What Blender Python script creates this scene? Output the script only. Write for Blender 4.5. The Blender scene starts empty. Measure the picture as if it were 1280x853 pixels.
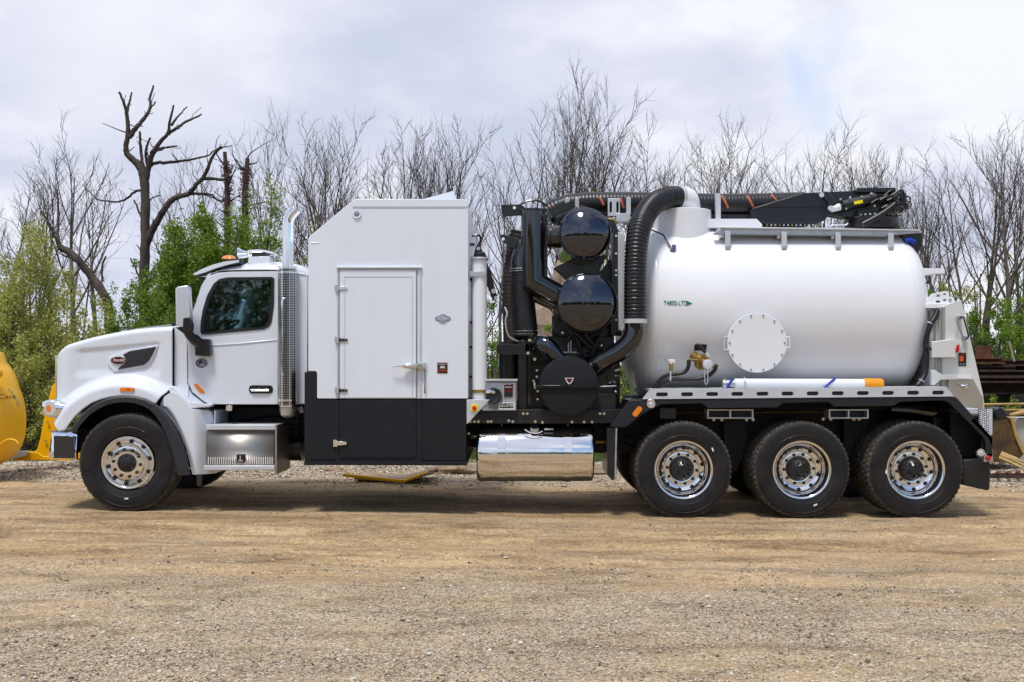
import bpy, math, random
import numpy as np
from mathutils import Vector, Matrix
from mathutils.geometry import tessellate_polygon
R = math.radians
SC = bpy.context.scene
COL = SC.collection

# ------------------------------------------------------------------ camera
EYE, DIST, FPX = 1.6, 11.5, 1357.0
cam_d = bpy.data.cameras.new('camera')
cam_d.lens = 36.0 * FPX / 1280.0
cam_d.sensor_width = 36.0
cam_d.shift_y = 0.0232
cam_d.clip_start = 0.05
cam_d.clip_end = 3000
cam = bpy.data.objects.new('camera', cam_d)
cam.location = (0, -DIST, EYE)
cam.rotation_euler = (R(90), 0, 0)
COL.objects.link(cam)
SC.camera = cam

# ------------------------------------------------------------------ light
SUN_EL, SUN_AZ = 67.0, 112.0          # azimuth measured from +X towards -Y: high behind the camera, a little to the left
sd = bpy.data.lights.new('sun', 'SUN')
sd.energy = 1.9
sd.angle = R(11)
sd.color = (1.0, 0.965, 0.90)
sun = bpy.data.objects.new('sun', sd)
dirv = Vector((math.cos(R(SUN_EL)) * math.cos(R(SUN_AZ)), -math.cos(R(SUN_EL)) * math.sin(R(SUN_AZ)), math.sin(R(SUN_EL))))
sun.rotation_euler = dirv.to_track_quat('Z', 'Y').to_euler()
COL.objects.link(sun)

world = bpy.data.worlds.new('World')
SC.world = world
world.use_nodes = True
nt = world.node_tree
nt.nodes.clear()
def wn(t, **k):
    n = nt.nodes.new(t)
    for a, b in k.items():
        setattr(n, a, b)
    return n
sky = wn('ShaderNodeTexSky', sky_type='NISHITA', sun_disc=False)
sky.sun_elevation = R(SUN_EL)
sky.sun_rotation = R(90 + SUN_AZ)
tc = wn('ShaderNodeTexCoord')
sep = wn('ShaderNodeSeparateXYZ')
nt.links.new(tc.outputs['Generated'], sep.inputs[0])
# flat cloud layer seen from below: direction divided by its height above the horizon
zc = wn('ShaderNodeMath', operation='MAXIMUM'); zc.inputs[1].default_value = 0.0
nt.links.new(sep.outputs[2], zc.inputs[0])
za = wn('ShaderNodeMath', operation='ADD'); za.inputs[1].default_value = 0.28
nt.links.new(zc.outputs[0], za.inputs[0])
dv = wn('ShaderNodeVectorMath', operation='DIVIDE')
cz = wn('ShaderNodeCombineXYZ')
for i in range(3):
    nt.links.new(za.outputs[0], cz.inputs[i])
nt.links.new(tc.outputs['Generated'], dv.inputs[0])
nt.links.new(cz.outputs[0], dv.inputs[1])
def wnoise(scale, detail, rough, off, dist=0.0):
    mp = wn('ShaderNodeMapping'); mp.inputs['Location'].default_value = off
    nt.links.new(dv.outputs[0], mp.inputs[0])
    n = wn('ShaderNodeTexNoise'); n.inputs['Scale'].default_value = scale
    n.inputs['Detail'].default_value = detail; n.inputs['Roughness'].default_value = rough
    n.inputs['Distortion'].default_value = dist
    nt.links.new(mp.outputs[0], n.inputs['Vector'])
    return n
n1 = wnoise(1.1, 7, 0.52, (3.1, 1.7, 0), 0.15)
n2 = wnoise(2.3, 6, 0.5, (7.3, 4.4, 2.0), 0.1)
shade = wn('ShaderNodeValToRGB')
cr = shade.color_ramp
cr.elements[0].position = 0.34; cr.elements[0].color = (4.15, 4.5, 5.5, 1)
cr.elements[1].position = 0.60; cr.elements[1].color = (6.2, 6.35, 6.75, 1)
e = cr.elements.new(0.48); e.color = (4.95, 5.15, 6.15, 1)
nt.links.new(n2.outputs['Fac'], shade.inputs[0])
cover = wn('ShaderNodeValToRGB')
cover.color_ramp.elements[0].position = 0.40; cover.color_ramp.elements[0].color = (0, 0, 0, 1)
cover.color_ramp.elements[1].position = 0.485; cover.color_ramp.elements[1].color = (1, 1, 1, 1)
cadd = wn('ShaderNodeMath', operation='MULTIPLY_ADD'); cadd.inputs[1].default_value = 0.12
nt.links.new(sep.outputs[1], cadd.inputs[0]); nt.links.new(n1.outputs['Fac'], cadd.inputs[2])
nt.links.new(cadd.outputs[0], cover.inputs[0])
def spot(px, py, inner, outer):
    vx, vz = (px - 640) / 1357.0, (456 - py) / 1357.0; L_ = math.sqrt(1 + vx * vx + vz * vz)
    nz = wn('ShaderNodeTexNoise'); nz.inputs['Scale'].default_value = 9; nz.inputs['Detail'].default_value = 5; nt.links.new(tc.outputs['Generated'], nz.inputs['Vector'])
    wob = wn('ShaderNodeVectorMath', operation='MULTIPLY_ADD'); wob.inputs[1].default_value = (.16, .16, .16); nt.links.new(nz.outputs['Color'], wob.inputs[0]); nt.links.new(tc.outputs['Generated'], wob.inputs[2])
    ds = wn('ShaderNodeVectorMath', operation='DISTANCE'); ds.inputs[1].default_value = (vx / L_ + .08, 1 / L_ + .08, vz / L_ + .08); nt.links.new(wob.outputs[0], ds.inputs[0])
    mr = wn('ShaderNodeMapRange'); mr.inputs['From Min'].default_value = inner; mr.inputs['From Max'].default_value = outer; mr.inputs['To Min'].default_value = 1; mr.inputs['To Max'].default_value = 0
    nt.links.new(ds.outputs['Value'], mr.inputs[0]); return mr
gap_ = spot(1035, 112, .008, .045); cum = spot(1048, 148, .012, .06); cum2 = spot(1190, 60, .02, .16); cum3 = spot(150, 40, .02, .14)
def lighten(src, f, k, col):
    m_ = wn('ShaderNodeMath', operation='MULTIPLY'); m_.inputs[1].default_value = k; nt.links.new(f.outputs[0], m_.inputs[0])
    x_ = wn('ShaderNodeMixRGB'); nt.links.new(m_.outputs[0], x_.inputs[0]); nt.links.new(src, x_.inputs[1]); x_.inputs[2].default_value = (*col, 1); return x_.outputs[0]
sh_ = lighten(shade.outputs[0], cum3, .7, (6.3, 6.4, 6.75)); sh_ = lighten(sh_, cum2, .3, (6.5, 6.55, 6.8)); sh_ = lighten(sh_, cum, .9, (6.8, 6.85, 7.0)); sh_ = lighten(sh_, gap_, .75, (3.9, 4.8, 6.6))
mixw = wn('ShaderNodeMixRGB')
nt.links.new(cover.outputs[0], mixw.inputs[0])
nt.links.new(sky.outputs[0], mixw.inputs[1])
nt.links.new(sh_, mixw.inputs[2])
bg = wn('ShaderNodeBackground'); bg.inputs[1].default_value = 0.1
nt.links.new(mixw.outputs[0], bg.inputs[0])
wo = wn('ShaderNodeOutputWorld')
nt.links.new(bg.outputs[0], wo.inputs[0])

SC.view_settings.view_transform = 'Standard'
SC.view_settings.look = 'None'
SC.view_settings.exposure = 0.58
SC.view_settings.gamma = 1.0
SC.cycles.max_bounces = 8
SC.cycles.transparent_max_bounces = 16

# ------------------------------------------------------------------ materials
def mat(name, col, rough=0.5, metal=0.0, coat=0.0, var=0.0, vscale=4.0, bump=0.0, bscale=60.0, col2=None, spec=0.5,
        stretch=None, emis=None, trans=0.0, alpha=1.0, ior=1.45, detail=5.0, ramp=(0.35, 0.65), rvar=0.0):
    m = bpy.data.materials.new(name); m.use_nodes = True
    t = m.node_tree; b = t.nodes['Principled BSDF']
    b.inputs['Base Color'].default_value = (*col, 1)
    b.inputs['Roughness'].default_value = rough
    b.inputs['Metallic'].default_value = metal
    b.inputs['Coat Weight'].default_value = coat
    b.inputs['Coat Roughness'].default_value = 0.04
    b.inputs['Specular IOR Level'].default_value = spec
    b.inputs['Transmission Weight'].default_value = trans
    b.inputs['Alpha'].default_value = alpha
    b.inputs['IOR'].default_value = ior
    co = t.nodes.new('ShaderNodeTexCoord')
    mp = t.nodes.new('ShaderNodeMapping')
    if stretch: mp.inputs['Scale'].default_value = stretch
    t.links.new(co.outputs['Object'], mp.inputs[0])
    if col2 is not None or var or rvar:
        n = t.nodes.new('ShaderNodeTexNoise'); n.inputs['Scale'].default_value = vscale; n.inputs['Detail'].default_value = detail
        n.inputs['Roughness'].default_value = 0.6
        t.links.new(mp.outputs[0], n.inputs['Vector'])
        rp = t.nodes.new('ShaderNodeValToRGB')
        rp.color_ramp.elements[0].position, rp.color_ramp.elements[1].position = ramp
        if col2 is None:
            c0 = tuple(c * (1 - var) for c in col); c1 = tuple(min(1, c * (1 + var)) for c in col)
        else:
            c0, c1 = col, col2
        rp.color_ramp.elements[0].color = (*c0, 1); rp.color_ramp.elements[1].color = (*c1, 1)
        t.links.new(n.outputs['Fac'], rp.inputs[0])
        if col2 is not None or var:
            t.links.new(rp.outputs[0], b.inputs['Base Color'])
        if rvar:
            mr = t.nodes.new('ShaderNodeMapRange')
            mr.inputs['To Min'].default_value = max(0.01, rough - rvar); mr.inputs['To Max'].default_value = rough + rvar
            t.links.new(n.outputs['Fac'], mr.inputs[0]); t.links.new(mr.outputs[0], b.inputs['Roughness'])
    if bump:
        n = t.nodes.new('ShaderNodeTexNoise'); n.inputs['Scale'].default_value = bscale; n.inputs['Detail'].default_value = 4
        t.links.new(mp.outputs[0], n.inputs['Vector'])
        bp = t.nodes.new('ShaderNodeBump'); bp.inputs['Strength'].default_value = bump; bp.inputs['Distance'].default_value = 0.01
        t.links.new(n.outputs['Fac'], bp.inputs['Height']); t.links.new(bp.outputs[0], b.inputs['Normal'])
    if emis:
        b.inputs['Emission Color'].default_value = (*emis, 1); b.inputs['Emission Strength'].default_value = 1
    return m

M = {}
M['white'] = mat('white_paint', (0.71, 0.75, 0.82), 0.22, coat=0.8, var=0.025, vscale=1.4, bump=0.015, bscale=3)
M['tank_white'] = mat('tank_white_paint', (0.79, 0.80, 0.83), 0.34, coat=0.35, var=0.02, vscale=1.0, bump=0.03, bscale=2.2)
M['box_white'] = mat('panel_white_paint', (0.74, 0.78, 0.85), 0.35, coat=0.3, var=0.025, vscale=1.2, bump=0.04, bscale=2.0, stretch=(2.2, 1, 0.5))
M['dark_liner'] = mat('black_textured_liner', (0.008, 0.009, 0.013), 0.6, spec=.35, var=0.2, vscale=8, bump=0.5, bscale=220)
M['dark_plastic'] = mat('dark_grey_plastic', (0.024, 0.022, 0.027), 0.5, var=0.15, vscale=6, bump=0.15, bscale=180)
M['black_gloss'] = mat('black_gloss_paint', (0.006, 0.006, 0.008), 0.08, coat=1.0, rvar=0.04, vscale=3)
M['black_mirror'] = mat('black_polished_paint', (0.085, 0.092, 0.112), 0.03, 1.0, bump=0.01, bscale=5)
M['black_satin'] = mat('black_satin_paint', (0.010, 0.010, 0.013), 0.32, coat=0.2, var=0.3, vscale=4, rvar=0.1)
M['black_matte'] = mat('black_matte_chassis', (0.008, 0.008, 0.010), 0.6, col2=(0.016, 0.014, 0.012), vscale=5)
M['fender_grey'] = mat('dark_fender_coating', (0.012, 0.013, 0.018), 0.42, var=0.15, vscale=9, bump=0.15, bscale=150)
M['rubber_hose'] = mat('black_hose_rubber', (0.012, 0.012, 0.015), 0.35, var=0.3, vscale=14)
M['brown_hose'] = mat('worn_hose_rubber', (0.030, 0.022, 0.020), 0.65, var=0.35, vscale=10, bump=0.3, bscale=60)
M['tyre'] = mat('tyre_rubber', (0.006, 0.006, 0.009), 0.5, spec=.4, col2=(0.020, 0.0175, 0.0165), vscale=5, bump=0.15, bscale=90)
M['tread'] = mat('dusty_tread_rubber', (0.016, 0.015, 0.014), 0.85, col2=(0.085, 0.070, 0.055), vscale=22, bump=0.4, bscale=90)
M['chrome'] = mat('chrome', (0.82, 0.83, 0.86), 0.05, 1.0, bump=0.01, bscale=8)
M['mirror_shell'] = mat('satin_chrome_shell', (0.86, 0.87, 0.92), 0.28, 0.85)
M['alloy'] = mat('polished_aluminium', (0.84, 0.84, 0.86), 0.09, 1.0, rvar=0.04, vscale=12, bump=0.01, bscale=12)
M['brushed'] = mat('brushed_aluminium', (0.42, 0.385, 0.35), 0.46, 1.0, bump=0.10, bscale=40, stretch=(1, 1, 14), rvar=0.06, vscale=9)
M['alu_grey'] = mat('mill_aluminium', (0.52, 0.53, 0.55), 0.45, 0.85, var=0.12, vscale=9, bump=0.05, bscale=50)
M['alu_paint'] = mat('light_grey_painted_aluminium', (0.60, 0.62, 0.66), 0.4, 0.3, var=0.06, vscale=7)
M['steel_bolt'] = mat('zinc_steel', (0.62, 0.56, 0.42), 0.35, 0.8)
M['brass'] = mat('brass', (0.42, 0.27, 0.08), 0.35, 0.9, var=0.25, vscale=30)
M['rust'] = mat('rusted_steel', (0.052, 0.026, 0.020), 0.85, col2=(0.16, 0.062, 0.028), vscale=7, bump=0.5, bscale=40)
M['rust_dark'] = mat('dark_rusted_steel', (0.030, 0.020, 0.018), 0.85, col2=(0.085, 0.045, 0.036), vscale=5, bump=0.5, bscale=40)
M['rust_orange'] = mat('orange_rusted_bars', (0.30, 0.10, 0.025), 0.85, col2=(0.12, 0.05, 0.025), vscale=9, bump=0.5, bscale=60)
M['yellow'] = mat('yellow_machine_paint', (0.93, 0.48, 0.002), 0.38, coat=0.1, col2=(0.97, 0.53, 0.003), vscale=3, bump=0.02, bscale=3)
M['yellow_worn'] = mat('worn_yellow_bucket', (0.055, 0.030, 0.014), 0.8, col2=(0.19, 0.105, 0.028), vscale=3.5, bump=0.4, bscale=30, ramp=(0.4, 0.75))
M['ochre'] = mat('worn_ochre_steel', (0.34, 0.21, 0.06), 0.6, col2=(0.48, 0.33, 0.12), vscale=6, bump=0.2, bscale=40)
M['orange_lens'] = mat('amber_lens', (0.85, 0.22, 0.010), 0.2, coat=0.6)
M['red_lens'] = mat('red_lens', (0.45, 0.012, 0.018), 0.2, coat=0.6)
M['orange_cap'] = mat('orange_plastic_cap', (0.80, 0.32, 0.01), 0.35, var=0.1)
M['clear_lens'] = mat('clear_lens', (0.75, 0.78, 0.82), 0.08, 0.4, coat=1.0)
M['grey_lamp'] = mat('grey_lamp_face', (0.28, 0.29, 0.31), 0.3, 0.4)
M['red'] = mat('red_print', (0.50, 0.02, 0.015), 0.4)
M['badge_red'] = mat('badge_red_enamel', (0.12, 0.005, 0.010), 0.2, coat=1)
M['orange_print'] = mat('orange_print', (0.80, 0.12, 0.02), 0.45)
M['yellow_print'] = mat('yellow_print', (0.85, 0.68, 0.01), 0.4)
M['white_print'] = mat('white_print', (0.80, 0.80, 0.80), 0.4)
M['black_print'] = mat('black_print', (0.012, 0.012, 0.015), 0.4)
M['green_print'] = mat('green_print', (0.01, 0.16, 0.12), 0.4)
M['blue_print'] = mat('blue_grey_print', (0.13, 0.17, 0.26), 0.4)
M['orange_stripe'] = mat('orange_hose_stripe', (0.46, 0.13, 0.07), 0.6, var=0.2, vscale=20)
M['blue_strap'] = mat('blue_webbing', (0.01, 0.04, 0.42), 0.7, var=0.2, vscale=60)
M['pvc_white'] = mat('white_pvc', (0.78, 0.80, 0.83), 0.35)
M['interior'] = mat('grey_cab_interior', (0.06, 0.055, 0.055), 0.7, var=0.2)
M['seat'] = mat('grey_seat_cloth', (0.16, 0.15, 0.15), 0.8, var=0.2, vscale=12)
M['taupe'] = mat('stainless_lower_panel', (0.60, 0.54, 0.48), 0.3, 0.9, bump=0.04, bscale=8)
M['pale_green'] = mat('pale_mounting_plate', (0.66, 0.70, 0.69), 0.4, 0.1, var=0.05)
M['pale_plate'] = mat('pale_rear_plate', (0.68, 0.68, 0.66), 0.38, 0.15, var=0.05, vscale=3)
M['wood'] = mat('weathered_timber', (0.34, 0.27, 0.18), 0.8, col2=(0.48, 0.40, 0.28), vscale=6, bump=0.3, bscale=40, stretch=(1, 8, 8))
M['concrete'] = mat('pale_concrete', (0.38, 0.37, 0.33), 0.85, var=0.15, vscale=5, bump=0.3, bscale=40)
M['rock'] = mat('rock', (0.20, 0.14, 0.09), 0.9, col2=(0.36, 0.27, 0.19), vscale=4, bump=0.5, bscale=18)
M['bark'] = mat('bark', (0.045, 0.036, 0.031), 0.9, col2=(0.12, 0.096, 0.080), vscale=7, bump=0.6, bscale=25, stretch=(1, 1, 0.25))
M['bark_dark'] = mat('dark_bark', (0.040, 0.032, 0.028), 0.9, col2=(0.09, 0.072, 0.060), vscale=7, bump=0.6, bscale=25, stretch=(1, 1, 0.25))
M['dead_wood'] = mat('dead_wood', (0.030, 0.022, 0.019), 0.85, col2=(0.13, 0.098, 0.082), vscale=5, bump=0.8, bscale=20, stretch=(1, 1, 0.2), ramp=(0.35, 0.8))
M['twig'] = mat('twig_bark', (0.055, 0.046, 0.042), 0.9, col2=(0.10, 0.085, 0.075), vscale=3)

for k_ in ('twig', 'bark'):          # every tree a little lighter or darker than its neighbour
    t_ = M[k_].node_tree; b_ = t_.nodes['Principled BSDF']; src = b_.inputs['Base Color'].links[0].from_socket
    oi = t_.nodes.new('ShaderNodeObjectInfo'); mr_ = t_.nodes.new('ShaderNodeMapRange'); mr_.inputs['To Min'].default_value = .6; mr_.inputs['To Max'].default_value = 1.7
    hs = t_.nodes.new('ShaderNodeHueSaturation'); t_.links.new(oi.outputs['Random'], mr_.inputs[0]); t_.links.new(mr_.outputs[0], hs.inputs['Value'])
    t_.links.new(src, hs.inputs['Color']); t_.links.new(hs.outputs[0], b_.inputs['Base Color'])

def glass_mat():
    m = bpy.data.materials.new('tinted_glass'); m.use_nodes = True
    t = m.node_tree; t.nodes.clear()
    tr = t.nodes.new('ShaderNodeBsdfTransparent'); tr.inputs[0].default_value = (0.50, 0.66, 0.72, 1)
    gl = t.nodes.new('ShaderNodeBsdfGlossy'); gl.inputs['Roughness'].default_value = 0.02
    fr = t.nodes.new('ShaderNodeFresnel'); fr.inputs[0].default_value = 1.5
    ad = t.nodes.new('ShaderNodeMath'); ad.operation = 'ADD'; ad.inputs[1].default_value = 0.05
    t.links.new(fr.outputs[0], ad.inputs[0])
    mx = t.nodes.new('ShaderNodeMixShader')
    t.links.new(ad.outputs[0], mx.inputs[0]); t.links.new(tr.outputs[0], mx.inputs[1]); t.links.new(gl.outputs[0], mx.inputs[2])
    o = t.nodes.new('ShaderNodeOutputMaterial'); t.links.new(mx.outputs[0], o.inputs[0])
    return m
M['glass'] = glass_mat()

def mesh_mat():
    # perforated chrome heat shield: rows of dark holes in bright metal
    m = bpy.data.materials.new('perforated_chrome'); m.use_nodes = True
    t = m.node_tree; b = t.nodes['Principled BSDF']
    b.inputs['Metallic'].default_value = 1; b.inputs['Roughness'].default_value = 0.28
    co = t.nodes.new('ShaderNodeTexCoord'); v = t.nodes.new('ShaderNodeTexVoronoi'); v.inputs['Scale'].default_value = 55
    v.inputs['Randomness'].default_value = 0.0
    t.links.new(co.outputs['Object'], v.inputs['Vector'])
    rp = t.nodes.new('ShaderNodeValToRGB'); rp.color_ramp.interpolation = 'CONSTANT'
    rp.color_ramp.elements[0].color = (0.03, 0.03, 0.035, 1); rp.color_ramp.elements[1].position = 0.50
    rp.color_ramp.elements[1].color = (0.72, 0.72, 0.74, 1)
    t.links.new(v.outputs['Distance'], rp.inputs[0]); t.links.new(rp.outputs[0], b.inputs['Base Color'])
    return m
M['perforated'] = mesh_mat()

def plate_mat():
    m = mat('diamond_plate', (0.40, 0.43, 0.48), 0.3, 1.0)
    t = m.node_tree; b = t.nodes['Principled BSDF']
    co = t.nodes.new('ShaderNodeTexCoord'); mp = t.nodes.new('ShaderNodeMapping'); mp.inputs['Rotation'].default_value = (0, R(45), 0)
    mp.inputs['Scale'].default_value = (1, 1, 2.2)
    v = t.nodes.new('ShaderNodeTexVoronoi'); v.inputs['Scale'].default_value = 32; v.inputs['Randomness'].default_value = 0.1
    t.links.new(co.outputs['Object'], mp.inputs[0]); t.links.new(mp.outputs[0], v.inputs['Vector'])
    bp = t.nodes.new('ShaderNodeBump'); bp.inputs['Strength'].default_value = 1.0; bp.inputs['Distance'].default_value = 0.02
    t.links.new(v.outputs['Distance'], bp.inputs['Height']); t.links.new(bp.outputs[0], b.inputs['Normal'])
    return m
M['diamond'] = plate_mat()

def leaf_mat(name, c0, c1, c2, trans=0.35):
    m = bpy.data.materials.new(name); m.use_nodes = True
    t = m.node_tree; t.nodes.clear()
    g = t.nodes.new('ShaderNodeNewGeometry')
    rp = t.nodes.new('ShaderNodeValToRGB')
    rp.color_ramp.elements[0].color = (*c0, 1); rp.color_ramp.elements[1].color = (*c2, 1)
    e = rp.color_ramp.elements.new(0.5); e.color = (*c1, 1)
    t.links.new(g.outputs['Random Per Island'], rp.inputs[0])
    d = t.nodes.new('ShaderNodeBsdfPrincipled'); d.inputs['Roughness'].default_value = 0.5; d.inputs['Specular IOR Level'].default_value = 0.35
    tl = t.nodes.new('ShaderNodeBsdfTranslucent')
    t.links.new(rp.outputs[0], d.inputs['Base Color']); t.links.new(rp.outputs[0], tl.inputs[0])
    mx = t.nodes.new('ShaderNodeMixShader'); mx.inputs[0].default_value = trans
    t.links.new(d.outputs[0], mx.inputs[1]); t.links.new(tl.outputs[0], mx.inputs[2])
    o = t.nodes.new('ShaderNodeOutputMaterial'); t.links.new(mx.outputs[0], o.inputs[0])
    return m
M['leaf_olive'] = leaf_mat('olive_leaf', (0.20, 0.215, 0.03), (0.37, 0.38, 0.07), (0.56, 0.56, 0.20))
M['leaf_green'] = leaf_mat('mid_green_leaf', (0.065, 0.13, 0.012), (0.15, 0.25, 0.022), (0.30, 0.40, 0.045))
M['leaf_lime'] = leaf_mat('yellow_green_leaf', (0.09, 0.17, 0.016), (0.19, 0.30, 0.030), (0.33, 0.42, 0.05))
M['leaf_yellow'] = leaf_mat('yellowish_leaf', (0.14, 0.15, 0.02), (0.27, 0.26, 0.035), (0.42, 0.37, 0.06))
M['leaf_red'] = leaf_mat('reddish_vine_leaf', (0.09, 0.025, 0.022), (0.16, 0.045, 0.035), (0.22, 0.09, 0.05))
M['leaf_dark'] = leaf_mat('deep_green_leaf', (0.030, 0.060, 0.012), (0.065, 0.115, 0.018), (0.14, 0.19, 0.03))
M['grass_blade'] = leaf_mat('grass_blade', (0.04, 0.09, 0.012), (0.09, 0.16, 0.020), (0.20, 0.24, 0.05))
M['weed'] = leaf_mat('yellow_weed', (0.16, 0.17, 0.02), (0.30, 0.27, 0.03), (0.45, 0.38, 0.05))

# ------------------------------------------------------------------ geometry helpers
def S(Y): return FPX / (DIST + Y)
def X(px, Y=0.0): return (px - 640.0) / S(Y)
def Z(py, Y=0.0): return EYE - (py - 456.0) / S(Y)
def W(px, py, Y=0.0): return Vector((X(px, Y), Y, Z(py, Y)))
def sstep(t): t = max(0.0, min(1.0, t)); return t * t * (3 - 2 * t)

class MB:
    def __init__(s): s.v = []; s.f = []
    def add(s, vs, fs):
        o = len(s.v); s.v += [tuple(v) for v in vs]; s.f += [tuple(i + o for i in f) for f in fs]; return s
    def box(s, x0, x1, y0, y1, z0, z1):
        vs = [(x, y, z) for z in (z0, z1) for y in (y0, y1) for x in (x0, x1)]
        return s.add(vs, [(0, 2, 3, 1), (4, 5, 7, 6), (0, 1, 5, 4), (2, 6, 7, 3), (0, 4, 6, 2), (1, 3, 7, 5)])
    def pbox(s, px0, py0, px1, py1, Y0, Y1):
        return s.box(X(px0, Y0), X(px1, Y0), Y0, Y1, Z(py1, Y0), Z(py0, Y0))
    def prism(s, poly, Y0, Y1, holes=()):
        """poly: list of (x,z); extruded from Y0 (near) to Y1 (far)"""
        loops = [list(poly)] + [list(h) for h in holes]
        tris = tessellate_polygon([[Vector((x, z, 0)) for x, z in l] for l in loops])
        flat = [p for l in loops for p in l]; n = len(flat)
        vs = [(x, Y0, z) for x, z in flat] + [(x, Y1, z) for x, z in flat]
        fs = []
        for t in tris:
            a, b, c = [flat[i] for i in t]
            cr = (b[0] - a[0]) * (c[1] - a[1]) - (b[1] - a[1]) * (c[0] - a[0])
            if cr < 0: t = (t[0], t[2], t[1])
            fs.append(tuple(t)); fs.append(tuple(i + n for i in reversed(t)))
        o = 0
        for li, l in enumerate(loops):
            ar = sum(l[i][0] * l[(i + 1) % len(l)][1] - l[(i + 1) % len(l)][0] * l[i][1] for i in range(len(l)))
            for i in range(len(l)):
                a, b = o + i, o + (i + 1) % len(l)
                if (ar > 0) == (li == 0): fs.append((b, a, a + n, b + n))
                else: fs.append((a, b, b + n, a + n))
            o += len(l)
        return s.add(vs, fs)
    def pprism(s, poly, Y0, Y1, holes=()):
        return s.prism([(X(a, Y0), Z(b, Y0)) for a, b in poly], Y0, Y1, [[(X(a, Y0), Z(b, Y0)) for a, b in h] for h in holes])
    def tube(s, path, r, n=12, caps=True, closed=False):
        P = [Vector(p) for p in path]; m = len(P)
        rs = list(r) if hasattr(r, '__len__') else [r] * m
        t0 = (P[1] - P[0]).normalized()
        up = Vector((0, 0, 1)) if abs(t0.z) < 0.9 else Vector((0, 1, 0))
        nrm = t0.cross(up).normalized()
        vs = []; prev = t0
        for i in range(m):
            if i == 0: t = P[1] - P[0]
            elif i == m - 1: t = P[-1] - P[-2]
            else: t = (P[i + 1] - P[i]).normalized() + (P[i] - P[i - 1]).normalized()
            if t.length < 1e-9: t = prev
            t.normalize()
            nrm = (prev.rotation_difference(t) @ nrm); prev = t
            nrm = (nrm - t * nrm.dot(t)).normalized(); bn = t.cross(nrm)
            for k in range(n):
                a = 2 * math.pi * k / n
                vs.append(P[i] + (nrm * math.cos(a) + bn * math.sin(a)) * rs[i])
        fs = [(i * n + k, i * n + (k + 1) % n, (i + 1) * n + (k + 1) % n, (i + 1) * n + k) for i in range(m - 1) for k in range(n)]
        if caps: fs += [tuple(reversed(range(n))), tuple((m - 1) * n + k for k in range(n))]
        return s.add(vs, fs)
    def lathe(s, prof, origin, axis, n=32, close=False, caps=True):
        """prof: list of (radius, distance along axis)"""
        ax = Vector(axis).normalized(); up = Vector((0, 0, 1)) if abs(ax.z) < 0.9 else Vector((1, 0, 0))
        u = ax.cross(up).normalized(); w = ax.cross(u); o = Vector(origin); vs = []
        for r, d in prof:
            for k in range(n):
                a = 2 * math.pi * k / n
                vs.append(o + ax * d + (u * math.cos(a) + w * math.sin(a)) * r)
        m = len(prof)
        fs = [(i * n + k, (i + 1) * n + k, (i + 1) * n + (k + 1) % n, i * n + (k + 1) % n) for i in range(m - (0 if close else 1)) for k in range(n)] if not close else \
             [(i * n + k, ((i + 1) % m) * n + k, ((i + 1) % m) * n + (k + 1) % n, i * n + (k + 1) % n) for i in range(m) for k in range(n)]
        if not close and caps:
            fs += [tuple(range(n)), tuple(reversed([(m - 1) * n + k for k in range(n)]))]
        return s.add(vs, fs)
    def cyl(s, c, axis, r, d, n=24, ch=0.0):
        if ch: prof = [(r - ch, 0), (r, ch), (r, d - ch), (r - ch, d)]
        else: prof = [(r, 0), (r, d)]
        return s.lathe(prof, c, axis, n)
    def grid(s, rows, wrap=False):
        m = len(rows); n = len(rows[0])
        vs = [p for r in rows for p in r]
        fs = [(i * n + k, i * n + (k + 1) % n, (i + 1) * n + (k + 1) % n, (i + 1) * n + k) for i in range(m - 1) for k in range(n if wrap else n - 1)]
        return s.add(vs, fs)

def catmull(pts, n):
    P = [Vector(p) for p in pts]
    P = [P[0] * 2 - P[1]] + P + [P[-1] * 2 - P[-2]]
    out = []; seg = len(P) - 3
    for j in range(n):
        u = j / (n - 1) * seg; i = min(int(u), seg - 1); t = u - i
        a, b, c, d = P[i:i + 4]
        out.append(0.5 * ((2 * b) + (c - a) * t + (2 * a - 5 * b + 4 * c - d) * t * t + (3 * b - a - 3 * c + d) * t ** 3))
    return out

def set_props(o, label=None, cat=None, group=None, kind=None):
    if label: o['label'] = label
    if cat: o['category'] = cat
    if group: o['group'] = group
    if kind: o['kind'] = kind
    return o
def mk(name, mb, m, parent=None, bevel=0.0, smooth=True, ang=38, recalc=True, seg=2):
    me = bpy.data.meshes.new(name)
    me.from_pydata(mb.v, [], mb.f)
    if recalc:
        import bmesh
        bm = bmesh.new(); bm.from_mesh(me); bmesh.ops.recalc_face_normals(bm, faces=bm.faces); bm.to_mesh(me); bm.free()
    me.materials.append(M[m] if isinstance(m, str) else m)
    if smooth:
        me.polygons.foreach_set('use_smooth', [True] * len(me.polygons))
        me.set_sharp_from_angle(angle=R(ang))
    me.update()
    o = bpy.data.objects.new(name, me); COL.objects.link(o)
    if parent is not None: o.parent = parent
    if bevel:
        b = o.modifiers.new('bevel', 'BEVEL'); b.width = bevel; b.segments = seg; b.limit_method = 'ANGLE'; b.angle_limit = R(35)
        b.harden_normals = False
    return o
def empty(name, loc=(0, 0, 0), parent=None, **k):
    o = bpy.data.objects.new(name, None); COL.objects.link(o); o.location = loc; o.empty_display_size = 0.2
    if parent is not None: o.parent = parent
    return set_props(o, **k)
def inst(src, loc, parent=None, rot=None, scale=None, name=None):
    o = src.copy(); COL.objects.link(o); o.location = loc
    if parent is not None: o.parent = parent
    if rot is not None: o.rotation_euler = rot
    if scale is not None: o.scale = scale if hasattr(scale, '__len__') else (scale,) * 3
    return o
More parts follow.
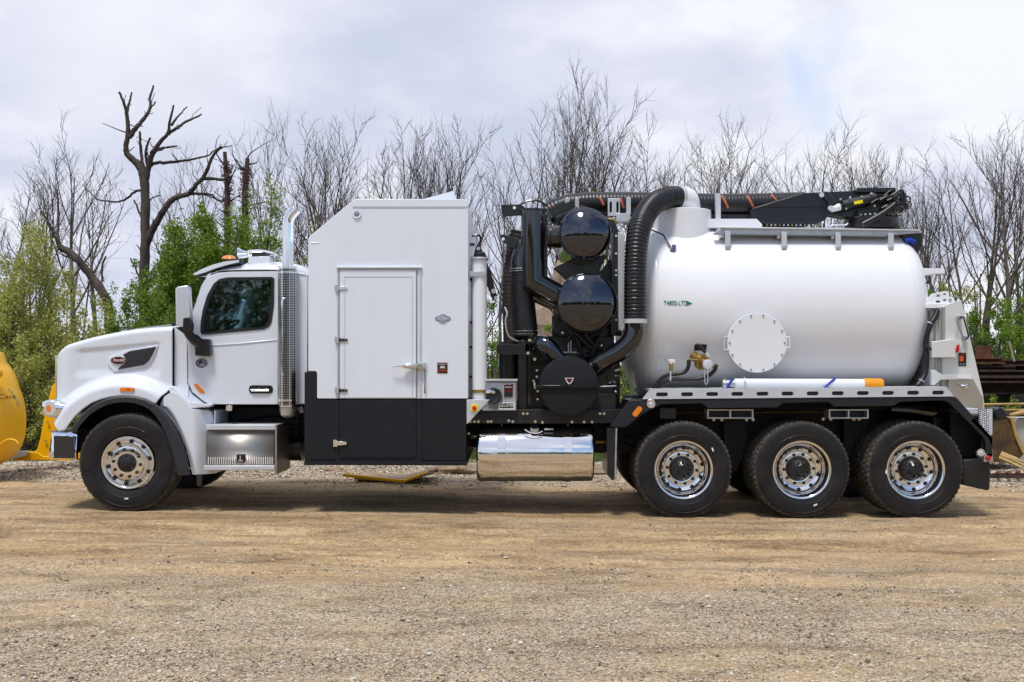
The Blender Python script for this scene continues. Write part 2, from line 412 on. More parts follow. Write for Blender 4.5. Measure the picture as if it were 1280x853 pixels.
def text(name, body, m, loc, size, parent=None, ext=0.001, xs=1.0, shear=0.0, rot=None, center=True):
    c = bpy.data.curves.new(name, 'FONT'); c.body = body; c.size = size; c.extrude = ext; c.shear = shear
    if center: c.align_x = 'CENTER'; c.align_y = 'CENTER'
    t = bpy.data.objects.new(name, c); COL.objects.link(t)
    me = bpy.data.meshes.new_from_object(t)
    bpy.data.objects.remove(t); bpy.data.curves.remove(c)
    me.materials.clear(); me.materials.append(M[m])
    o = bpy.data.objects.new(name, me); COL.objects.link(o)
    o.rotation_euler = rot or (R(90), 0, 0); o.scale = (xs, 1, 1); o.location = loc
    if parent is not None: o.parent = parent
    return o
def rrect(x0, z0, x1, z1, r, n=4):
    pts = []
    for cx, cz, a0 in ((x1 - r, z1 - r, 0), (x0 + r, z1 - r, 90), (x0 + r, z0 + r, 180), (x1 - r, z0 + r, 270)):
        for k in range(n + 1):
            a = R(a0 + 90 * k / n); pts.append((cx + r * math.cos(a), cz + r * math.sin(a)))
    return pts
def prr(px0, py0, px1, py1, r, n=4):      # rounded rectangle in picture units
    return [(a, -b) for a, b in rrect(px0, -py1, px1, -py0, r, n)]
def oval(cx, cy, rx, ry, n=24): return [(cx + rx * math.cos(2 * math.pi * k / n), cy + ry * math.sin(2 * math.pi * k / n)) for k in range(n)]
def ground_z(x): return -0.03 + 0.066 * sstep((1.9 - x) / 6.0)
# ================================================================== THE TRUCK
T = empty('vacuum_truck', (0, 0, 0), label='white vacuum excavation truck with tall box behind the cab and round debris tank', cat='truck')
FAR = 2.5

def bolt_src():
    return MB().cyl((0, 0, 0), (0, -1, 0), 0.016, 0.02, 8)
_bolt = {}
def bolt(x, y, z, parent, r=0.016, m='steel_bolt'):
    k = (round(r, 4), m)
    if k not in _bolt:
        o = mk('bolt', MB().cyl((0, 0, 0), (0, -1, 0), r, r * 0.9, 8), m, parent); o.location = (x, y, z); _bolt[k] = o; return o
    return inst(_bolt[k], (x, y, z), parent)

# ------------------------------------------------------------------ chassis
for y in (0.78, 1.66):
    mk('frame_rail', MB().box(X(100), X(1200), y, y + 0.08, 0.80, 1.08), 'black_matte', T, bevel=0.008)
for px in (300, 600, 770, 925, 1075, 1190):
    mk('cross_member', MB().box(X(px) - .06, X(px) + .06, 0.86, 1.66, 0.84, 1.04), 'black_matte', T)
mk('under_tray', MB().box(X(600), X(775), 0.55, 2.0, 0.62, 1.0), 'black_matte', T, bevel=0.02)
mk('transmission', MB().box(X(262), X(360), 0.75, 1.75, 0.60, 1.15), 'black_matte', T, bevel=0.04)
mk('engine_block', MB().box(X(100), X(250), 0.95, 1.6, 0.75, 1.5), 'black_matte', T, bevel=0.05)
mk('drive_shaft', MB().tube([(X(360), 1.25, .75), (X(850), 1.25, .62)], 0.06, 12), 'black_matte', T)
for k in range(3):
    zz = (1.0, 0.93, 0.87)[k]
    mk('air_line', MB().tube(catmull([(X(235 + 9 * k), 0.74 - .02 * k, zz), (X(275), 0.72 - .02 * k, zz - .04), (X(320), 0.73, zz + .02), (X(384), 0.72, zz - .05)], 16), 0.012, 6), 'rubber_hose', T)

# ------------------------------------------------------------------ wheels
def tyre_mb(r, w, n=228, front=False):
    # profile across the width: (offset, radius); centre part carries tread blocks
    prof = [(0.012, r * 0.56), (0.004, r * 0.60), (-0.004, r * 0.66), (-0.009, r * 0.70), (-0.0115, r * 0.705), (-0.011, r * 0.715), (-0.009, r * 0.72), (-0.012, r * 0.77), (-0.011, r * 0.83), (-0.008, r * 0.872), (-0.0105, r * 0.877), (-0.009, r * 0.89), (-0.005, r * 0.895), (0.002, r * 0.945), (0.010, r * 0.972)]
    tread_cols = 9; rows = []
    x0, x1 = 0.016, w - 0.016
    full = prof + [(x0 + (x1 - x0) * (i + .5) / tread_cols, None) for i in range(tread_cols)] + [(w - a, b) for a, b in reversed(prof)]
    for k in range(n):
        ph = 2 * math.pi * k / n; row = []
        for j, (d, rr) in enumerate(full):
            if rr is None:
                c = j - len(prof)
                groove = (c in (2, 6)) or (not front and (k + (c // 3) * 2) % 4 == 0 and c in (0, 1, 3, 5, 7, 8)) or (front and k % 6 == 0 and c in (0, 8))
                rr = r - (0.012 if groove else 0.0)
            elif b_should(j, len(full)) and not front and k % 4 == 0:
                rr = rr - 0.007
            row.append((rr * math.cos(ph), d, rr * math.sin(ph)))
        rows.append(row)
    rows.append(rows[0])
    return rows
def b_should(j, n): return j in (14, n - 15)
def make_tyre(r, w, front=False):
    rows = tyre_mb(r, w, front=front)
    mb = MB(); mb.grid(rows)
    o = mk('tyre', mb, 'tyre', smooth=True, ang=30)
    me = o.data
    me.materials.append(M['tread'])
    for p in me.polygons:
        c = p.center
        if math.hypot(c.x, c.z) > r * 0.955: p.material_index = 1
    return o
def rim_prof_deep(R0):
    # disc dished inwards (outer rear wheels): radius, depth along +Y
    return [(R0 + .012, 0.012), (R0 + .008, -0.004), (R0 - .004, -0.004), (R0 - .016, 0.006), (R0 - .022, 0.03), (R0 - .034, 0.045),
            (R0 - .040, 0.12), (R0 - .055, 0.145), (R0 - .105, 0.155), (R0 - .115, 0.135), (R0 - .128, 0.130), (0.125, 0.130), (0.118, 0.135), (0.10, 0.15)]
def make_wheel(kind):
    w = empty('wheel')
    if kind == 'front':
        r, tw, R0 = 0.528, 0.30, 0.272
        ty = make_tyre(r, tw, True); ty.parent = w
        prof = [(R0 + .012, 0.012), (R0 + .008, -0.002), (R0 - .004, -0.004), (R0 - .014, 0.004), (R0 - .024, 0.03), (R0 - .05, 0.04),
                (R0 - .085, 0.015), (R0 - .095, -0.015), (R0 - .125, -0.02), (0.10, -0.02)]
        rim = mk('rim', MB().lathe(prof, (0, 0, 0), (0, 1, 0), 64, caps=False), 'alloy', w, ang=50)
        dn, rl, rh, dh = -0.022, 0.145, R0 - .045, 0.034
        hubp = [(0.0, -.05), (0.055, -.05), (0.07, -.04), (0.098, -.035), (0.102, -.02), (0.105, 0.03)]
        nh = 10
    else:
        r, tw, R0 = 0.518, 0.275, 0.302
        ty = make_tyre(r, tw); ty.parent = w
        rim = mk('rim', MB().lathe(rim_prof_deep(R0), (0, 0, 0), (0, 1, 0), 64, caps=False), 'alloy', w, ang=50)
        dn, rl, rh, dh = 0.128, 0.160, R0 - .075, 0.150
        hubp = [(0.0, 0.0), (0.05, 0.0), (0.062, 0.012), (0.075, 0.02), (0.105, 0.05), (0.112, 0.06), (0.112, 0.14)]
        nh = 10
    hub = mk('hub', MB().lathe(hubp, (0, 0, 0), (0, 1, 0), 28), 'black_satin', w)
    # raised maker's lettering bands on the sidewall
    for a0 in ((60, 120), (240, 300)):
        for a_ in np.arange(a0[0], a0[1], 7.5):
            aa = R(a_); rr_ = r * .80
            lb = mk('sidewall_letter', MB().box(-.011, .011, -.0015, .002, -.013, .013), 'tyre', w, smooth=False); lb.location = (rr_ * math.cos(aa), -.0125, rr_ * math.sin(aa)); lb.rotation_euler = (0, math.pi / 2 - aa, 0)
    for k in range(8):
        a = 2 * math.pi * k / 8 + .2
        rr = 0.085
        b = MB().cyl((rr * math.cos(a), hubp[2][1] + .012, rr * math.sin(a)), (0, -1, 0), 0.014, 0.022, 6)
        mk('hub_bolt', b, 'black_gloss', w)
    nut = None; hole = None
    for k in range(10):
        a = 2 * math.pi * k / 10
        p = (rl * math.cos(a), dn, rl * math.sin(a))
        if nut is None:
            nut = mk('lug_nut', MB().lathe([(0.019, 0), (0.019, .006), (0.014, .008), (0.012, .03), (0.005, .034)], (0, 0, 0), (0, -1, 0), 6), 'black_satin' if kind != 'front' else 'black_satin', w); nut.location = p
        else: inst(nut, p, w)
    for k in range(nh):
        a = 2 * math.pi * (k + .5) / nh
        p = (rh * math.cos(a), dh, rh * math.sin(a))
        if hole is None:
            hole = mk('hand_hole', MB().lathe([(0.0, -.004), (0.021, -.004), (0.024, -0.001), (0.024, 0.01)], (0, 0, 0), (0, 1, 0), 14), 'black_print', w); hole.location = p
        else: inst(hole, p, w)
    return w
def copy_group(src, loc, rotz=0.0, roty=0.0):
    c = src.copy(); COL.objects.link(c); c.parent = T; c.location = loc; c.rotation_euler = (0, roty, rotz)
    for ch in src.children:
        d = ch.copy(); COL.objects.link(d); d.parent = c
    return c
fw = make_wheel('front'); fw.parent = T
zf = Z(578, 0.0); fw.location = (X(157.5), 0.05, ground_z(X(157.5)) + 0.522); fw.rotation_euler = (0, 0.12, 0)
copy_group(fw, (X(157.5), FAR - .05, fw.location.z), math.pi, 0.3)
mk('front_axle', MB().cyl((X(157.5), .2, fw.location.z), (0, 1, 0), 0.06, 2.1, 12), 'black_matte', T)
rw = make_wheel('rear'); rw.parent = T
REAR = [X(855), X(1003), X(1145.5)]
first = True
for i, x in enumerate(REAR):
    zc_ = ground_z(x) + 0.514
    if first: rw.location = (x, 0.02, zc_); first = False; rw.rotation_euler = (0, .1, 0)
    else: copy_group(rw, (x, 0.02, zc_), 0, 0.5 * i + .1)
    copy_group(rw, (x, FAR - .02, zc_), math.pi, 0.9 * i)
    # inner tyre of each pair
    for yy, rz in ((0.345, 0.0), (FAR - .345, math.pi)):
        it = inst([c for c in rw.children if c.name.startswith('tyre')][0], (x, yy, zc_), T, rot=(0, .37 + i, rz)); it.name = 'inner_tyre'
    mk('axle', MB().cyl((x, .3, zc_), (0, 1, 0), 0.09, 1.9, 12), 'black_matte', T)
    mk('axle_housing', MB().lathe([(0.02, -.2), (.16, -.1), (.2, 0), (.16, .1), (.02, .2)], (x, 1.25, zc_), (1, 0, 0), 20), 'black_matte', T)
    for yy in (0.68, 1.72):
        mk('air_spring', MB().lathe([(.10, 0), (.13, .03), (.13, .10), (.11, .13), (.13, .16), (.13, .22), (.10, .25)], (x + .28, yy, .56), (0, 0, 1), 16), 'black_satin', T)
        mk('trailing_arm', MB().tube([(x - .55, yy, .78), (x - .1, yy, .52), (x + .32, yy, .54)], .045, 8), 'black_matte', T)
# white spots painted on the sidewalls
for px, py, a in ((156.5, 623.8, 0), (891, 562, 70), (1019.4, 631.3, -25), (1108, 590, 90)):
    o = mk('tyre_mark', MB().box(-.020, .020, 0, 0.004, -.008, .008), 'white_print', T, smooth=False)
    o.location = W(px, py, 0.0); o.location.y = 0.004 if px > 300 else 0.034; o.rotation_euler = (0, R(a), 0)

# ------------------------------------------------------------------ bonnet (side is a height field over the wheel arch)
WCX, WCZ = X(157.5, .1), Z(578, .1)
def lin(x, pts):
    if x <= pts[0][0]: return pts[0][1]
    for (a, b), (c, d) in zip(pts, pts[1:]):
        if x <= c: return b + (d - b) * (x - a) / (c - a)
    return pts[-1][1]
HOOD_TOP = [(70, 446), (71.5, 440), (75, 435.5), (82, 431), (95, 427), (115, 421.5), (140, 416.3), (165, 412.3), (190, 409.6), (216, 408)]
HOOD_BOT = [(70, 524), (72, 530), (79, 539), (88, 537.5), (93, 530), (100, 520.5), (110, 511), (121, 503.5), (132, 499), (144, 496), (157, 494.6), (170, 495.4), (182, 498.6), (193, 504), (198, 507.5), (203, 500), (209, 492.5), (213, 488.5), (216, 486)]
def hood_y(px, py):
    dx = (px - 157.5); dz = (py - 578)
    r = math.hypot(dx, dz)
    t = sstep((r - 94) / 17.0)
    # behind the arch crest the flare runs into the side more gently
    y = 0.055 + (0.185 - 0.055) * t
    nose = sstep((90 - px) / 20.0)
    y = y + 0.05 * nose
    # recessed character line below the shoulder
    line = 436 - (px - 95) * 0.085
    y += 0.020 * sstep((py - line) / 4.0) * sstep((px - 90) / 14.0) * sstep((205 - px) / 10.0) * sstep((475 - py) / 14.0)
    return y
pxs = list(np.concatenate([np.linspace(70, 100, 22), np.linspace(101, 216, 70)]))
rows = []
for px in pxs:
    top, bot = lin(px, HOOD_TOP), lin(px, HOOD_BOT)
    col = []
    NV = 40
    for k in range(NV + 1):
        py = bot + (top + 5.0 - bot) * (k / NV)
        col.append(W(px, py, .2) + Vector((0, hood_y(px, py) - .2, 0)))
    # shoulder and roof of the bonnet
    ys = col[-1].y; zt = Z(top, .3); z0 = col[-1].z
    wid = 1.25 - ys
    for a in (15, 30, 45, 60, 75, 90):
        col.append(Vector((col[NV].x, ys + 0.16 * (1 - math.cos(R(a))), z0 + (zt - z0) * math.sin(R(a)))))
    for f in (.2, .45, .7, 1.0):
        col.append(Vector((col[NV].x, ys + .16 + (wid - .16) * f, zt + 0.07 * math.sin(f * math.pi / 2))))
    mir = [Vector((p.x, FAR - p.y, p.z)) for p in reversed(col[:-1])]
    rows.append(col + mir)
hood = mk('hood', MB().grid(rows), 'white', T, ang=50, recalc=True)
so = hood.modifiers.new('thickness', 'SOLIDIFY'); so.thickness = 0.012; so.offset = 0
# front: grille with chrome surround
mk('grille', MB().box(X(71.5, .5), X(74, .5), .45, 2.05, Z(520), Z(446)), 'black_satin', T)
mk('grille_surround', MB().tube([(X(71, .4), .42, Z(522)), (X(70.5, .4), .42, Z(445)), (X(70.5, .4), 2.08, Z(445)), (X(71, .4), 2.08, Z(522)), (X(71, .4), .42, Z(522))], .022, 8), 'chrome', T)
# black edge of the front wheel arch
ARCH_O = [(87, 538), (93, 529.5), (100, 520), (110, 510.5), (121, 503), (132, 498.5), (144, 495.5), (157, 494.2), (170, 495), (182, 498), (193, 503.4), (203, 511), (213, 523), (222, 538), (229.5, 556), (234.5, 574), (238, 594)]
ARCH_I = [(94.5, 541), (99, 533), (105, 526), (113, 518), (123, 511), (134, 506), (145, 503.5), (157, 502.6), (168, 503.8), (178, 507), (186, 511.5), (194, 519), (201, 529), (208, 543), (213.5, 558), (218, 575), (222, 594)]
rowA = []
for (a, b), (c, d) in zip(ARCH_O, ARCH_I):
    rowA.append([W(a, b, .06) + Vector((0, .0, 0)), W(a, b, .03) , W(a + (c - a) * .3, b + (d - b) * .3, .012), W(c, d, .012), W(c, d, .04), W(c, d, .30)])
split = 10
mk('arch_trim', MB().grid(rowA[:split + 1]), 'dark_plastic', T, ang=30)
mk('arch_trim', MB().grid([[p + Vector((.006, 0, 0)) for p in rowA[split]]] + rowA[split + 1:]), 'dark_plastic', T, ang=30)
mk('wheel_well', MB().grid([[W(a, b, .10), W(a, b, .75)] for a, b in ARCH_I]), 'black_matte', T)
mk('wheel_well', MB().grid([[(X(a), FAR - .1, Z(b)), (X(a), FAR - .75, Z(b))] for a, b in ARCH_I]), 'black_matte', T)
mk('inner_well_panel', MB().pprism([(95, 541), (105, 520), (125, 507), (157, 500), (190, 510), (215, 560), (218, 590), (200, 590), (200, 560), (120, 560), (97, 560)], .75, .78), 'black_matte', T)

# rear part of the front wing, behind the bonnet cut line
QF_TOP = [(197, 507), (200, 501), (205, 495.5), (210, 492), (216, 490.5), (222, 493), (228, 499), (234, 507), (238, 511.5), (246, 512.3), (255, 513), (259, 517), (262, 530)]
QF_BOT = [(197, 509), (203, 515), (213, 526), (222, 541), (229.5, 558), (234.5, 576), (238, 594), (262, 594)]
rows = []
for px in np.linspace(197.5, 262, 60):
    top, bot = lin(px, QF_TOP), lin(px, QF_BOT)
    rim_d = sstep((px - 236) / 26)
    bx = lin(px, QF_BOT)
    col = [W(px, bot + (top - bot) * k / 16, .05) + Vector((0, 0.02 + 0.17 * sstep((px - 240) / 24) + .05 * sstep(1 - (px - (197 + 41 * max(0, (bot + (top - bot) * k / 16 - 508) / 86) ** .6)) / 9.0), 0)) for k in range(17)]
    col += [Vector((col[-1].x, col[-1].y + .03, col[-1].z + .004)), Vector((col[-1].x, .75, col[-1].z + .01))]
    rows.append(col)
mk('front_wing_rear', MB().grid(rows), 'white', T, ang=50)
mk('wing_back_plate', MB().box(X(261.5), X(262.5), .2, .75, Z(594), Z(514)), 'white', T)
mk('wing_far', MB().box(X(205), X(260), 2.3, 2.44, Z(594), Z(505)), 'white', T, bevel=.03)
# valance that runs from the bonnet down to the door sill
mk('cowl_strip', MB().pprism([(214, 482), (219, 484), (238, 503), (262, 505.5), (262, 509), (236, 510.5), (212, 491), (210, 486)], .10, .3), 'white', T, bevel=.012)
mk('cowl_gasket', MB().pprism([(209, 488.5), (212, 487), (236, 510.5), (262, 509.5), (262, 512.2), (235, 512.6)], .13, .3), 'black_satin', T)

# vent in the bonnet side, badge and marker lamp
V = [(154, 443.4), (162, 439), (195, 433.5), (190, 444), (186, 451), (180, 456.2), (147, 462), (151, 457.5), (156.5, 454), (158, 449), (155, 445)]
mk('hood_vent', MB().pprism(V, .172, .24), 'dark_plastic', T)
vs_ = mk('vent_surround', MB().pprism([(151, 441.5), (161, 436.8), (198, 431), (193, 444), (188, 453), (181, 458.5), (142, 465), (134, 455), (135, 447), (143, 443.5)], .180, .24), 'white', T, bevel=.006)
bd = mk('badge', MB().pprism(oval(148.2, 450.5, 9.2, 4.1, 32), .162, .19), 'badge_red', T, bevel=.002)
mk('badge_ring', MB().pprism(oval(148.2, 450.5, 9.9, 4.8, 32), .168, .19), 'chrome', bd)
text('badge_script', 'Peterbilt', 'white_print', W(148.2, 450.3, .1595), .045, bd, xs=.8, shear=.25)
mk('marker_lamp', MB().pprism([(150.5, 484.5), (167, 484.7), (168, 486), (167, 489.6), (149.5, 489), (149.5, 486.5)], .035, .08), 'orange_lens', T, bevel=.004)
text('lamp_print', 'SAE', 'black_print', W(160, 487, .034), .022, T)

# headlamp pod
rows = []
for t in np.linspace(0, 1, 15):
    px = 54.5 + 31 * t
    ry = 11.5 * (0.80 + .2 * math.sin(min(1, t * 2.5) * math.pi / 2)) * (1 - .35 * max(0, t - .6) / .4)
    rzy = .17 * (0.55 + .45 * math.sin(min(1, t * 2) * math.pi / 2))
    cy = 510.5
    ring = []
    for k in range(20):
        a = 2 * math.pi * k / 20
        ca, sa = math.cos(a), math.sin(a)
        ca = math.copysign(abs(ca) ** .6, ca); sa = math.copysign(abs(sa) ** .6, sa)
        c = W(px, cy - sa * ry, .22)
        ring.append(Vector((c.x, .26 - ca * rzy, c.z)))
    rows.append(ring)
mb = MB().grid(rows, wrap=True); mb.f.append(tuple(range(20))); mb.f.append(tuple(reversed([14 * 20 + k for k in range(20)])))
hl = mk('headlight_pod', mb, 'chrome', T, ang=60)
mk('headlight_lens', MB().pprism([(55.5, 502.5), (67, 501), (69.5, 506), (69, 515), (66, 519.5), (56, 518), (54.6, 510)], .082, .16), 'clear_lens', hl, bevel=.012)
mk('turn_lamp', MB().pprism(oval(60.5, 510.5, 3.2, 4.2, 12), .077, .1), 'orange_lens', hl)
hl2 = hl.copy(); COL.objects.link(hl2); hl2.location = (0, 0, 0); hl2.scale = (1, -1, 1); hl2.location = (0, FAR, 0)
# bumper
mb = MB()
rows = []
for a in np.linspace(0, 90, 8):
    xx = X(53.5) + .34 * (1 - math.cos(R(90 - a))) * 0 ; 
prof = [(.03, Z(541)), (.018, Z(544)), (.010, Z(552)), (.0, Z(560)), (-.012, Z(569)), (-.004, Z(574)), (.05, Z(574.5)), (.06, Z(541))]
rows = []
path = [(X(93), .055), (X(75), .05), (X(64), .06), (X(57), .10), (X(53.5), .18), (X(52), .32), (X(51), .8), (X(50.5), 1.25)]
path = path + [(x, FAR - y) for x, y in reversed(path[:-1])]
for i, (x, y) in enumerate(path):
    a = path[max(0, i - 1)]; b = path[min(len(path) - 1, i + 1)]
    d = Vector((b[0] - a[0], b[1] - a[1])).normalized(); nx, ny = d.y, -d.x
    rows.append([Vector((x + nx * o, y + ny * o, z)) for o, z in prof])
bmp = mk('bumper', MB().grid(rows), 'chrome', T, ang=50)
mk('bumper_dark_reflection', MB().pprism([(67, 545), (92.5, 545), (92.5, 573), (67, 573)], .028, .06), 'black_mirror', bmp, bevel=.004)  # dark panel over the chrome, painted in for its reflection of dark surroundings
mk('bumper_top', MB().box(X(56), X(93), .12, FAR - .12, Z(541), Z(539.5)), 'brushed', T)
mk('tow_pin', MB().cyl((X(88), .045, Z(558)), (0, -1, 0), .02, .01, 10), 'black_satin', T)

# ------------------------------------------------------------------ cab
CY0, CY1 = 0.24, 2.26
door_poly = [(235, 505.5), (235, 447), (234.2, 420), (236, 410), (240, 397), (247, 372), (255, 352), (262, 344.5), (272, 341), (290, 339.6), (347.5, 339), (347.5, 505.5), (262, 505.5), (255, 502), (240, 490), (236, 480)]
win = [(251.5, 414), (252, 402), (254.5, 388), (260, 370), (268, 355.5), (275, 350), (285, 348), (339, 347), (341.5, 349), (341, 380), (338, 402), (334.5, 408), (328, 411), (300, 413), (262, 417), (253, 417)]
dr = mk('door', MB().pprism(door_poly, CY0 - .012, CY0 + .03, [win]), 'white', T, bevel=.008)
def inset(poly, k):
    cx = sum(p[0] for p in poly) / len(poly); cy = sum(p[1] for p in poly) / len(poly)
    out = []
    for a, b in poly:
        d = math.hypot(a - cx, b - cy); out.append((cx + (a - cx) * (1 - k / d), cy + (b - cy) * (1 - k / d)))
    return out
wg = mk('window_gasket', MB().pprism(inset(win, -1.4), CY0 - .022, CY0 + .01, [inset(win, 3.0)]), 'black_print', dr, bevel=.003)
mk('window_glass', MB().pprism(inset(win, 2.5), CY0 - .002, CY0 + .004), 'glass', dr, smooth=False)
mk('quarter_post', MB().pprism([(264.5, 357), (267.0, 356), (268.5, 415), (266, 415)], CY0 + .002, CY0 + .02), 'black_print', dr)
dh = mk('door_handle', MB().pprism(prr(311, 481.5, 341, 492, 4.5), CY0 - .022, CY0), 'black_satin', dr, bevel=.003)
mk('handle_bar', MB().tube([W(314, 488, CY0 - .03), W(336, 488, CY0 - .03)], .014, 10), 'chrome', dh)
mk('door_crease', MB().tube([W(238, 478, CY0 - .004), W(347, 478, CY0 - .004)], .008, 6), 'white', dr)
mk('door_crease', MB().pprism([(262, 431), (300, 428.5), (346, 424), (346, 425.6), (300, 430.4), (262, 432.5)], CY0 - .020, CY0), 'white', dr, bevel=.004)
mk('side_reflector', MB().pprism([(241.5, 480), (246, 479.6), (256, 490.5), (254, 492.2), (249.5, 491)], CY0 - .02, CY0), 'orange_lens', T, bevel=.003)
ov = mk('door_badge', MB().pprism(oval(251.8, 454, 7.6, 5.8, 28), CY0 - .016, CY0), 'chrome', dr)
mk('badge_face', MB().pprism(oval(251.8, 454, 6.6, 4.9, 28), CY0 - .019, CY0 - .014), 'blue_print', ov)
mk('badge_mark', MB().pprism([(248.5, 450.5), (252.5, 450.5), (252, 454.5), (249, 455.5)], CY0 - .021, CY0 - .018), 'badge_red', ov)
text('badge_letters', 'PX', 'white_print', W(253.2, 456.6, CY0 - .022), .04, ov)
# cowl between bonnet and door
mk('cowl_panel', MB().pprism([(217.5, 409), (219, 407.5), (236, 410), (234.2, 420), (233.8, 447), (234, 480), (239, 492), (254, 503), (262, 507), (240, 506), (228, 495), (219, 486), (217.5, 483)], CY0 + .005, CY0 + .06), 'white', T, bevel=.01)
mk('hood_gap', MB().pprism([(215.5, 409), (218.5, 409), (218.5, 486), (215.5, 486)], .26, .34), 'black_print', T)
mk('firewall', MB().box(X(220), X(235), .34, 2.16, Z(540), Z(412)), 'black_satin', T)
# cab skins: back part, far side, roof, floor
mk('cab_side_rear', MB().pprism([(348.5, 339), (384, 343.5), (384, 505.5), (348.5, 505.5)], CY0 + .01, CY0 + .04), 'white', T, bevel=.01)
mk('cab_back', MB().box(X(381, .3), X(384, .3), CY0 + .04, CY1, Z(506), Z(343)), 'white', T, bevel=.01)
fs = mk('far_door', MB().prism([(X(a, CY0), Z(b, CY0)) for a, b in door_poly], CY1 - .03, CY1, [[(X(a, CY0), Z(b, CY0)) for a, b in win]]), 'white', T)
mk('window_glass', MB().prism([(X(a, CY0), Z(b, CY0)) for a, b in inset(win, -.5)], CY1 - .02, CY1 - .014), 'glass', fs, smooth=False)
mk('cab_side_rear', MB().prism([(X(a, CY0), Z(b, CY0)) for a, b in [(348.5, 339), (384, 343.5), (384, 505.5), (348.5, 505.5)]], CY1 - .04, CY1), 'white', T)
mk('cab_floor', MB().box(X(236), X(382), CY0 + .04, CY1 - .04, Z(506), Z(498)), 'black_matte', T)
# A pillar, windscreen
mk('windscreen_pillar', MB().pprism([(237.5, 401), (243, 382), (251, 358), (259, 343.5), (264, 341), (262, 345), (255, 352), (247, 372), (240, 397), (238.5, 404)], CY0, CY0 + .09), 'white', T, bevel=.008)
mk('windscreen_seal', MB().pprism([(236, 403), (257, 343), (259.5, 343), (239, 403)], CY0 + .05, CY0 + .10), 'black_print', T)
ws = MB(); a, b = W(237, 402, .35), W(258, 344, .35)
ws.grid([[Vector((a.x - .07 * (1 - ((y - 1.25) / .9) ** 2), y, a.z)), Vector((b.x - .05 * (1 - ((y - 1.25) / .9) ** 2), y, b.z))] for y in np.linspace(.33, 2.17, 14)])
w_ = mk('windscreen', ws, 'glass', T, recalc=False)
w_.modifiers.new('t', 'SOLIDIFY').thickness = .006
mk('scuttle', MB().box(X(214, .4), X(243, .4), .40, 2.1, Z(412, .4), Z(403, .4)), 'black_satin', T, bevel=.01)
# roof
rtop = [(250, 345), (256, 339.5), (266, 334), (280, 329.5), (300, 324.8), (330, 322.6), (352, 323.5), (368, 328), (378, 335), (384, 344)]
rows = []
for px in np.linspace(250, 384, 46):
    zt = Z(lin(px, rtop), .45); zb = Z(346 if px < 262 else 343.5, CY0) if px < 262 else Z(lin(px, [(262, 343.5), (275, 339.5), (290, 338.4), (347, 338), (384, 343.5)]), CY0)
    zt = max(zt, zb + .01)
    col = []
    for k in range(21):
        u = -1 + 2 * k / 20; a = abs(u) ** 1.0
        y = 1.25 + 1.01 * math.copysign(abs(math.sin(u * math.pi / 2)) ** .8, u)
        f = (1 - abs(math.sin(u * math.pi / 2)) ** 3.2)
        col.append(Vector((X(px, .3), y, zb + (zt - zb) * f)))
    rows.append(col)
mk('roof', MB().grid(rows), 'white', T, ang=60)
mk('roof_seam', MB().tube(catmull([W(266, 343.5, CY0 - .005), W(275, 339.3, CY0 - .006), W(290, 338, CY0 - .006), W(320, 337.4, CY0 - .006), W(347, 337.6, CY0 - .006)], 30), .006, 6), 'black_print', T)
# sun visor
rows = []
for f in np.linspace(0, 1, 12):
    y = CY0 + .02 + (CY1 - CY0 - .04) * f; d = .03 * math.sin(math.pi * f)
    rows.append([Vector((X(px, .3) - d, y, Z(py, .3) + .03 * math.sin(math.pi * f))) for px, py in ((300, 325.5), (284, 327), (268, 331), (254, 336.5), (243, 342.5), (245, 344.5), (257, 341), (270, 336), (285, 331.5), (300, 328))])
mbv = MB().grid(rows); mbv.f += [tuple(range(10)), tuple(reversed(range(110, 120)))]
mk('sun_visor', mbv, 'white', T, ang=50)
mk('visor_mount', MB().pprism([(248, 343), (264, 339), (262, 346), (256, 353), (251, 352)], CY0 + .03, CY0 + .06), 'dark_plastic', T)
# roof fittings
mk('clearance_lamp', MB().lathe([(.0, .042), (.035, .036), (.058, .018), (.066, 0)], W(288, 323.8, .55), (0, 0, 1), 16), 'orange_lens', T).scale = (1, 1, 1)
mk('clearance_lamp', MB().lathe([(.0, .042), (.035, .036), (.058, .018), (.066, 0)], W(284, 323.8, 1.2), (0, 0, 1), 16), 'orange_lens', T)
mk('antenna_box', MB().pprism([(289, 323.5), (303, 322.8), (301, 330), (287, 330)], .42, .50), 'dark_plastic', T, bevel=.006)
mk('antenna', MB().tube([W(295.5, 323, .45), W(296, 275, .45)], [.006, .003], 6), 'black_print', T)
mk('air_horn', MB().lathe([(0.052, 0), (.046, .01), (.028, .05), (.016, .11), (.012, .34), (.03, .36), (.03, .42), (.01, .43)], W(297, 315, .75), (1, 0, -.10), 18), 'chrome', T)
mk('air_horn', MB().lathe([(0.045, 0), (.04, .01), (.024, .05), (.014, .10), (.012, .26), (.028, .28), (.028, .34), (.01, .35)], W(299, 320, .9), (1, 0, -.02), 18), 'chrome', T)
rows = []
for t in np.linspace(0, 1, 12):
    px = 312 + 36 * t; h = 5.8 * math.sin(math.pi * min(1, .12 + t * .9)) ** .6 + .3
    ring = [W(px, 315.5 + 3 * t - h * math.sin(a) * (.75 if math.sin(a) > 0 else .5), .7) + Vector((0, -.10 * math.cos(a), 0)) for a in np.linspace(0, 2 * math.pi, 15)[:-1]]
    rows.append(ring)
mk('work_lamp', MB().grid(rows, wrap=True), 'chrome', T)
mk('lamp_face', MB().pprism([(313.5, 316), (332, 315), (335.5, 318), (333, 321), (319, 322), (315, 320)], .55, .64), 'dark_plastic', T, bevel=.005)
mk('lamp_mount', MB().pprism([(311, 321), (336, 320), (338, 330), (309, 330)], .5, .7), 'white', T, bevel=.01)
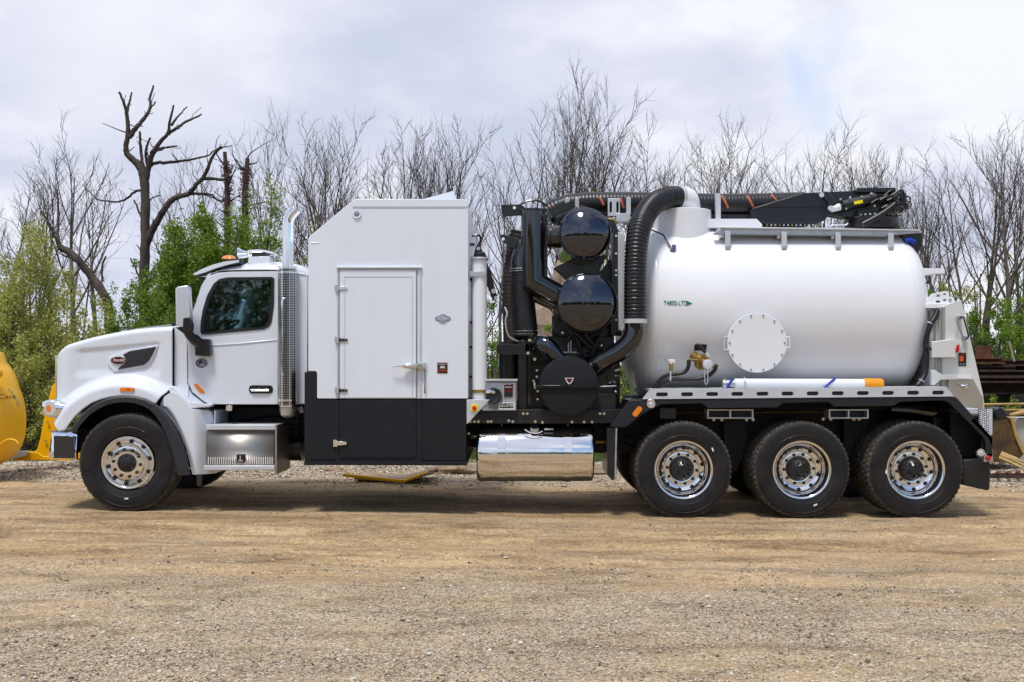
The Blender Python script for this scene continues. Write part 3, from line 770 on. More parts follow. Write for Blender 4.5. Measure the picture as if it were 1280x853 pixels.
# interior
for y in (.55, 1.65):
    st = mk('seat', MB().pprism([(322, 418), (321, 385), (325, 379), (330, 381), (332, 418), (333, 450), (300, 452), (298, 440), (318, 437)], y, y + .42), 'seat', T, bevel=.04)
mk('dashboard', MB().pprism([(238, 416), (262, 413), (268, 418), (268, 450), (238, 450)], CY0 + .08, CY1 - .08), 'interior', T, bevel=.02)
mk('steering_wheel', MB().lathe([(.21 + .014 * math.cos(a), .014 * math.sin(a)) for a in np.linspace(0, 2 * math.pi, 9)[:-1]], W(277, 411, .8), (-.45, 0, .9), 30, close=True), 'interior', T)
mk('headliner', MB().box(X(268), X(380), CY0 + .06, CY1 - .06, Z(345.5), Z(343.5)), 'interior', T)
mk('cab_back_trim', MB().pprism([(346, 345), (379, 345), (379, 500), (346, 500)], CY0 + .05, CY0 + .07), 'interior', T)
# mirrors
mm = mk('mirror', MB().pprism([(219, 361), (221, 358.5), (233, 356.5), (235.5, 358), (236, 372), (238, 400), (237, 409), (222, 408.5), (219.5, 406)], -.02, .10), 'mirror_shell', T, bevel=.025, seg=3)
mk('mirror_foot', MB().pprism([(228.5, 398), (236, 396), (240.5, 405), (240, 414), (231, 415), (228, 410)], -.05, .02), 'black_satin', mm, bevel=.01)
mk('mirror_arm', MB().tube(catmull([W(233, 412, 0.0), W(238, 420, .05), W(245, 426, .12), W(252, 432, .18)], 12), [.05] * 6 + [.06] * 6, 10), 'black_satin', mm)
mk('mirror_base', MB().pprism([(243, 427), (252, 423.5), (262, 424), (262.4, 444), (260, 445.5), (243.5, 444.5)], CY0 - .11, CY0 - .01), 'black_satin', mm, bevel=.02)
mk('mirror_bracket', MB().pprism([(219, 409), (230, 408.5), (242, 424), (245, 430), (238, 427), (228, 416)], .0, .04), 'black_satin', mm, bevel=.005)
m2 = empty('mirror_assembly', (0, FAR, 0), T); m2.scale = (1, -1, 1)
m3 = mm.copy(); COL.objects.link(m3); m3.parent = m2

# ------------------------------------------------------------------ exhaust stack
YS = .15
mk('exhaust_pipe', MB().tube(catmull([W(360, 345, YS), W(360, 310, YS), W(360, 285, YS), W(360.5, 276, YS), W(364, 268.5, YS), W(370.5, 261.5, YS)], 30), .058, 24, caps=False), 'chrome', T).modifiers.new('t', 'SOLIDIFY').thickness = .006
mk('exhaust_shield', MB().lathe([(.088, 0), (.098, 0), (.098, 1.48), (.088, 1.48)], W(359.5, 508.5, YS + .02), (0, 0, 1), 40), 'perforated', T)
for py in (334.5, 341, 500, 507.5):
    mk('shield_band', MB().lathe([(.098, -.008), (.1025, -.008), (.1025, .008), (.098, .008)], W(359.5, py, YS + .02), (0, 0, 1), 40), 'chrome', T)
mk('exhaust_elbow', MB().lathe([(.088, 0), (.088, -.04), (.075, -.085), (.04, -.11), (0, -.115)], W(360, 509, YS + .02), (0, 0, 1), 28), 'alu_grey', T)
mk('grab_handle', MB().tube(catmull([W(357, 373, YS - .08), W(353.8, 374, YS - .12), W(352.5, 380, YS - .13), W(352.5, 425, YS - .13), W(352.5, 462, YS - .13), W(354, 468, YS - .12), W(357, 469, YS - .08)], 40), .012, 8), 'chrome', T)
mk('exhaust_bracket', MB().box(X(366), X(383), .28, .4, Z(440), Z(430)), 'black_satin', T)

# ------------------------------------------------------------------ step box under the door
stp = mk('step_box', MB().pprism([(257, 538), (343, 538), (343, 585.5), (257, 585.5)], .10, .62), 'brushed', T, bevel=.006)
rows = []
for px in (257.5, 342.5):
    rows.append([W(px, 539, .085), W(px, 562, .085), W(px, 568, .075), W(px, 574, .045), W(px, 581, .005)])
mk('step_face', MB().grid(rows), 'brushed', stp, recalc=False).modifiers.new('t', 'SOLIDIFY').thickness = .006
mk('step_top', MB().pprism([(257, 531), (346, 531), (346, 537.5), (257, 537.5)], .06, .62), 'alu_paint', stp, bevel=.006)
mk('step_tread', MB().pprism([(254.5, 582), (343, 582), (343, 587.5), (254.5, 588)], -.03, .30), 'alu_paint', stp, bevel=.006)
mk('step_end', MB().box(X(343.6), X(346), .0, .7, Z(593), Z(531.5)), 'brushed', stp)
rb = None
for k in range(30):
    px = 260 + k * 2.75
    if 294 < px < 306: continue
    p = W(px, 575.5, .0)
    if rb is None: rb = mk('step_rib', MB().tube([(0.004, .005, -.045), (-.006, .045, .03)], .0055, 5), 'brushed', stp); rb.location = p
    else: inst(rb, p, stp)
lt = mk('step_latch', MB().pprism(prr(295.5, 568, 305.5, 577.5, 1.2), -.005, .05), 'black_print', stp)
mk('latch_lever', MB().tube([W(300.5, 569.5, -.012), W(300.5, 575, -.012)], .009, 8), 'alloy', lt)
mk('latch_foot', MB().tube([W(298, 575.8, -.012), W(303.5, 575.8, -.012)], .008, 8), 'alloy', lt)
mk('cab_marker', MB().pprism(prr(282.5, 507, 290, 513.5, 1.5), .16, .25), 'chrome', T, bevel=.004)
mk('mud_flap_bracket', MB().box(X(243), X(249), .08, .12, Z(609), Z(594)), 'dark_plastic', T, bevel=.004)
mk('brass_fitting', MB().tube([W(372, 510, .35), W(379, 509, .35)], .022, 10), 'brass', T)
mk('air_tank', MB().tube([W(352, 560, .75), W(378, 560, .75)], .14, 20), 'black_satin', T)

# ------------------------------------------------------------------ tall equipment box
BOX_W = [(385.2, 300), (386.5, 296.5), (388.5, 294), (440, 251.3), (443.5, 249.4), (448, 248.8), (579, 248.8), (583.5, 250.5), (585.2, 254), (585.2, 498.3), (397.5, 498.3), (396.2, 496.8), (396.2, 466), (394.5, 464), (385.2, 464)]
bx = mk('equipment_box', MB().pprism(BOX_W, 0.0, 2.42), 'box_white', T, bevel=.012, seg=3)
low = mk('lower_liner', MB().pprism([(380.5, 465.2), (393.5, 465.2), (395, 467), (395, 497), (397, 499.6), (582.6, 499.6), (582.3, 574), (583.5, 575.5), (583.5, 582), (380.0, 581.5), (380.0, 577), (380.5, 576)], -.004, 2.42), 'dark_liner', bx, bevel=.006)
mk('panel_seam', MB().pprism([(441, 258.9), (583, 258.9), (583, 260.0), (441, 260.0)], -.004, .01), 'alu_paint', bx)
mk('top_cap', MB().pprism([(440.5, 251.6), (443.5, 249.6), (448, 248.9), (579, 248.9), (583.4, 250.6), (585, 254), (585, 258.7), (441, 258.7)], -.007, .01), 'box_white', bx, bevel=.004)
mk('corner_seam', MB().tube([W(388.5, 303.5, -.003), W(399, 303.5, -.003)], .003, 5), 'alu_paint', bx)
mk('roof_scoop', MB().prism([(X(527, .8), Z(249.5, .8)), (X(567, .8), Z(238.5, .8)), (X(570.5, .8), Z(249.5, .8))], .8, 1.5), 'box_white', bx)
# door of the box
dpoly = lambda a, b, c, d: [(a, b), (c, b), (c, d), (a, d)]
bdoor = mk('box_door', MB().pprism(dpoly(424.5, 337.5, 520, 497.5), -.012, .01), 'box_white', bx, bevel=.004)
mk('door_drip_rail', MB().pprism(dpoly(420, 333.2, 527.5, 335), -.03, .01), 'box_white', bx, bevel=.003)
for p in ([(421, 335.5), (423.2, 335.5), (423.2, 498), (421, 498)], [(524.2, 335.5), (526.5, 335.5), (526.5, 498), (524.2, 498)]):
    mk('door_frame', MB().pprism(p, -.014, .01), 'alu_paint', bx, bevel=.002)
mk('door_frame', MB().pprism(dpoly(423.4, 335.5, 524, 337), -.010, .01), 'alu_paint', bx)
for p in (dpoly(423.5, 337, 424.4, 497.8), dpoly(520.2, 337, 521.2, 497.8), dpoly(424, 336.9, 521, 337.5)):
    mk('door_seal', MB().pprism(p, -.0125, .0), 'grey_lamp', bx)
for p in (dpoly(431, 345.5, 515, 346.4), dpoly(430.2, 345.5, 431.1, 497.5), dpoly(515, 345.5, 516, 497.5)):
    mk('door_trim', MB().pprism(p, -.015, -.01), 'alu_paint', bdoor)
# lower half of the door in liner
mk('lower_door', MB().pprism(dpoly(424.5, 500, 520, 571.5), -.012, -.002), 'dark_liner', bx, bevel=.003)
for p in (dpoly(421, 500, 422.6, 580), dpoly(524, 500, 526, 580), dpoly(426, 571.8, 517, 572.6), dpoly(388, 573, 419, 573.8), dpoly(526, 573.5, 581, 574.6)):
    mk('liner_trim', MB().pprism(p, -.013, -.002), 'fender_grey', bx)
mk('sill_strip', MB().pprism([(380, 577.5), (583.6, 577.5), (584, 581.8), (379.8, 581.3)], -.018, .0), 'dark_liner', bx, bevel=.003)
for py, mt in ((359.8, 'alloy'), (424.8, 'black_satin'), (488, 'black_satin')):
    h = mk('hinge', MB().pprism(prr(418.5, py - 4, 423.5, py + 4, .8), -.032, -.01), 'alu_grey' if mt == 'alloy' else 'alu_grey', bdoor, bevel=.002)
    mk('hinge_strap', MB().pprism([(423.5, py - 2), (434, py - 1.2), (434.5, py + 1.4), (423.5, py + 2)], -.026, -.01), 'alloy' if mt == 'alloy' else 'black_satin', h, bevel=.002)
    for q in (427, 431.5): mk('hinge_screw', MB().cyl(W(q, py, -.026), (0, -1, 0), .006, .004, 8), 'alloy', h)
h = mk('hinge', MB().pprism(prr(416.5, 550, 421.5, 558.5, .8), -.034, -.002), 'alloy', bx, bevel=.002)
mk('hinge_strap', MB().pprism([(421.5, 551.5), (433, 552.3), (433, 556), (421.5, 557)], -.028, -.01), 'alloy', h, bevel=.002)
# handle
hd = mk('box_door_handle', MB().tube([W(488, 458, -.07), W(502, 457.5, -.075), W(505, 457.3, -.07), W(516, 457.5, -.06), W(520, 458, -.05)], [.006, .010, .026, .036, .026], 12), 'alloy', bdoor)
mk('handle_socket', MB().cyl(W(525.5, 458, -.01), (0, -1, 0), .036, .05, 16, .006), 'alloy', hd)
mk('handle_plate', MB().pprism(prr(521, 453.5, 532.5, 461.5, 1), -.03, -.01), 'alu_grey', hd, bevel=.002)
mk('handle_cord', MB().tube([W(531, 461, -.03), W(531.3, 476, -.03), W(531, 492, -.025)], [.004, .004, .007], 6), 'black_print', hd)
# round marker lamp, emblem, warning sticker
lp = mk('round_lamp', MB().lathe([(.0, .012), (.028, .012), (.030, .018), (.042, .018), (.048, .010), (.05, 0)], W(446.2, 267.8, 0), (0, -1, 0), 28), 'chrome', bx)
mk('lamp_lens', MB().lathe([(.0, .020), (.02, .018), (.028, .013)], W(446.2, 267.8, 0), (0, -1, 0), 20), 'grey_lamp', lp)
em = mk('emblem', MB().pprism(oval(553.6, 398.2, 9.8, 3.8, 28), -.006, .0), 'blue_print', bx)
mk('emblem_globe', MB().pprism(oval(553.6, 398.4, 6.2, 6.2, 28), -.005, .0), 'alu_grey', em)
mk('emblem_field', MB().pprism(oval(553.6, 398.2, 8.2, 2.8, 28), -.008, -.004), 'alu_paint', em)
text('emblem_letters', 'VACX', 'blue_print', W(553.6, 398.3, -.0085), .05, em)
stk = mk('warning_sticker', MB().pprism(prr(546.6, 453.3, 559.4, 466.6, .6), -.005, 0), 'badge_red', bx)
mk('sticker_field', MB().pprism(dpoly(547.8, 454.3, 558.2, 465.6), -.007, -.004), 'black_print', stk)
mk('sticker_dome', MB().pprism([(549.5, 460.4), (550.3, 458.2), (553, 457), (555.8, 458.2), (556.6, 460.4)], -.009, -.006), 'alu_paint', stk)
text('sticker_title', 'WARNING', 'white_print', W(553, 455.5, -.0075), .018, stk)
text('sticker_text', 'DANGER', 'orange_print', W(553, 463.2, -.0075), .024, stk)
mk('step_valve', MB().tube([W(377.5, 516, .3), W(376, 508, .3)], .03, 8), 'alu_grey', T)

# ------------------------------------------------------------------ wash-down wand tube and its bracket
tube_ = mk('wand_tube', MB().cyl(W(599.5, 500, .14), (0, 0, 1), .078, 1.50, 28), 'pvc_white', T)
mk('tube_flange', MB().cyl(W(599.5, 325.5, .14), (0, 0, 1), .096, .025, 28, .004), 'alu_grey', tube_)
mk('tube_cap', MB().cyl(W(599.5, 323.4, .14), (0, 0, 1), .085, .012, 28), 'alu_paint', tube_)
mk('tube_bracket', MB().pprism([(586, 339.2), (607.5, 339.2), (607.5, 344.5), (586, 346)], .05, .20), 'alu_grey', T, bevel=.004)
mk('tube_clamp', MB().lathe([(.078, 0), (.088, 0), (.088, .03), (.078, .03)], W(599.5, 490.5, .14), (0, 0, 1), 24), 'brass', tube_)
mk('bracket_post', MB().box(X(586.5), X(591), .35, .41, Z(520), Z(316)), 'alu_grey', T)
mk('bracket_post', MB().box(X(590.0), X(593.0), .45, .50, Z(470), Z(380)), 'taupe', T)
for py in (300, 345, 400, 432, 470):
    mk('post_clip', MB().box(X(586), X(592), .30, .36, Z(py + 3), Z(py)), 'black_satin', T)
tri = mk('corner_gusset', MB().pprism([(583.3, 499.6), (612, 499.6), (584.5, 529.8), (583.3, 529.8)], .0, .03), 'alu_paint', T, bevel=.003)
mk('button_plate', MB().pprism(prr(588.5, 505.8, 597.8, 514.6, .6), -.012, 0), 'yellow_print', tri, bevel=.002)
mk('stop_button', MB().lathe([(0, .03), (.02, .028), (.024, .02), (.024, 0)], W(593, 510.2, -.012), (0, -1, 0), 20), 'red', tri)
# ------------------------------------------------------------------ control panel
cp = mk('control_panel', MB().pprism(dpoly(603, 475.5, 645.5, 513.5), .10, .45), 'diamond', T, bevel=.004)
mk('panel_rim', MB().pprism(dpoly(603, 474, 647, 476), .09, .45), 'alu_paint', cp)
mk('hose_socket', MB().lathe([(0, .02), (.05, .025), (.07, .035), (.082, .03), (.085, 0)], W(617.5, 494.5, .10), (0, -1, 0), 28), 'black_satin', cp)
mk('coupling', MB().tube([W(608, 490, .06), W(613, 489, .04), W(618, 490.5, .06)], .018, 10), 'alloy', cp)
ps = mk('danger_sticker', MB().pprism(dpoly(630, 480.8, 640.8, 496), .094, .1), 'badge_red', cp)
mk('sticker_field', MB().pprism(dpoly(630.8, 482, 640, 486), .092, .095), 'black_print', ps)
mk('sticker_field', MB().pprism(dpoly(630.8, 489.8, 640, 495.2), .092, .095), 'black_print', ps)
text('sticker_title', 'DANGER', 'white_print', W(635.4, 484, .0915), .018, ps)
ns = mk('no_step_sign', MB().pprism(dpoly(623.3, 503.2, 643.6, 512), .092, .1), 'white_print', cp)
mk('sign_field', MB().pprism(dpoly(624.3, 504.2, 641.8, 510.2), .090, .093), 'black_print', ns)
text('sign_text', 'NO-STEP', 'white_print', W(633, 507.2, .0895), .042, ns)

# ------------------------------------------------------------------ blower / filter group: structure behind
mk('support_panel', MB().pprism([(645, 428), (652, 420), (768, 420), (768, 531), (645, 531)], .55, .75), 'black_satin', T, bevel=.01)
mk('support_post', MB().pprism(dpoly(648, 425, 658, 512), .30, .38), 'black_satin', T, bevel=.01)
mk('support_post', MB().pprism(dpoly(660, 445, 663, 505), .25, .30), 'black_gloss', T)
mk('base_beam', MB().pprism(dpoly(584, 512, 780, 529.5), .14, .60), 'black_matte', T, bevel=.006)
mk('pump_housing', MB().pprism([(748, 440), (764, 432), (768, 460), (768, 515), (745, 515)], .30, .55), 'black_satin', T, bevel=.02)
mk('rear_shroud', MB().pprism(dpoly(748, 445, 775, 520), 1.0, 1.04), 'black_satin', T)
mk('side_box', MB().pprism(dpoly(735, 492, 770, 524), .20, .5), 'black_matte', T, bevel=.01)
# tall dark backing plate behind the domes with its bolted edge
bp_ = mk('backing_plate', MB().pprism([(742, 268), (768, 276), (775, 292), (777, 420), (690, 420), (690, 396), (702, 380), (718, 358), (752, 338), (766, 318), (768, 300)], .62, .68), 'black_satin', T, bevel=.004)
mk('edge_plate', MB().pprism([(766, 286), (772.5, 290), (773, 412), (768, 418), (764, 418)], .35, .62), 'black_satin', T)
for py in (295, 317, 338, 344, 372, 400):
    bolt(*W(770, py, .34), T, r=.012, m='pvc_white')
mk('white_post', MB().pprism([(772.5, 290), (781, 293), (780.5, 410), (778, 414), (773, 412)], .30, .50), 'alu_paint', T, bevel=.004)
# square intake duct
dk = mk('intake_duct', MB().tube([W(666.5, 263.5, .28), W(666.5, 352, .28), W(712, 377, .28)], [.135, .142, .125], 40), 'black_gloss', T, ang=30)
mk('duct_flange', MB().cyl(W(666.5, 264.5, .28), (0, 0, 1), .145, .02, 36), 'black_satin', dk)
mk('duct_side_box', MB().pprism([(676, 268), (684.5, 268), (684.5, 352), (676, 352)], .30, .60), 'black_satin', dk)
# the two domed silencers
for cx, cy, rpx, yy in ((731.5, 291.5, 33.0, .10), (734, 378.5, 38.3, .04)):
    r = rpx / S(yy); c = W(cx, cy, yy)
    prof = [(0.0, -.105), (r * .2, -.101), (r * .4, -.088), (r * .6, -.066), (r * .75, -.045), (r * .88, -.021), (r * .95, -.005), (r, .012), (r, .04)]
    d = mk('silencer', MB().lathe([(r * .985, .03), (r * .985, 1.1)], c, (0, 1, 0), 64), 'black_gloss', T)
    d.name = 'silencer_drum'
    mk('domed_cover', MB().lathe([(a, b + .02) for a, b in [(0.0, -.105), (r * .15, -.103), (r * .3, -.096), (r * .45, -.083), (r * .6, -.064), (r * .75, -.040), (r * .88, -.016), (r * .96, .006), (r, .03), (r, .05)]], c, (0, 1, 0), 96), 'black_mirror', d, ang=60)
mk('silencer_neck', MB().tube([W(684, 296, .35), W(706, 296, .35)], .125, 28), 'black_gloss', T)
mk('neck_band', MB().lathe([(.125, 0), (.132, 0), (.132, .03), (.125, .03)], W(686, 296, .35), (1, 0, 0), 28), 'black_satin', T)
mk('lower_arm', MB().tube([W(664, 370, .4), W(690, 382, .4), W(706, 400, .4)], .05, 12), 'black_gloss', T)
mk('cross_strut', MB().pprism([(692, 335), (712, 325), (760, 318), (745, 345), (710, 352)], .45, .55), 'black_satin', T, bevel=.01)
mk('cross_strut', MB().pprism([(684, 262), (712, 252), (720, 258), (690, 272)], .55, .62), 'black_satin', T)
mk('cross_strut', MB().pprism([(694, 392), (712, 398), (760, 412), (758, 420), (700, 420), (690, 412)], .50, .58), 'black_satin', T)
# hoist lugs
for P_ in ([(626, 256), (651, 255.5), (660, 262), (651, 269), (628, 270.5)], [(625, 295), (629, 292.5), (650, 301), (652, 312), (640, 310), (627, 301)]):
    lg = mk('lifting_lug', MB().pprism(P_, .38, .42), 'black_satin', T, bevel=.004)
    bolt(*W(P_[0][0] + (17 if P_[0][0] == 626 else 4), P_[0][1] + 4, .38), lg, r=.018, m='pvc_white')
mk('lug_arm', MB().tube(catmull([W(645, 259, .5), W(658, 252, .5), W(672, 251, .5), W(684, 258, .5)], 14), .012, 6), 'black_satin', T)

def hose(name, pts, r, m, n=None, amp=.06, per=None, sides=20, parent=T, Yuse=True):
    L = sum((Vector(b) - Vector(a)).length for a, b in zip(pts, pts[1:]))
    per = per or r * .3
    k = max(12, int(L / per * 4)); P_ = catmull(pts, k)
    d = 0; rs = []
    for i, p in enumerate(P_):
        if i: d += (p - P_[i - 1]).length
        rs.append(r * (1 + amp * math.sin(2 * math.pi * d / per)))
    return mk(name, MB().tube(P_, rs, sides), m, parent, ang=70)
# corrugated hoses on the left of the group
hose('suction_hose', [W(650, 290, .55), W(645, 312, .55), W(641, 345, .55), W(640, 385, .55), W(641, 430, .55)], .105, 'brown_hose', per=.045, amp=.03)
hose('discharge_hose', [W(658, 420, .42), W(654, 380, .42), W(653, 350, .42), W(654, 335, .42)], .132, 'rubber_hose', per=.03, amp=.015)
mk('hose_elbow', MB().tube(catmull([W(652.5, 336, .42), W(653.5, 322, .42), W(660, 308, .42), W(672, 303, .42)], 12), .125, 24), 'black_gloss', T)
for py in (337, 340):
    mk('hose_clamp', MB().lathe([(.134, 0), (.140, .004), (.140, .012), (.134, .016)], W(653, py, .42), (-.05, 0, 1), 28), 'alloy', T)
for py in (415, 418.5):
    mk('hose_clamp', MB().lathe([(.134, 0), (.140, .004), (.140, .012), (.134, .016)], W(657.5, py, .42), (0, 0, 1), 28), 'alloy', T)
mk('duct_lower', MB().tube([W(635, 428, .42), W(635, 476, .42)], .105, 24), 'black_gloss', T)
mk('duct_collar', MB().pprism(prr(621, 430, 662, 443, 3), .28, .60), 'black_satin', T, bevel=.02)
for py in (448, 460):
    mk('duct_band', MB().lathe([(.105, 0), (.110, 0), (.110, .02), (.105, .02)], W(635, py, .42), (0, 0, 1), 24), 'black_gloss', T)
mk('hydraulic_hose', MB().tube(catmull([W(631, 384, .3), W(634, 392, .28), (X(632, .28), .28, Z(402, .28)), W(636, 420, .3), W(650, 428, .35)], 24), .012, 6), 'alu_grey', T)
# chain and swivels between box and hoses
mk('hook_arm', MB().pprism([(601, 308), (606, 322), (613, 338), (618, 358), (622, 372), (616, 376), (609, 358), (600, 330), (596, 312)], .50, .55), 'black_satin', T, bevel=.004)
for px, py, r in ((598, 311, .022), (617, 364, .028), (620, 372.5, .022), (612, 411, .02), (617, 348, .016)):
    bolt(*W(px, py, .48), T, r=r, m='alu_grey')
mk('crane_hook', MB().tube(catmull([W(590, 295, .5), W(598, 294, .5), W(601, 300, .5), W(596, 310, .5), W(593, 322, .5)], 16), .014, 6), 'black_satin', T)
mk('swivel', MB().pprism([(594, 316), (606, 315), (609, 322), (603, 326), (594, 325)], .4, .46), 'black_satin', T, bevel=.006)
for k in range(9):
    px = 620 - k * 1.2; py = 376 + k * 5.4
    mk('chain_link', MB().lathe([(.018 + .006 * math.cos(a), .006 * math.sin(a)) for a in np.linspace(0, 2 * math.pi, 7)[:-1]], W(px, py, .5), (0, 1, .2) if k % 2 else (1, 0, .2), 10, close=True), 'black_satin', T)

# round filter with strap, its elbow and flange
fc = W(711, 482.5, .02); fr = 37.6 / S(.02)
fl = mk('filter_drum', MB().lathe([(fr * .97, .02), (fr * .97, .55)], fc, (0, 1, 0), 56), 'black_satin', T)
mk('filter_lid', MB().lathe([(0, -.012), (fr * .9, -.008), (fr * .985, 0), (fr, .012), (fr, .06), (fr * .96, .065)], fc, (0, 1, 0), 64), 'dark_liner', fl)
mk('lid_strap', MB().pprism([(669, 481.5), (753, 481.5), (753, 484.8), (669, 484.8)], -.02, .004), 'black_gloss', fl, bevel=.002)
mk('strap_latch', MB().tube([W(750, 483.2, -.015), W(764, 482.8, 0), W(770, 482.4, .02)], .008, 6), 'alu_grey', fl)
mk('strap_latch', MB().tube([W(668, 478, 0), W(669, 486, .0)], .012, 6), 'alu_grey', fl)
ts = mk('triangle_sticker', MB().pprism([(706, 472.4), (717.4, 472.4), (714.5, 478.5), (711.8, 480.6), (709, 478.5)], .002, .012), 'white_print', fl)
mk('sticker_print', MB().pprism([(707.4, 473), (716, 473), (713.8, 477.4), (711.8, 479.2), (709.8, 477.4)], .0005, .004), 'badge_red', ts)
mk('filter_elbow', MB().tube(catmull([W(672, 433, .28), W(676, 429, .16), W(684, 432, .11), W(694, 443, .11), W(706, 458, .14)], 20), [.085] * 14 + [.08] * 6, 24), 'black_mirror', T)
fg = mk('elbow_flange', MB().lathe([(.0, 0), (.148, 0), (.150, .01), (.150, .03), (.0, .03)], W(673.5, 435, .28), (0, 1, 0), 32), 'black_gloss', T)
for a in (20, 90, 140, 205, 250, 330):
    p = W(673.5, 435, .275); bolt(p.x + .13 * math.cos(R(a)), p.y, p.z + .13 * math.sin(R(a)), fg, r=.018)
# pipe from the big hose to the filter
mk('inlet_pipe', MB().tube(catmull([W(793.5, 402, .10), W(793, 414, .10), W(788, 427, .10), W(775, 439, .12), W(758, 449, .16), W(744, 459, .22)], 30), .105, 28), 'black_gloss', T)
cl = mk('hose_clamp', MB().lathe([(.118, 0), (.127, .003), (.127, .045), (.118, .048)], W(794, 404.5, .10), (0, 0, 1), 32), 'alu_paint', T)
hose('vacuum_hose', [W(794, 402, .10), W(794, 370, .10), W(794.5, 335, .11), W(796, 305, .14), W(800, 284, .22), W(808, 266, .38), W(820, 253, .55), W(836, 247, .75), W(848, 246.5, .90)], .120, 'rubber_hose', per=.038, amp=.055, sides=28)
mk('hose_clamp', MB().lathe([(.124, 0), (.134, .003), (.134, .03), (.124, .033)], W(846, 246.5, .88), (.8, .55, .05), 32), 'alu_paint', T)
# tangle of small hoses and fittings
rng = random.Random(4)
for k in range(16):
    a = (rng.uniform(700, 740), rng.uniform(415, 440)); b = (rng.uniform(740, 768), rng.uniform(425, 500))
    y = rng.uniform(.22, .5)
    mk('small_hose', MB().tube(catmull([W(a[0], a[1], y), W(a[0] + rng.uniform(5, 25), a[1] - rng.uniform(-10, 14), y - .06), W((a[0] + b[0]) / 2 + rng.uniform(-5, 12), (a[1] + b[1]) / 2, y - .03), W(b[0], b[1], y)], 16), rng.uniform(.008, .014), 6), 'rubber_hose', T)
for k in range(9):
    y = .2; px = 700 + k * 3.2
    mk('manifold_fitting', MB().cyl(W(px, 440.5, .3), (0, -1, 0), .010, .03, 8), 'alu_grey', T)
mk('valve_block', MB().pprism(dpoly(688, 434, 736, 446), .32, .45), 'black_satin', T, bevel=.004)
for px in (710.5, 713.5): mk('valve_stem', MB().tube([W(px, 440, .28), W(px, 426, .28)], .007, 6), 'alu_grey', T)
for px, py in [(703, 416), (752, 432), (768, 452), (770, 470), (773, 462), (776, 497), (766, 508), (758, 507), (671, 463), (671, 471), (672, 489), (672, 499), (654, 517), (659, 517), (750, 517), (755, 517), (770, 463), (776, 440),
               (588, 527), (593, 527), (598, 527), (610, 527), (614, 527), (636, 526), (641, 527), (669, 527), (678, 528), (715, 527.5), (730, 527.5), (740, 527.5), (768, 511), (586, 542), (667, 476)]:
    bolt(*W(px, py, .28 if py < 512 or py > 540 else .13), T, r=.015 if py > 500 else .013)
for k in range(10):
    mk('fitting', MB().cyl(W(rng.uniform(752, 770), rng.uniform(470, 510), .26), (rng.uniform(-1, 1), -1, rng.uniform(-1, 1)), .014, .05, 8), rng.choice(['alu_grey', 'brass', 'black_satin', 'alloy']), T)
mk('amber_fitting', MB().tube([W(646, 476, .3), W(646.5, 500, .3)], .010, 6), 'brass', T)
mk('amber_fitting', MB().tube([W(645, 508, .3), W(646.5, 518, .3)], .012, 6), 'brass', T)
mk('brake_line', MB().tube([W(745, 552.5, .5), W(758, 552.5, .5)], .018, 8), 'brass', T)

# ------------------------------------------------------------------ fuel tank
fy = .36; fz = Z(566, fy) ; fr2 = .308
fx0, fx1 = X(595, .1), X(743.5, .1)
ft = mk('fuel_tank', MB().lathe([(0, 0), (fr2 * .7, .0), (fr2 * .92, .006), (fr2 * .985, .02), (fr2, .045), (fr2, fx1 - fx0 - .045), (fr2 * .985, fx1 - fx0 - .02), (fr2 * .92, fx1 - fx0 - .006), (fr2 * .7, fx1 - fx0), (0, fx1 - fx0)], (fx0, fy, fz), (1, 0, 0), 72), 'chrome', T, ang=50)
for px in (627, 710):
    stp_ = mk('tank_strap', MB().lathe([(fr2, -.045), (fr2 + .006, -.042), (fr2 + .006, .042), (fr2, .045)], (X(px, .1), fy, fz), (1, 0, 0), 64), 'chrome', ft)
    mk('strap_bolt', MB().tube([W(px, 533, .16), W(px, 523, .16)], .014, 8), 'black_satin', ft)
mk('filler_cap', MB().lathe([(0, .03), (.05, .03), (.055, .02), (.055, 0)], W(668, 536.5, .16), (0, -.6, .8), 20), 'alloy', ft)
mk('cap_handle', MB().tube(catmull([W(656, 537, .10), W(663, 541, .08), W(672, 541.5, .08), W(678, 539, .09)], 12), .008, 6), 'alloy', ft)
dp = mk('data_plate', MB().box(-.05, .05, -.002, .002, -.012, .012), 'alu_paint', ft); dp.location = W(686, 536.5, .155); dp.rotation_euler = (R(-50), 0, 0)

# ------------------------------------------------------------------ debris tank
TR, TCY, TCZ = 1.0, 1.25, 2.205
TX0, TX1, HD = X(824, .25), X(1143.5, .25), .37
prof = []
for a in np.linspace(0, 90, 16): prof.append((TR * math.sin(R(a)) ** .98, -HD * math.cos(R(a))))
prof += [(TR, (TX1 - TX0) * f) for f in (0.001, .25, .5, .75, .999)]
for a in np.linspace(90, 0, 16): prof.append((TR * math.sin(R(a)) ** .98, (TX1 - TX0) + HD * math.cos(R(a))))
tk = mk('debris_tank', MB().lathe(prof, (TX0, TCY, TCZ), (1, 0, 0), 128), 'tank_white', T, ang=60)
for x in (TX0, TX1):
    mk('weld_seam', MB().lathe([(TR - .004, -.010), (TR + .003, 0), (TR - .004, .010)], (x, TCY, TCZ), (1, 0, 0), 128), 'tank_white', tk)
def tank_y(z, r=TR): return TCY - math.sqrt(max(0, r * r - (z - TCZ) ** 2))
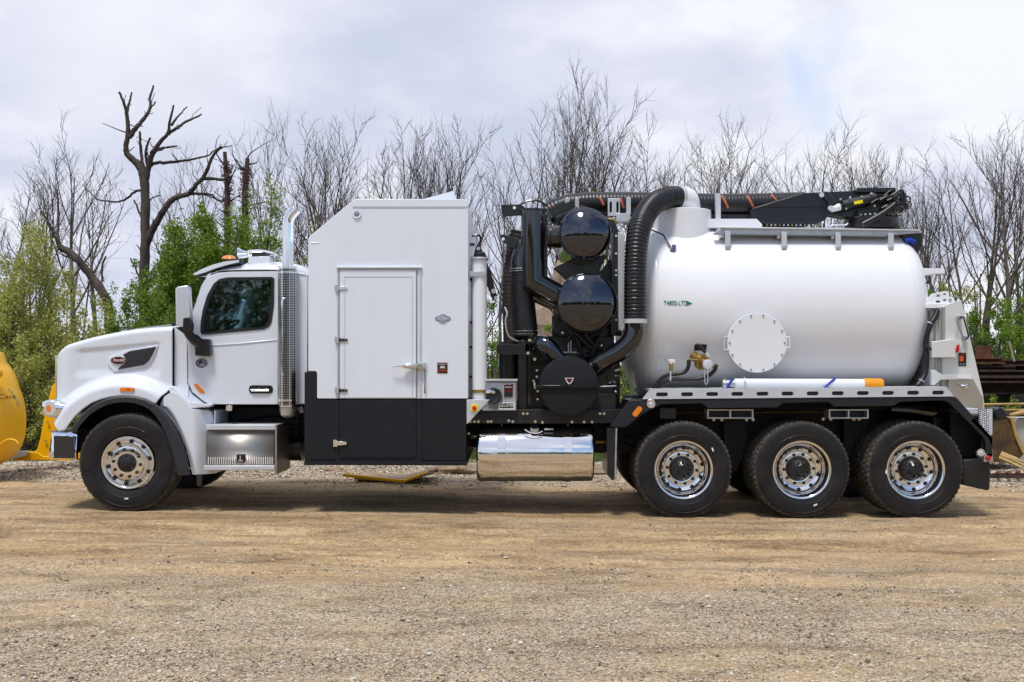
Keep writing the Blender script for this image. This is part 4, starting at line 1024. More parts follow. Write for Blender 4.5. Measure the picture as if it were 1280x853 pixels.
# side cover with bolts
cc = W(946, 428.5, .2); cr = 37.4 / S(.2)
cv = mk('side_cover', MB().lathe([(0, 0), (cr - .004, 0), (cr, .004), (cr, .018), (cr, .022), (cr, .026)], (cc.x, .185, cc.z), (0, 1, 0), 72), 'tank_white', tk)
mk('cover_neck', MB().lathe([(cr * .93, 0), (cr * .93, .35)], (cc.x, .21, cc.z), (0, 1, 0), 56), 'tank_white', cv)
mk('cover_ring', MB().lathe([(cr * .9, 0), (cr * 1.005, 0), (cr * 1.005, .02), (cr * .9, .02)], (cc.x, .212, cc.z), (0, 1, 0), 72), 'alu_paint', cv)
for k in range(14):
    a = 2 * math.pi * (k + .5) / 14 + R(90); bolt(cc.x + cr * .92 * math.cos(a), .183, cc.z + cr * .92 * math.sin(a), cv, r=.0095, m='grey_lamp')
mk('cover_handle', MB().tube([W(909, 421.5, .19), W(905, 422, .17), W(905, 437, .17), W(911, 437.5, .19)], .012, 8), 'alu_paint', cv)
mk('cover_handle', MB().tube([W(983, 421, .2), W(987, 422, .19), W(987, 434, .19), W(983, 435, .2)], .009, 8), 'tank_white', cv)
# lettering on the tank
def on_tank(px, py, off=.004):
    z = Z(py, .3); y = tank_y(z)
    z = EYE - (py - 456) / S(y); y = tank_y(z)
    n = math.atan2(z - TCZ, -(y - TCY))
    return Vector((X(px, y), y - off * math.cos(n), z + off * math.sin(n))), n
p, n_ = on_tank(847.5, 379.2)
text('tank_lettering', 'T4800-LTD', 'green_print', p + Vector((-.025, 0, 0)), .070, tk, rot=(R(90) - n_, 0, 0), xs=.78, ext=.002)
ar = mk('lettering_arrow', MB().prism([(-.03, -.026), (.035, 0), (-.03, .026)], -.002, .002), 'green_print', tk); ar.location = on_tank(861.5, 379.2)[0]; ar.rotation_euler = (-n_, 0, 0)
# drain valve, sticker and hoses
vs2 = mk('valve_sticker', MB().box(-.066, .066, -.001, .003, -.036, .036), 'black_print', tk); vs2.location, n_ = on_tank(875.5, 434.2, .006); vs2.rotation_euler = (-n_, 0, 0)
text('sticker_text', 'WASH', 'badge_red', on_tank(875.5, 434.2, .011)[0], .034, tk, rot=(R(90) - n_, 0, 0))
vp = W(879, 452, .16)
vb = mk('brass_valve', MB().lathe([(.05, -.14), (.05, -.02), (.078, -.015), (.085, .0), (.085, .05), (.06, .055), (.055, .12)], (vp.x - .02, .20, vp.z + .005), (.15, -.3, -.15), 22), 'brass', tk)
mk('valve_body', MB().lathe([(.04, 0), (.062, .02), (.062, .06), (.04, .08)], W(874, 443.5, .17), (.1, 0, -1), 16), 'brass', vb)
mk('valve_cap', MB().lathe([(0, .055), (.045, .05), (.054, .04), (.054, 0)], W(884, 456, .10), (0, -1, .08), 22), 'alu_paint', vb)
mk('cap_pin', MB().tube([W(881, 462, .05), W(881, 478, .05), W(883, 481, .05), W(885, 477, .05), W(884.5, 461, .05)], .005, 6), 'alu_paint', vb)
mk('valve_lever', MB().tube([W(871, 430, .10), W(877, 436, .09), W(882, 441, .10)], [.016, .018, .016], 8), 'black_satin', vb)
mk('valve_knob', MB().tube([W(882, 441, .10), W(886, 446, .10)], .02, 8), 'alu_paint', vb)
mk('valve_fitting', MB().tube([W(861, 450, .12), W(872, 449.5, .13)], .013, 8), 'brass', vb)
mk('valve_fitting', MB().tube([W(890, 459, .12), W(895.5, 455, .11)], .014, 8), 'brass', vb)
mk('water_hose', MB().tube(catmull([W(861, 450, .12), W(860.5, 458, .12), W(856, 465, .13), W(845, 467.5, .14), W(835, 468.5, .15), W(825, 475, .17), W(817, 487, .2)], 30), .022, 10), 'rubber_hose', T)
mk('water_hose', MB().tube(catmull([W(895.5, 456, .11), W(893, 463, .11), W(885, 470, .12), W(870, 474, .13), W(850, 474.5, .14), W(838, 474.5, .14), W(828, 480, .16), W(822, 489, .19)], 30), .022, 10), 'rubber_hose', T)
hc = mk('hose_clip', MB().pprism(dpoly(836, 449, 844, 453.5), .15, .30), 'pvc_white', tk, bevel=.004)
mk('clip_body', MB().pprism(dpoly(837.5, 454, 841.5, 464), .13, .20), 'brass', hc, bevel=.006)
mk('clip_chain', MB().tube([W(838.5, 464, .13), W(838, 476, .12)], .008, 6), 'alu_paint', hc)
# collar and elbow on top
colr = mk('top_collar', MB().lathe([(.0, .0), (.325, 0), (.33, -.006), (.33, -.62)], (X(852.5, 1.0), 1.0, Z(262.8, .9)), (0, 0, 1), 64), 'tank_white', tk)
mk('collar_elbow', MB().tube(catmull([(X(861, 1.05), 1.05, Z(268, 1.0)), (X(861, 1.05), 1.05, Z(258, 1.0)), (X(858, 1.02), 1.0, Z(250, 1.0)), (X(849, .95), .93, Z(246, .9))], 12), .135, 28), 'tank_white', colr)
mk('collar_side', MB().pprism([(884, 273.5), (946, 273.5), (953, 280.5), (953, 285), (884, 285)], .80, 1.7), 'tank_white', tk, bevel=.006)
mk('level_sensor', MB().tube([W(812.5, 286.5, .70), W(829, 293.5, .60), W(838, 309, .5)], .009, 6), 'black_satin', tk)
mk('sensor_head', MB().tube([W(838, 317, .5), W(841.5, 312, .49), W(843, 306, .48)], [.014, .03, .022], 10), 'blue_print', tk)
# walkway rail along the top
rl = mk('walkway_rail', MB().pprism([(893, 291.2), (903, 284), (1150, 287.8), (1152, 291), (1108, 294.5), (895, 293)], .55, .60), 'alu_grey', tk, bevel=.004)
mk('rail_lip', MB().pprism([(901, 283.2), (1150, 286.9), (1151, 288.6), (901, 285.2)], .52, .85), 'alu_paint', rl, bevel=.003)
mk('rail_lower', MB().pprism([(893, 291.4), (1108, 294.2), (1108, 295.6), (893, 293)], .53, .60), 'grey_lamp', rl)
for px in (910, 980.5, 1048, 1114):
    sg = 289 + (px - 910) * .012
    zt = Z(sg, .58); pb = 311 + (1 if px > 1000 else 0)
    mk('rail_leg', MB().pprism([(px - 3.2, sg), (px + 3.2, sg), (px + 3.2, pb - 2), (px + 2.4, pb), (px - 2.6, pb), (px - 3.2, pb - 2)], .50, .53), 'alu_paint', rl, bevel=.003)
    mk('leg_foot', MB().pprism(dpoly(px - 3, pb - 4, px + 3, pb), .49, .66), 'alu_grey', rl, bevel=.003)
    if px < 1110: mk('rail_tab', MB().pprism(dpoly(px - 9, sg + 3, px - 5, sg + 8), .54, .8), 'taupe', rl)
mk('rear_tray', MB().pprism([(1128, 291.5), (1152.5, 291.5), (1152, 307), (1147, 318), (1140, 309), (1130, 302)], .6, 1.2), 'black_satin', tk)
mk('tray_strap', MB().tube([W(1131, 301, .58), W(1137, 300, .57), W(1143, 303, .58)], .03, 8), 'blue_strap', tk)
# struts under the tank (cradle)
for px in (860, 980, 1100):
    mk('tank_cradle', MB().pprism(dpoly(px - 20, 494, px + 20, 512), .6, 1.9), 'black_matte', T)
mk('tank_sub_frame', MB().box(X(800), X(1170), .72, 1.78, 1.08, 1.24), 'black_matte', T)

# ------------------------------------------------------------------ boom on top
BY = 1.15
def WB(px, py, y=BY): return W(px, py, y)
bh = hose('boom_hose', [WB(684, 268), WB(700, 260), WB(720, 255.5), WB(750, 254), WB(800, 254), WB(850, 255), WB(900, 256), WB(950, 255.5), WB(1005, 254)], .130, 'rubber_hose', per=.04, amp=.012, sides=20)
hose('boom_hose_lower', [WB(695, 276, 1.0), WB(720, 265, 1.05), WB(760, 262, 1.2), WB(860, 265, 1.3), WB(940, 264, 1.3)], .085, 'rubber_hose', per=.04, amp=.02, sides=16)
for a, b in (((691, 256.5), (699, 267)), ((750, 245.5), (755, 256)), ((776, 247.5), (780, 259)), ((903, 243.5), (911, 259)), ((935, 244), (943, 258.5)), ((966, 243), (972, 250))):
    p0, p1 = WB(*a, .985), WB(*b, .97)
    pts = []
    cy, cz = BY, Z((a[1] + b[1]) / 2 if False else 256, BY)
    for t in np.linspace(0, 1, 6):
        x = p0.x + (p1.x - p0.x) * t; z = p0.z + (p1.z - p0.z) * t
        dz = max(-.115, min(.115, z - Z(256, BY)))
        pts.append(Vector((x, BY - math.sqrt(max(0.0002, .135 ** 2 - dz * dz)) - .002, z)))
    mk('hose_stripe', MB().tube(pts, .016, 5), 'orange_stripe', bh)
for px, w_ in ((709.5, 5), (721.5, 4.5)):
    mk('hose_band', MB().pprism(dpoly(px - w_ / 2 - .5, 247, px + w_ / 2, 266), .98, 1.3), 'taupe', T, bevel=.004)
kb = mk('boom_clamp', MB().pprism([(760, 248), (775, 247.5), (775, 270), (760, 270)], .92, .98, [prr(762, 252, 765, 266, 1.3), prr(770.5, 252, 773.5, 266, 1.3)]), 'alu_paint', T, bevel=.003)
mk('clamp_foot', MB().pprism([(771, 267), (786, 266), (789, 272), (785, 277), (770, 277)], .88, .98), 'alu_paint', kb, bevel=.005)
mk('clamp_bar', MB().pprism(dpoly(783, 246.5, 788.5, 268), .95, 1.0), 'alu_paint', kb, bevel=.003)
mk('clamp_base', MB().pprism([(760, 273), (770, 273), (772, 280), (758, 281)], .92, 1.1), 'brass', kb, bevel=.005)
mk('boom_post', MB().pprism([(894.5, 242), (900, 242), (901, 246), (901, 273.5), (895, 273.5)], .93, 1.0), 'alu_paint', T, bevel=.003)
bm_ = mk('boom_beam', MB().pprism([(938.5, 275), (938.5, 262), (946, 258), (975, 249.5), (1003, 241), (1032, 240.2), (1040, 252), (1038, 266), (1030, 276), (1012, 279.6), (956, 280), (948, 275)], .95, 1.3), 'fender_grey', T, bevel=.012)
mk('beam_fold', MB().pprism([(940, 262), (975, 250.5), (1003, 257), (1035, 257.5), (1035, 258.5), (952, 258.8)], .945, .96), 'fender_grey', bm_)
mk('beam_spine', MB().pprism(dpoly(866, 268, 940, 275), 1.05, 1.2), 'fender_grey', T, bevel=.005)
mk('boom_rear_arm', MB().pprism([(1030, 240.2), (1120, 236.5), (1122, 246), (1100, 262), (1060, 272), (1038, 268)], 1.08, 1.3), 'black_satin', T, bevel=.008)
mk('boom_top_box', MB().pprism(dpoly(1072, 234.8, 1120, 240.2), 1.0, 1.35), 'black_satin', T, bevel=.004)
cyl_ = mk('hydraulic_cylinder', MB().tube([WB(1046, 259.5, .95), WB(1053, 257.8, .95), WB(1053.5, 257.7, .95), WB(1094, 247.5, .95)], [.035, .035, .062, .062], 18), 'black_satin', T)
mk('cylinder_rod', MB().tube([WB(1038, 261.3, .95), WB(1050, 258.6, .95)], .04, 14), 'pvc_white', cyl_)
mk('cylinder_label', MB().pprism([(1067.5, 251.7), (1078.3, 249.6), (1078.6, 253.6), (1067.9, 255.6)], .882, .89), 'yellow_print', cyl_)
mk('boom_link', MB().pprism([(1026, 243), (1031, 238.5), (1036, 240), (1046, 252), (1043, 262), (1036, 262), (1034, 252)], .92, .98), 'black_satin', T, bevel=.008)
for px, py, r in ((1026.5, 244, .028), (1037.5, 260.5, .03), (1062.5, 247, .013), (1050.5, 249, .012), (1089, 242, .013), (1093, 257.5, .012), (1101, 248, .013), (1057.5, 261, .011), (1077, 246, .012), (1103, 275, .015)):
    bolt(*WB(px, py, .90), T, r=r, m='alu_paint' if r > .012 else 'steel_bolt')
mk('boom_joint', MB().pprism([(1117, 240), (1133, 240.5), (1134, 262), (1128, 268), (1116, 262), (1112, 252)], 1.0, 1.3), 'black_satin', T, bevel=.01)
rng = random.Random(9)
for k in range(11):
    a = (rng.uniform(1085, 1118), rng.uniform(243, 262)); b = (rng.uniform(1120, 1138), rng.uniform(250, 268)); y = rng.uniform(.85, 1.1)
    mk('boom_line', MB().tube(catmull([WB(a[0], a[1], y), WB(a[0] + 12, a[1] - 6, y), WB(b[0] + rng.uniform(-2, 5), b[1] - 8, y), WB(b[0], b[1], y), WB(b[0] - rng.uniform(6, 14), b[1] + rng.uniform(0, 3), y)], 18), rng.uniform(.008, .014), 6), 'rubber_hose', T)
mk('boom_pipe', MB().tube(catmull([WB(1124, 249, .9), WB(1118, 256, .88), WB(1108, 264, .86), WB(1095, 272, .85), WB(1078, 281, .85)], 20), .038, 12), 'rubber_hose', T)
mk('boom_swivel', MB().tube([WB(1108, 258, .9), WB(1113, 262, .9)], .03, 10), 'taupe', T)
mk('boom_wheel', MB().lathe([(.05 + .012 * math.cos(a), .012 * math.sin(a)) for a in np.linspace(0, 2 * math.pi, 8)[:-1]], WB(1124, 262, .92), (.2, 1, .1), 18, close=True), 'alu_grey', T)
tt = mk('turntable', MB().lathe([(.0, 0), (.31, 0), (.315, .02), (.315, .12), (.29, .14), (0, .14)], (X(1090, 1.15), 1.15, Z(285.5, 1.0)), (0, 0, 1), 48), 'black_satin', T)
for k in range(9):
    a = R(225 + k * 11.2); mk('turntable_bolt', MB().cyl((X(1090, 1.15) + .27 * math.cos(a), 1.15 + .27 * math.sin(a), Z(285.5, 1.0) + .14), (0, 0, 1), .013, .02, 8), 'alu_paint', tt)
mk('boom_pedestal', MB().pprism([(1072, 262), (1112, 258), (1110, 273), (1070, 273)], 1.0, 1.3), 'black_satin', T, bevel=.01)
mk('grab_rail', MB().tube(catmull([WB(1038, 284, .7), WB(1041, 281.5, .7), WB(1056, 281.5, .7), WB(1060, 279, .7)], 12), .009, 6), 'alu_paint', T)
# rope of small rollers under the beam
for k in range(14):
    mk('roller', MB().cyl(W(958 + k * 5.2, 281.8, 1.0), (0, -1, 0), .012, .04, 8), 'alu_grey' if k % 3 else 'brass', T)

# ------------------------------------------------------------------ rear wheel guard: perforated white rail over an angular black fender
slots = [prr(820 + k * 31.4, 490.6, 835 + k * 31.4, 495.6, 2.4) for k in range(12)]
gr = mk('guard_rail', MB().pprism([(812, 487.3), (1184, 484.6), (1192.5, 495.5), (803, 499)], -.03, .0, [[(a, b - (a - 820) * .0065) for a, b in s] for s in slots]), 'alu_paint', T, bevel=.003)
mk('rail_back', MB().pprism([(815, 489.5), (1182, 487), (1188, 494), (808, 497)], .0, .02), 'fender_grey', gr)
mk('guard_top', MB().pprism([(812, 486.2), (1184, 483.5), (1184, 486), (812, 488.6)], -.028, .45), 'alu_paint', gr)
FD = [(803, 499.8), (1192.5, 496.2), (1196, 497), (1240, 546.5), (1241, 548), (1241, 571.5), (1233, 573), (1231.5, 550.5), (1229, 546), (1185.5, 502.5), (1176, 500.5), (1125, 502.5), (1117, 507.5), (1043, 508.4), (1036, 502.6), (979, 503.8), (972, 509.5), (885, 510.5), (878, 504.4), (826, 505.5), (806, 516), (783, 534), (762.5, 533.5), (787, 499.8)]
fdn = mk('wheel_fender', MB().pprism(FD, -.02, .05), 'fender_grey', T, bevel=.006)
mk('fender_sheet', MB().pprism([(803, 499.2), (1195, 496.5), (1240.5, 547), (1240.5, 572), (1236, 572), (1236, 549), (1193, 500), (806, 503.5), (780, 534.5), (763, 533.5), (787, 500.5)], .05, .66), 'black_satin', fdn)
mk('fender_lamp', MB().lathe([(0, .020), (.026, .02), (.03, .03), (.044, .03), (.052, .02), (.054, 0)], W(813.5, 504.8, -.02), (0, -1, 0), 28), 'chrome', fdn)
mk('lamp_lens', MB().lathe([(0, .028), (.02, .026), (.028, .020)], W(813.5, 504.8, -.02), (0, -1, 0), 20), 'clear_lens', fdn)
aml = mk('amber_lamp', MB().prism(rrect(-.062, -.028, .062, .028, .026), -.012, .012), 'orange_lens', fdn, bevel=.004); aml.location = W(796.5, 514.5, -.03); aml.rotation_euler = (0, R(-50), 0)
mk('mud_flap', MB().pprism([(759, 535), (768.5, 535), (768.5, 599), (765, 600.5), (759, 593)], .0, .62), 'black_satin', T)
mk('flap_pole', MB().tube([W(770.5, 535, .0), W(769, 600, .0)], .01, 8), 'alu_grey', T)
mk('mud_flap', MB().pprism([(1204.5, 575), (1238, 572), (1237.5, 611), (1235, 613.4), (1206, 607), (1203.5, 604)], .04, .60), 'black_satin', T, bevel=.01)
rlp = mk('rear_round_lamp', MB().lathe([(0, .020), (.026, .02), (.03, .03), (.040, .03), (.047, .02), (.049, 0)], W(1224.8, 565.5, -.02), (0, -1, 0), 28), 'chrome', fdn)
mk('lamp_lens', MB().lathe([(0, .028), (.02, .026), (.028, .020)], W(1224.8, 565.5, -.02), (0, -1, 0), 20), 'clear_lens', rlp)
rl2 = mk('tail_lamp_bracket', MB().pprism([(1229.5, 567), (1241, 566.4), (1241.5, 577), (1230, 577.5)], -.02, .15), 'alu_grey', fdn, bevel=.003)
mk('tail_lamp', MB().lathe([(0, .02), (.022, .018), (.028, .01), (.03, 0)], W(1235.2, 572.8, -.02), (0, -1, 0), 20), 'red_lens', rl2)
for q in ((825, 845), (884, 942), (1036, 1086)):
    mk('fender_plate', MB().pprism(dpoly(q[0], 510, q[1], 523.5), .10, .14) if q[0] < 850 else MB().pprism(dpoly(q[0], 511.5, q[1], 523.5), .10, .30, [dpoly(q[0] + 2, 513.3, (q[0] + q[1]) / 2 - 1, 521.8), dpoly((q[0] + q[1]) / 2 + 1, 513.3, q[1] - 2, 521.8)]), 'alu_grey' if q[0] > 850 else 'fender_grey', T, bevel=.003)
    if q[0] > 850: mk('plate_web', MB().pprism(dpoly(q[0] + 1, 512, q[1] - 1, 523), .22, .24), 'fender_grey', T)
for px in (892, 902, 933, 941, 1028.5, 1038, 1067, 1073.5):
    bolt(*W(px, 524.5 if px < 950 else 523.8, .28), T, r=.018)
mk('air_line', MB().tube([W(845, 516, .3), W(882, 515.5, .3)], .008, 6), 'brass', T)
mk('air_line', MB().tube([W(944, 515.5, .3), W(1034, 515, .3)], .008, 6), 'brass', T)
mk('suspension_hanger', MB().pprism([(905, 500), (930, 500), (935, 560), (920, 590), (905, 560)], .62, .8), 'black_matte', T)
mk('suspension_hanger', MB().pprism([(1055, 500), (1085, 500), (1085, 560), (1070, 590), (1055, 560)], .62, .8), 'black_matte', T)
mk('suspension_tank', MB().tube([W(1110, 512, .6), W(1170, 514, .6)], .12, 20), 'black_gloss', T)
mk('rear_chassis_box', MB().box(X(780), X(1200), .74, .76, .62, .82), 'black_matte', T)

# ------------------------------------------------------------------ rear end: tailgate, hinges, hydraulics
tg = mk('tail_plate', MB().pprism([(1175, 384), (1201.5, 375), (1204, 384), (1229, 493), (1231.5, 516), (1222, 512), (1196, 497), (1175, 484)], .32, .36), 'pale_plate', T, bevel=.004)
mk('tail_box', MB().prism([(X(a, .32), Z(b, .32)) for a, b in [(1172, 382), (1203, 376), (1227, 492), (1172, 492)]], .37, 2.13), 'pale_plate', T, bevel=.006)
mk('hinge_column', MB().pprism(dpoly(1163, 388, 1176, 484), .44, .62), 'pale_green', T, bevel=.004)
mk('column_groove', MB().pprism(dpoly(1176.3, 384, 1177.6, 484), .30, .34), 'grey_lamp', tg)
mk('column_strip', MB().pprism(dpoly(1178, 384, 1181.5, 432), .305, .33), 'taupe', tg)
mk('skirt_panel', MB().pprism([(1186, 474), (1217, 474), (1226, 492), (1229, 497), (1229, 515), (1201, 508), (1190, 493), (1185, 487)], .27, .33), 'taupe', tg, bevel=.004)
mk('skirt_latch', MB().lathe([(0, .03), (.024, .028), (.03, .015), (.03, 0)], W(1207, 482.5, .27), (0, -1, 0), 18), 'alloy', tg)
mk('latch_bar', MB().tube([W(1198, 480, .24), W(1206, 482, .23)], .008, 6), 'alloy', tg)
mk('hinge_shelf', MB().pprism([(1148, 335), (1176, 335.5), (1181, 337), (1181, 342), (1172, 342), (1152, 345.5), (1149, 342)], .48, .62), 'tank_white', T, bevel=.004)
lk = mk('hinge_lug', MB().pprism([(1155, 378), (1167, 366.5), (1183, 363.5), (1186, 365), (1186.5, 371), (1190.5, 371.5), (1193, 374.5), (1191, 379), (1189, 385), (1158, 384)], .38, .42, [prr(1170, 368.2, 1175.5, 371.0, .8), prr(1170, 375.6, 1175.5, 378.4, .8), prr(1179, 366.5, 1183, 369, .8), prr(1179, 373.8, 1183, 376.4, .8)]), 'tank_white', T, bevel=.003)
mk('lug_back', MB().pprism([(1160, 372), (1186, 366), (1190, 384), (1160, 383)], .45, .48), 'grey_lamp', lk)
mk('lug_pin', MB().cyl(W(1187.5, 375, .38), (0, -1, 0), .014, .01, 12), 'grey_lamp', lk)
mk('lug_rail', MB().pprism(dpoly(1157, 380, 1189.5, 385), .33, .43), 'tank_white', lk, bevel=.004)
mk('lamp_housing', MB().pprism([(1165, 427), (1191, 424), (1203, 424.5), (1204, 429), (1195.5, 446.5), (1165, 447)], .24, .32), 'pale_plate', T, bevel=.006)
mk('side_reflector_lamp', MB().pprism([(1197, 431), (1199.8, 430.6), (1198.6, 440), (1195, 441), (1195, 437)], .22, .26), 'red_lens', T, bevel=.002)
mk('hinge_plate', MB().pprism(dpoly(1160, 424, 1166, 451), .36, .42), 'pale_green', T, bevel=.002)
for p_ in ((1163, 426), (1170, 425.5), (1163, 449), (1170, 449.5)):
    mk('plate_bolt', MB().cyl(W(*p_, .36), (0, -1, 0), .012, .02, 8), 'alu_grey', T)
lk2 = mk('lower_lock', MB().pprism([(1164.5, 463), (1168, 462), (1178, 468.5), (1212, 468), (1212, 474), (1177, 474.5), (1167, 482), (1164.5, 481)], .24, .30), 'pale_plate', T, bevel=.003)
mk('reflective_tape', MB().pprism(dpoly(1197, 467.6, 1213.5, 473.4), .228, .238), 'white_print', lk2)
tgd = mk('caution_sticker', MB().pprism(dpoly(1198.3, 441, 1207.8, 457.6), .314, .322), 'black_print', tg)
mk('sticker_picture', MB().pprism([(1199.2, 445), (1203, 444.4), (1204.6, 447), (1203.8, 451.5), (1200, 452), (1199.2, 450)], .310, .316), 'orange_print', tgd)
text('sticker_title', 'CAUTION', 'orange_print', W(1203, 442.8, .311), .014, tgd)
text('sticker_text', 'KEEP CLEAR', 'white_print', W(1203, 455.2, .311), .011, tgd)
hb = mk('grab_bar', MB().tube(catmull([W(1200, 398, .30), W(1196, 399.5, .24), W(1197, 403, .22), W(1203.5, 421, .22), W(1206, 423.5, .24), W(1208.5, 422.5, .30)], 24), .009, 8), 'grey_lamp', tg)
hb = mk('grab_bar', MB().tube(catmull([W(1199.5, 397.5, .28), W(1204, 396.5, .22), W(1206, 402, .20), W(1210.5, 420, .20), W(1207, 424, .25)], 24), .009, 8), 'black_print', tg)
for p_ in ((1200, 397), (1207, 422.5)):
    mk('bar_foot', MB().pprism(prr(p_[0] - 3, p_[1] - 2.5, p_[0] + 3, p_[1] + 2.5, 1), .27, .33), 'alu_grey', tg, bevel=.003)
mk('rear_hose', MB().tube(catmull([W(1172, 388, .34), W(1169, 396, .32), W(1163, 406, .30), W(1159, 418, .30), W(1157, 432, .32), W(1158, 450, .32), W(1157, 464, .32), W(1153, 474, .30), W(1147, 482, .28)], 40), .030, 10), 'rubber_hose', T)
mk('rear_hose', MB().tube(catmull([W(1155, 353, .6), W(1162, 354, .5), W(1166, 360, .45), W(1167, 367, .42)], 16), .014, 8), 'rubber_hose', T)
mk('rear_hose', MB().tube(catmull([W(1157, 431, .30), W(1161, 435, .27), W(1167, 437, .26)], 10), .018, 8), 'rubber_hose', T)
for p_ in ((1162, 404), (1152, 476)):
    mk('hose_tie', MB().lathe([(.032, -.008), (.037, -.008), (.037, .008), (.032, .008)], W(p_[0], p_[1], .30), (.5, 0, .9), 14), 'alu_grey', T)
mk('rear_gusset', MB().pprism([(1167, 474.5), (1178, 474.5), (1178, 484), (1167, 484)], .36, .4), 'pale_green', T)
# rear bumper step, diamond plate
mk('rear_bar', MB().pprism(dpoly(1206, 511, 1227, 517.5), .05, .5), 'alu_paint', T, bevel=.008)
rs_ = mk('rear_step_plate', MB().pprism([(1224, 511), (1240.5, 511), (1240.5, 542.5), (1236, 545.5), (1230, 538), (1224, 530)], .02, .05), 'diamond', T, bevel=.002)
mk('plate_edge', MB().pprism([(1235.5, 511.2), (1240.5, 511.2), (1240.5, 542.5), (1236.5, 545.5)], .012, .03), 'alu_paint', rs_)
mk('rear_leg', MB().pprism([(1231, 546), (1237, 546), (1241.5, 562), (1241.5, 566), (1230.5, 567)], .04, .12), 'taupe', T, bevel=.003)
mk('rear_cylinder', MB().tube([W(1240, 513.5, .5), W(1253, 513, .5)], .035, 14), 'taupe', T)
mk('cylinder_end', MB().cyl(W(1250, 516, .38), (0, 1, 0), .062, .22, 22, .01), 'fender_grey', T)
mk('cylinder_lug', MB().pprism([(1241, 518), (1257, 512), (1258.5, 524), (1250, 526), (1241, 526)], .42, .55), 'black_satin', T, bevel=.006)
mk('cross_tube', MB().box(X(1190), X(1228), .5, 2.0, .72, 1.15), 'black_satin', T, bevel=.01)

mk('inner_wheel_panel', MB().pprism([(1188, 501), (1236, 549), (1236, 575), (1200, 575), (1188, 545)], .30, .33), 'black_matte', T)
# ================================================================== loose things carried on or lying by the truck
dt = mk('discharge_tube', MB().tube([W(918, 480, .10), W(1080, 480.5, .10)], .058, 24), 'pvc_white')
set_props(dt, label='long white plastic tube with orange end cap strapped along the guard rail under the tank', cat='tube')
mk('tube_neck', MB().tube([W(903, 480, .10), W(920, 480, .10)], .045, 20), 'alu_grey', dt)
mk('tube_flange', MB().lathe([(.04, 0), (.066, .002), (.066, .012), (.04, .014)], W(904, 480, .10), (1, 0, 0), 24), 'alloy', dt)
mk('tube_flange', MB().lathe([(.04, 0), (.072, .002), (.072, .014), (.04, .016)], W(929, 479.5, .10), (1, 0, 0), 24), 'alu_grey', dt)
mk('end_cap', MB().tube([W(1079, 480.5, .10), W(1081, 480.5, .10), W(1100, 480.5, .10), W(1103, 480.5, .10)], [.062, .064, .064, .056], 24), 'orange_cap', dt)
for a in ((908, 489, 914, 476, 'n'), (1026, 489, 1042, 474, 'n')):
    s_ = mk('ratchet_strap', MB().tube(catmull([W(a[0], a[1], .02), W(a[0] + (a[2] - a[0]) * .4, a[1] - 6, .03), W(a[2], a[3], .05), W(a[2] + 2, a[3] - 1, .12)], 10), .012, 5), 'blue_strap')
    set_props(s_, label='blue ratchet strap tying the white tube near its ' + ('flanged open end' if a[0] < 1000 else 'orange capped end'), cat='strap', group='straps round the white tube')
    mk('buckle', MB().tube([W(a[0] - 1, a[1], .01), W(a[0] + 3, a[1] - 2, .01)], .013, 6), 'steel_bolt', s_)
slz = empty('wooden_frame', (X(497, 3.2), 3.2, 0), label='yellow edged panel lying on the gravel behind the truck under the tall box', cat='panel')
def at(o, x, y, z, rz=0, rx=0): o.location = (x, y, z); o.rotation_euler = (rx, 0, rz); return o
py_ = 3.3
mkp = mk('panel_board', MB().prism([(-.55, .07), (.05, .03), (.50, .14), (.50, .165), (.05, .055), (-.55, .095)], -.2, .6), 'rock', slz)
mk('edge_strip', MB().tube([(-.70, -.22, .13), (.10, -.34, .06)], .024, 8), 'yellow', slz)
mk('edge_strip', MB().tube([(.10, -.34, .06), (.42, -.10, .15)], .024, 8), 'yellow', slz)
mk('edge_strip', MB().tube([(.42, -.10, .15), (.55, .0, .17)], .016, 8), 'rust_orange', slz)

# ================================================================== ground
def hash_noise(x, y, seed=0):
    return 0.5 * (math.sin(x * 1.7 + seed) * math.cos(y * 2.3 + seed * 1.3) + .5 * math.sin(x * 4.1 + y * 3.3 + seed * 2) + .3 * math.sin(x * 9.7 - y * 7.9 + seed))
def stretch_axis(lo, hi, step, far, grow=1.28):
    a = list(np.arange(lo, hi + 1e-6, step)); s = step; v = a[-1]
    while v < far: s *= grow; v += s; a.append(v)
    s = step; v = a[0]; pre = []
    while v > -far: s *= grow; v -= s; pre.append(v)
    return np.array(pre[::-1] + a)
gx = stretch_axis(-9, 9, .05, 900); gy = stretch_axis(-7.5, 8.5, .045, 900)
from mathutils import noise as mn
GX, GY = np.meshgrid(gx, gy)
def base_height(x, y):
    g = -0.03 + 0.066 * np.clip((1.9 - x) / 6.0, 0, 1) ** 2 * (3 - 2 * np.clip((1.9 - x) / 6.0, 0, 1))
    far = 1 - np.clip((np.abs(y - 1) - 3.2) / 4, 0, 1)
    g = g * far
    # low bank of gravel behind the truck
    g = g + .10 * np.exp(-((y - 5.0) / .7) ** 2) * (.8 + .4 * np.sin(x * 1.3) * np.sin(x * .37 + 1))
    g = g + .55 * np.clip((y - 9) / 12, 0, 1) ** 1.5
    return g
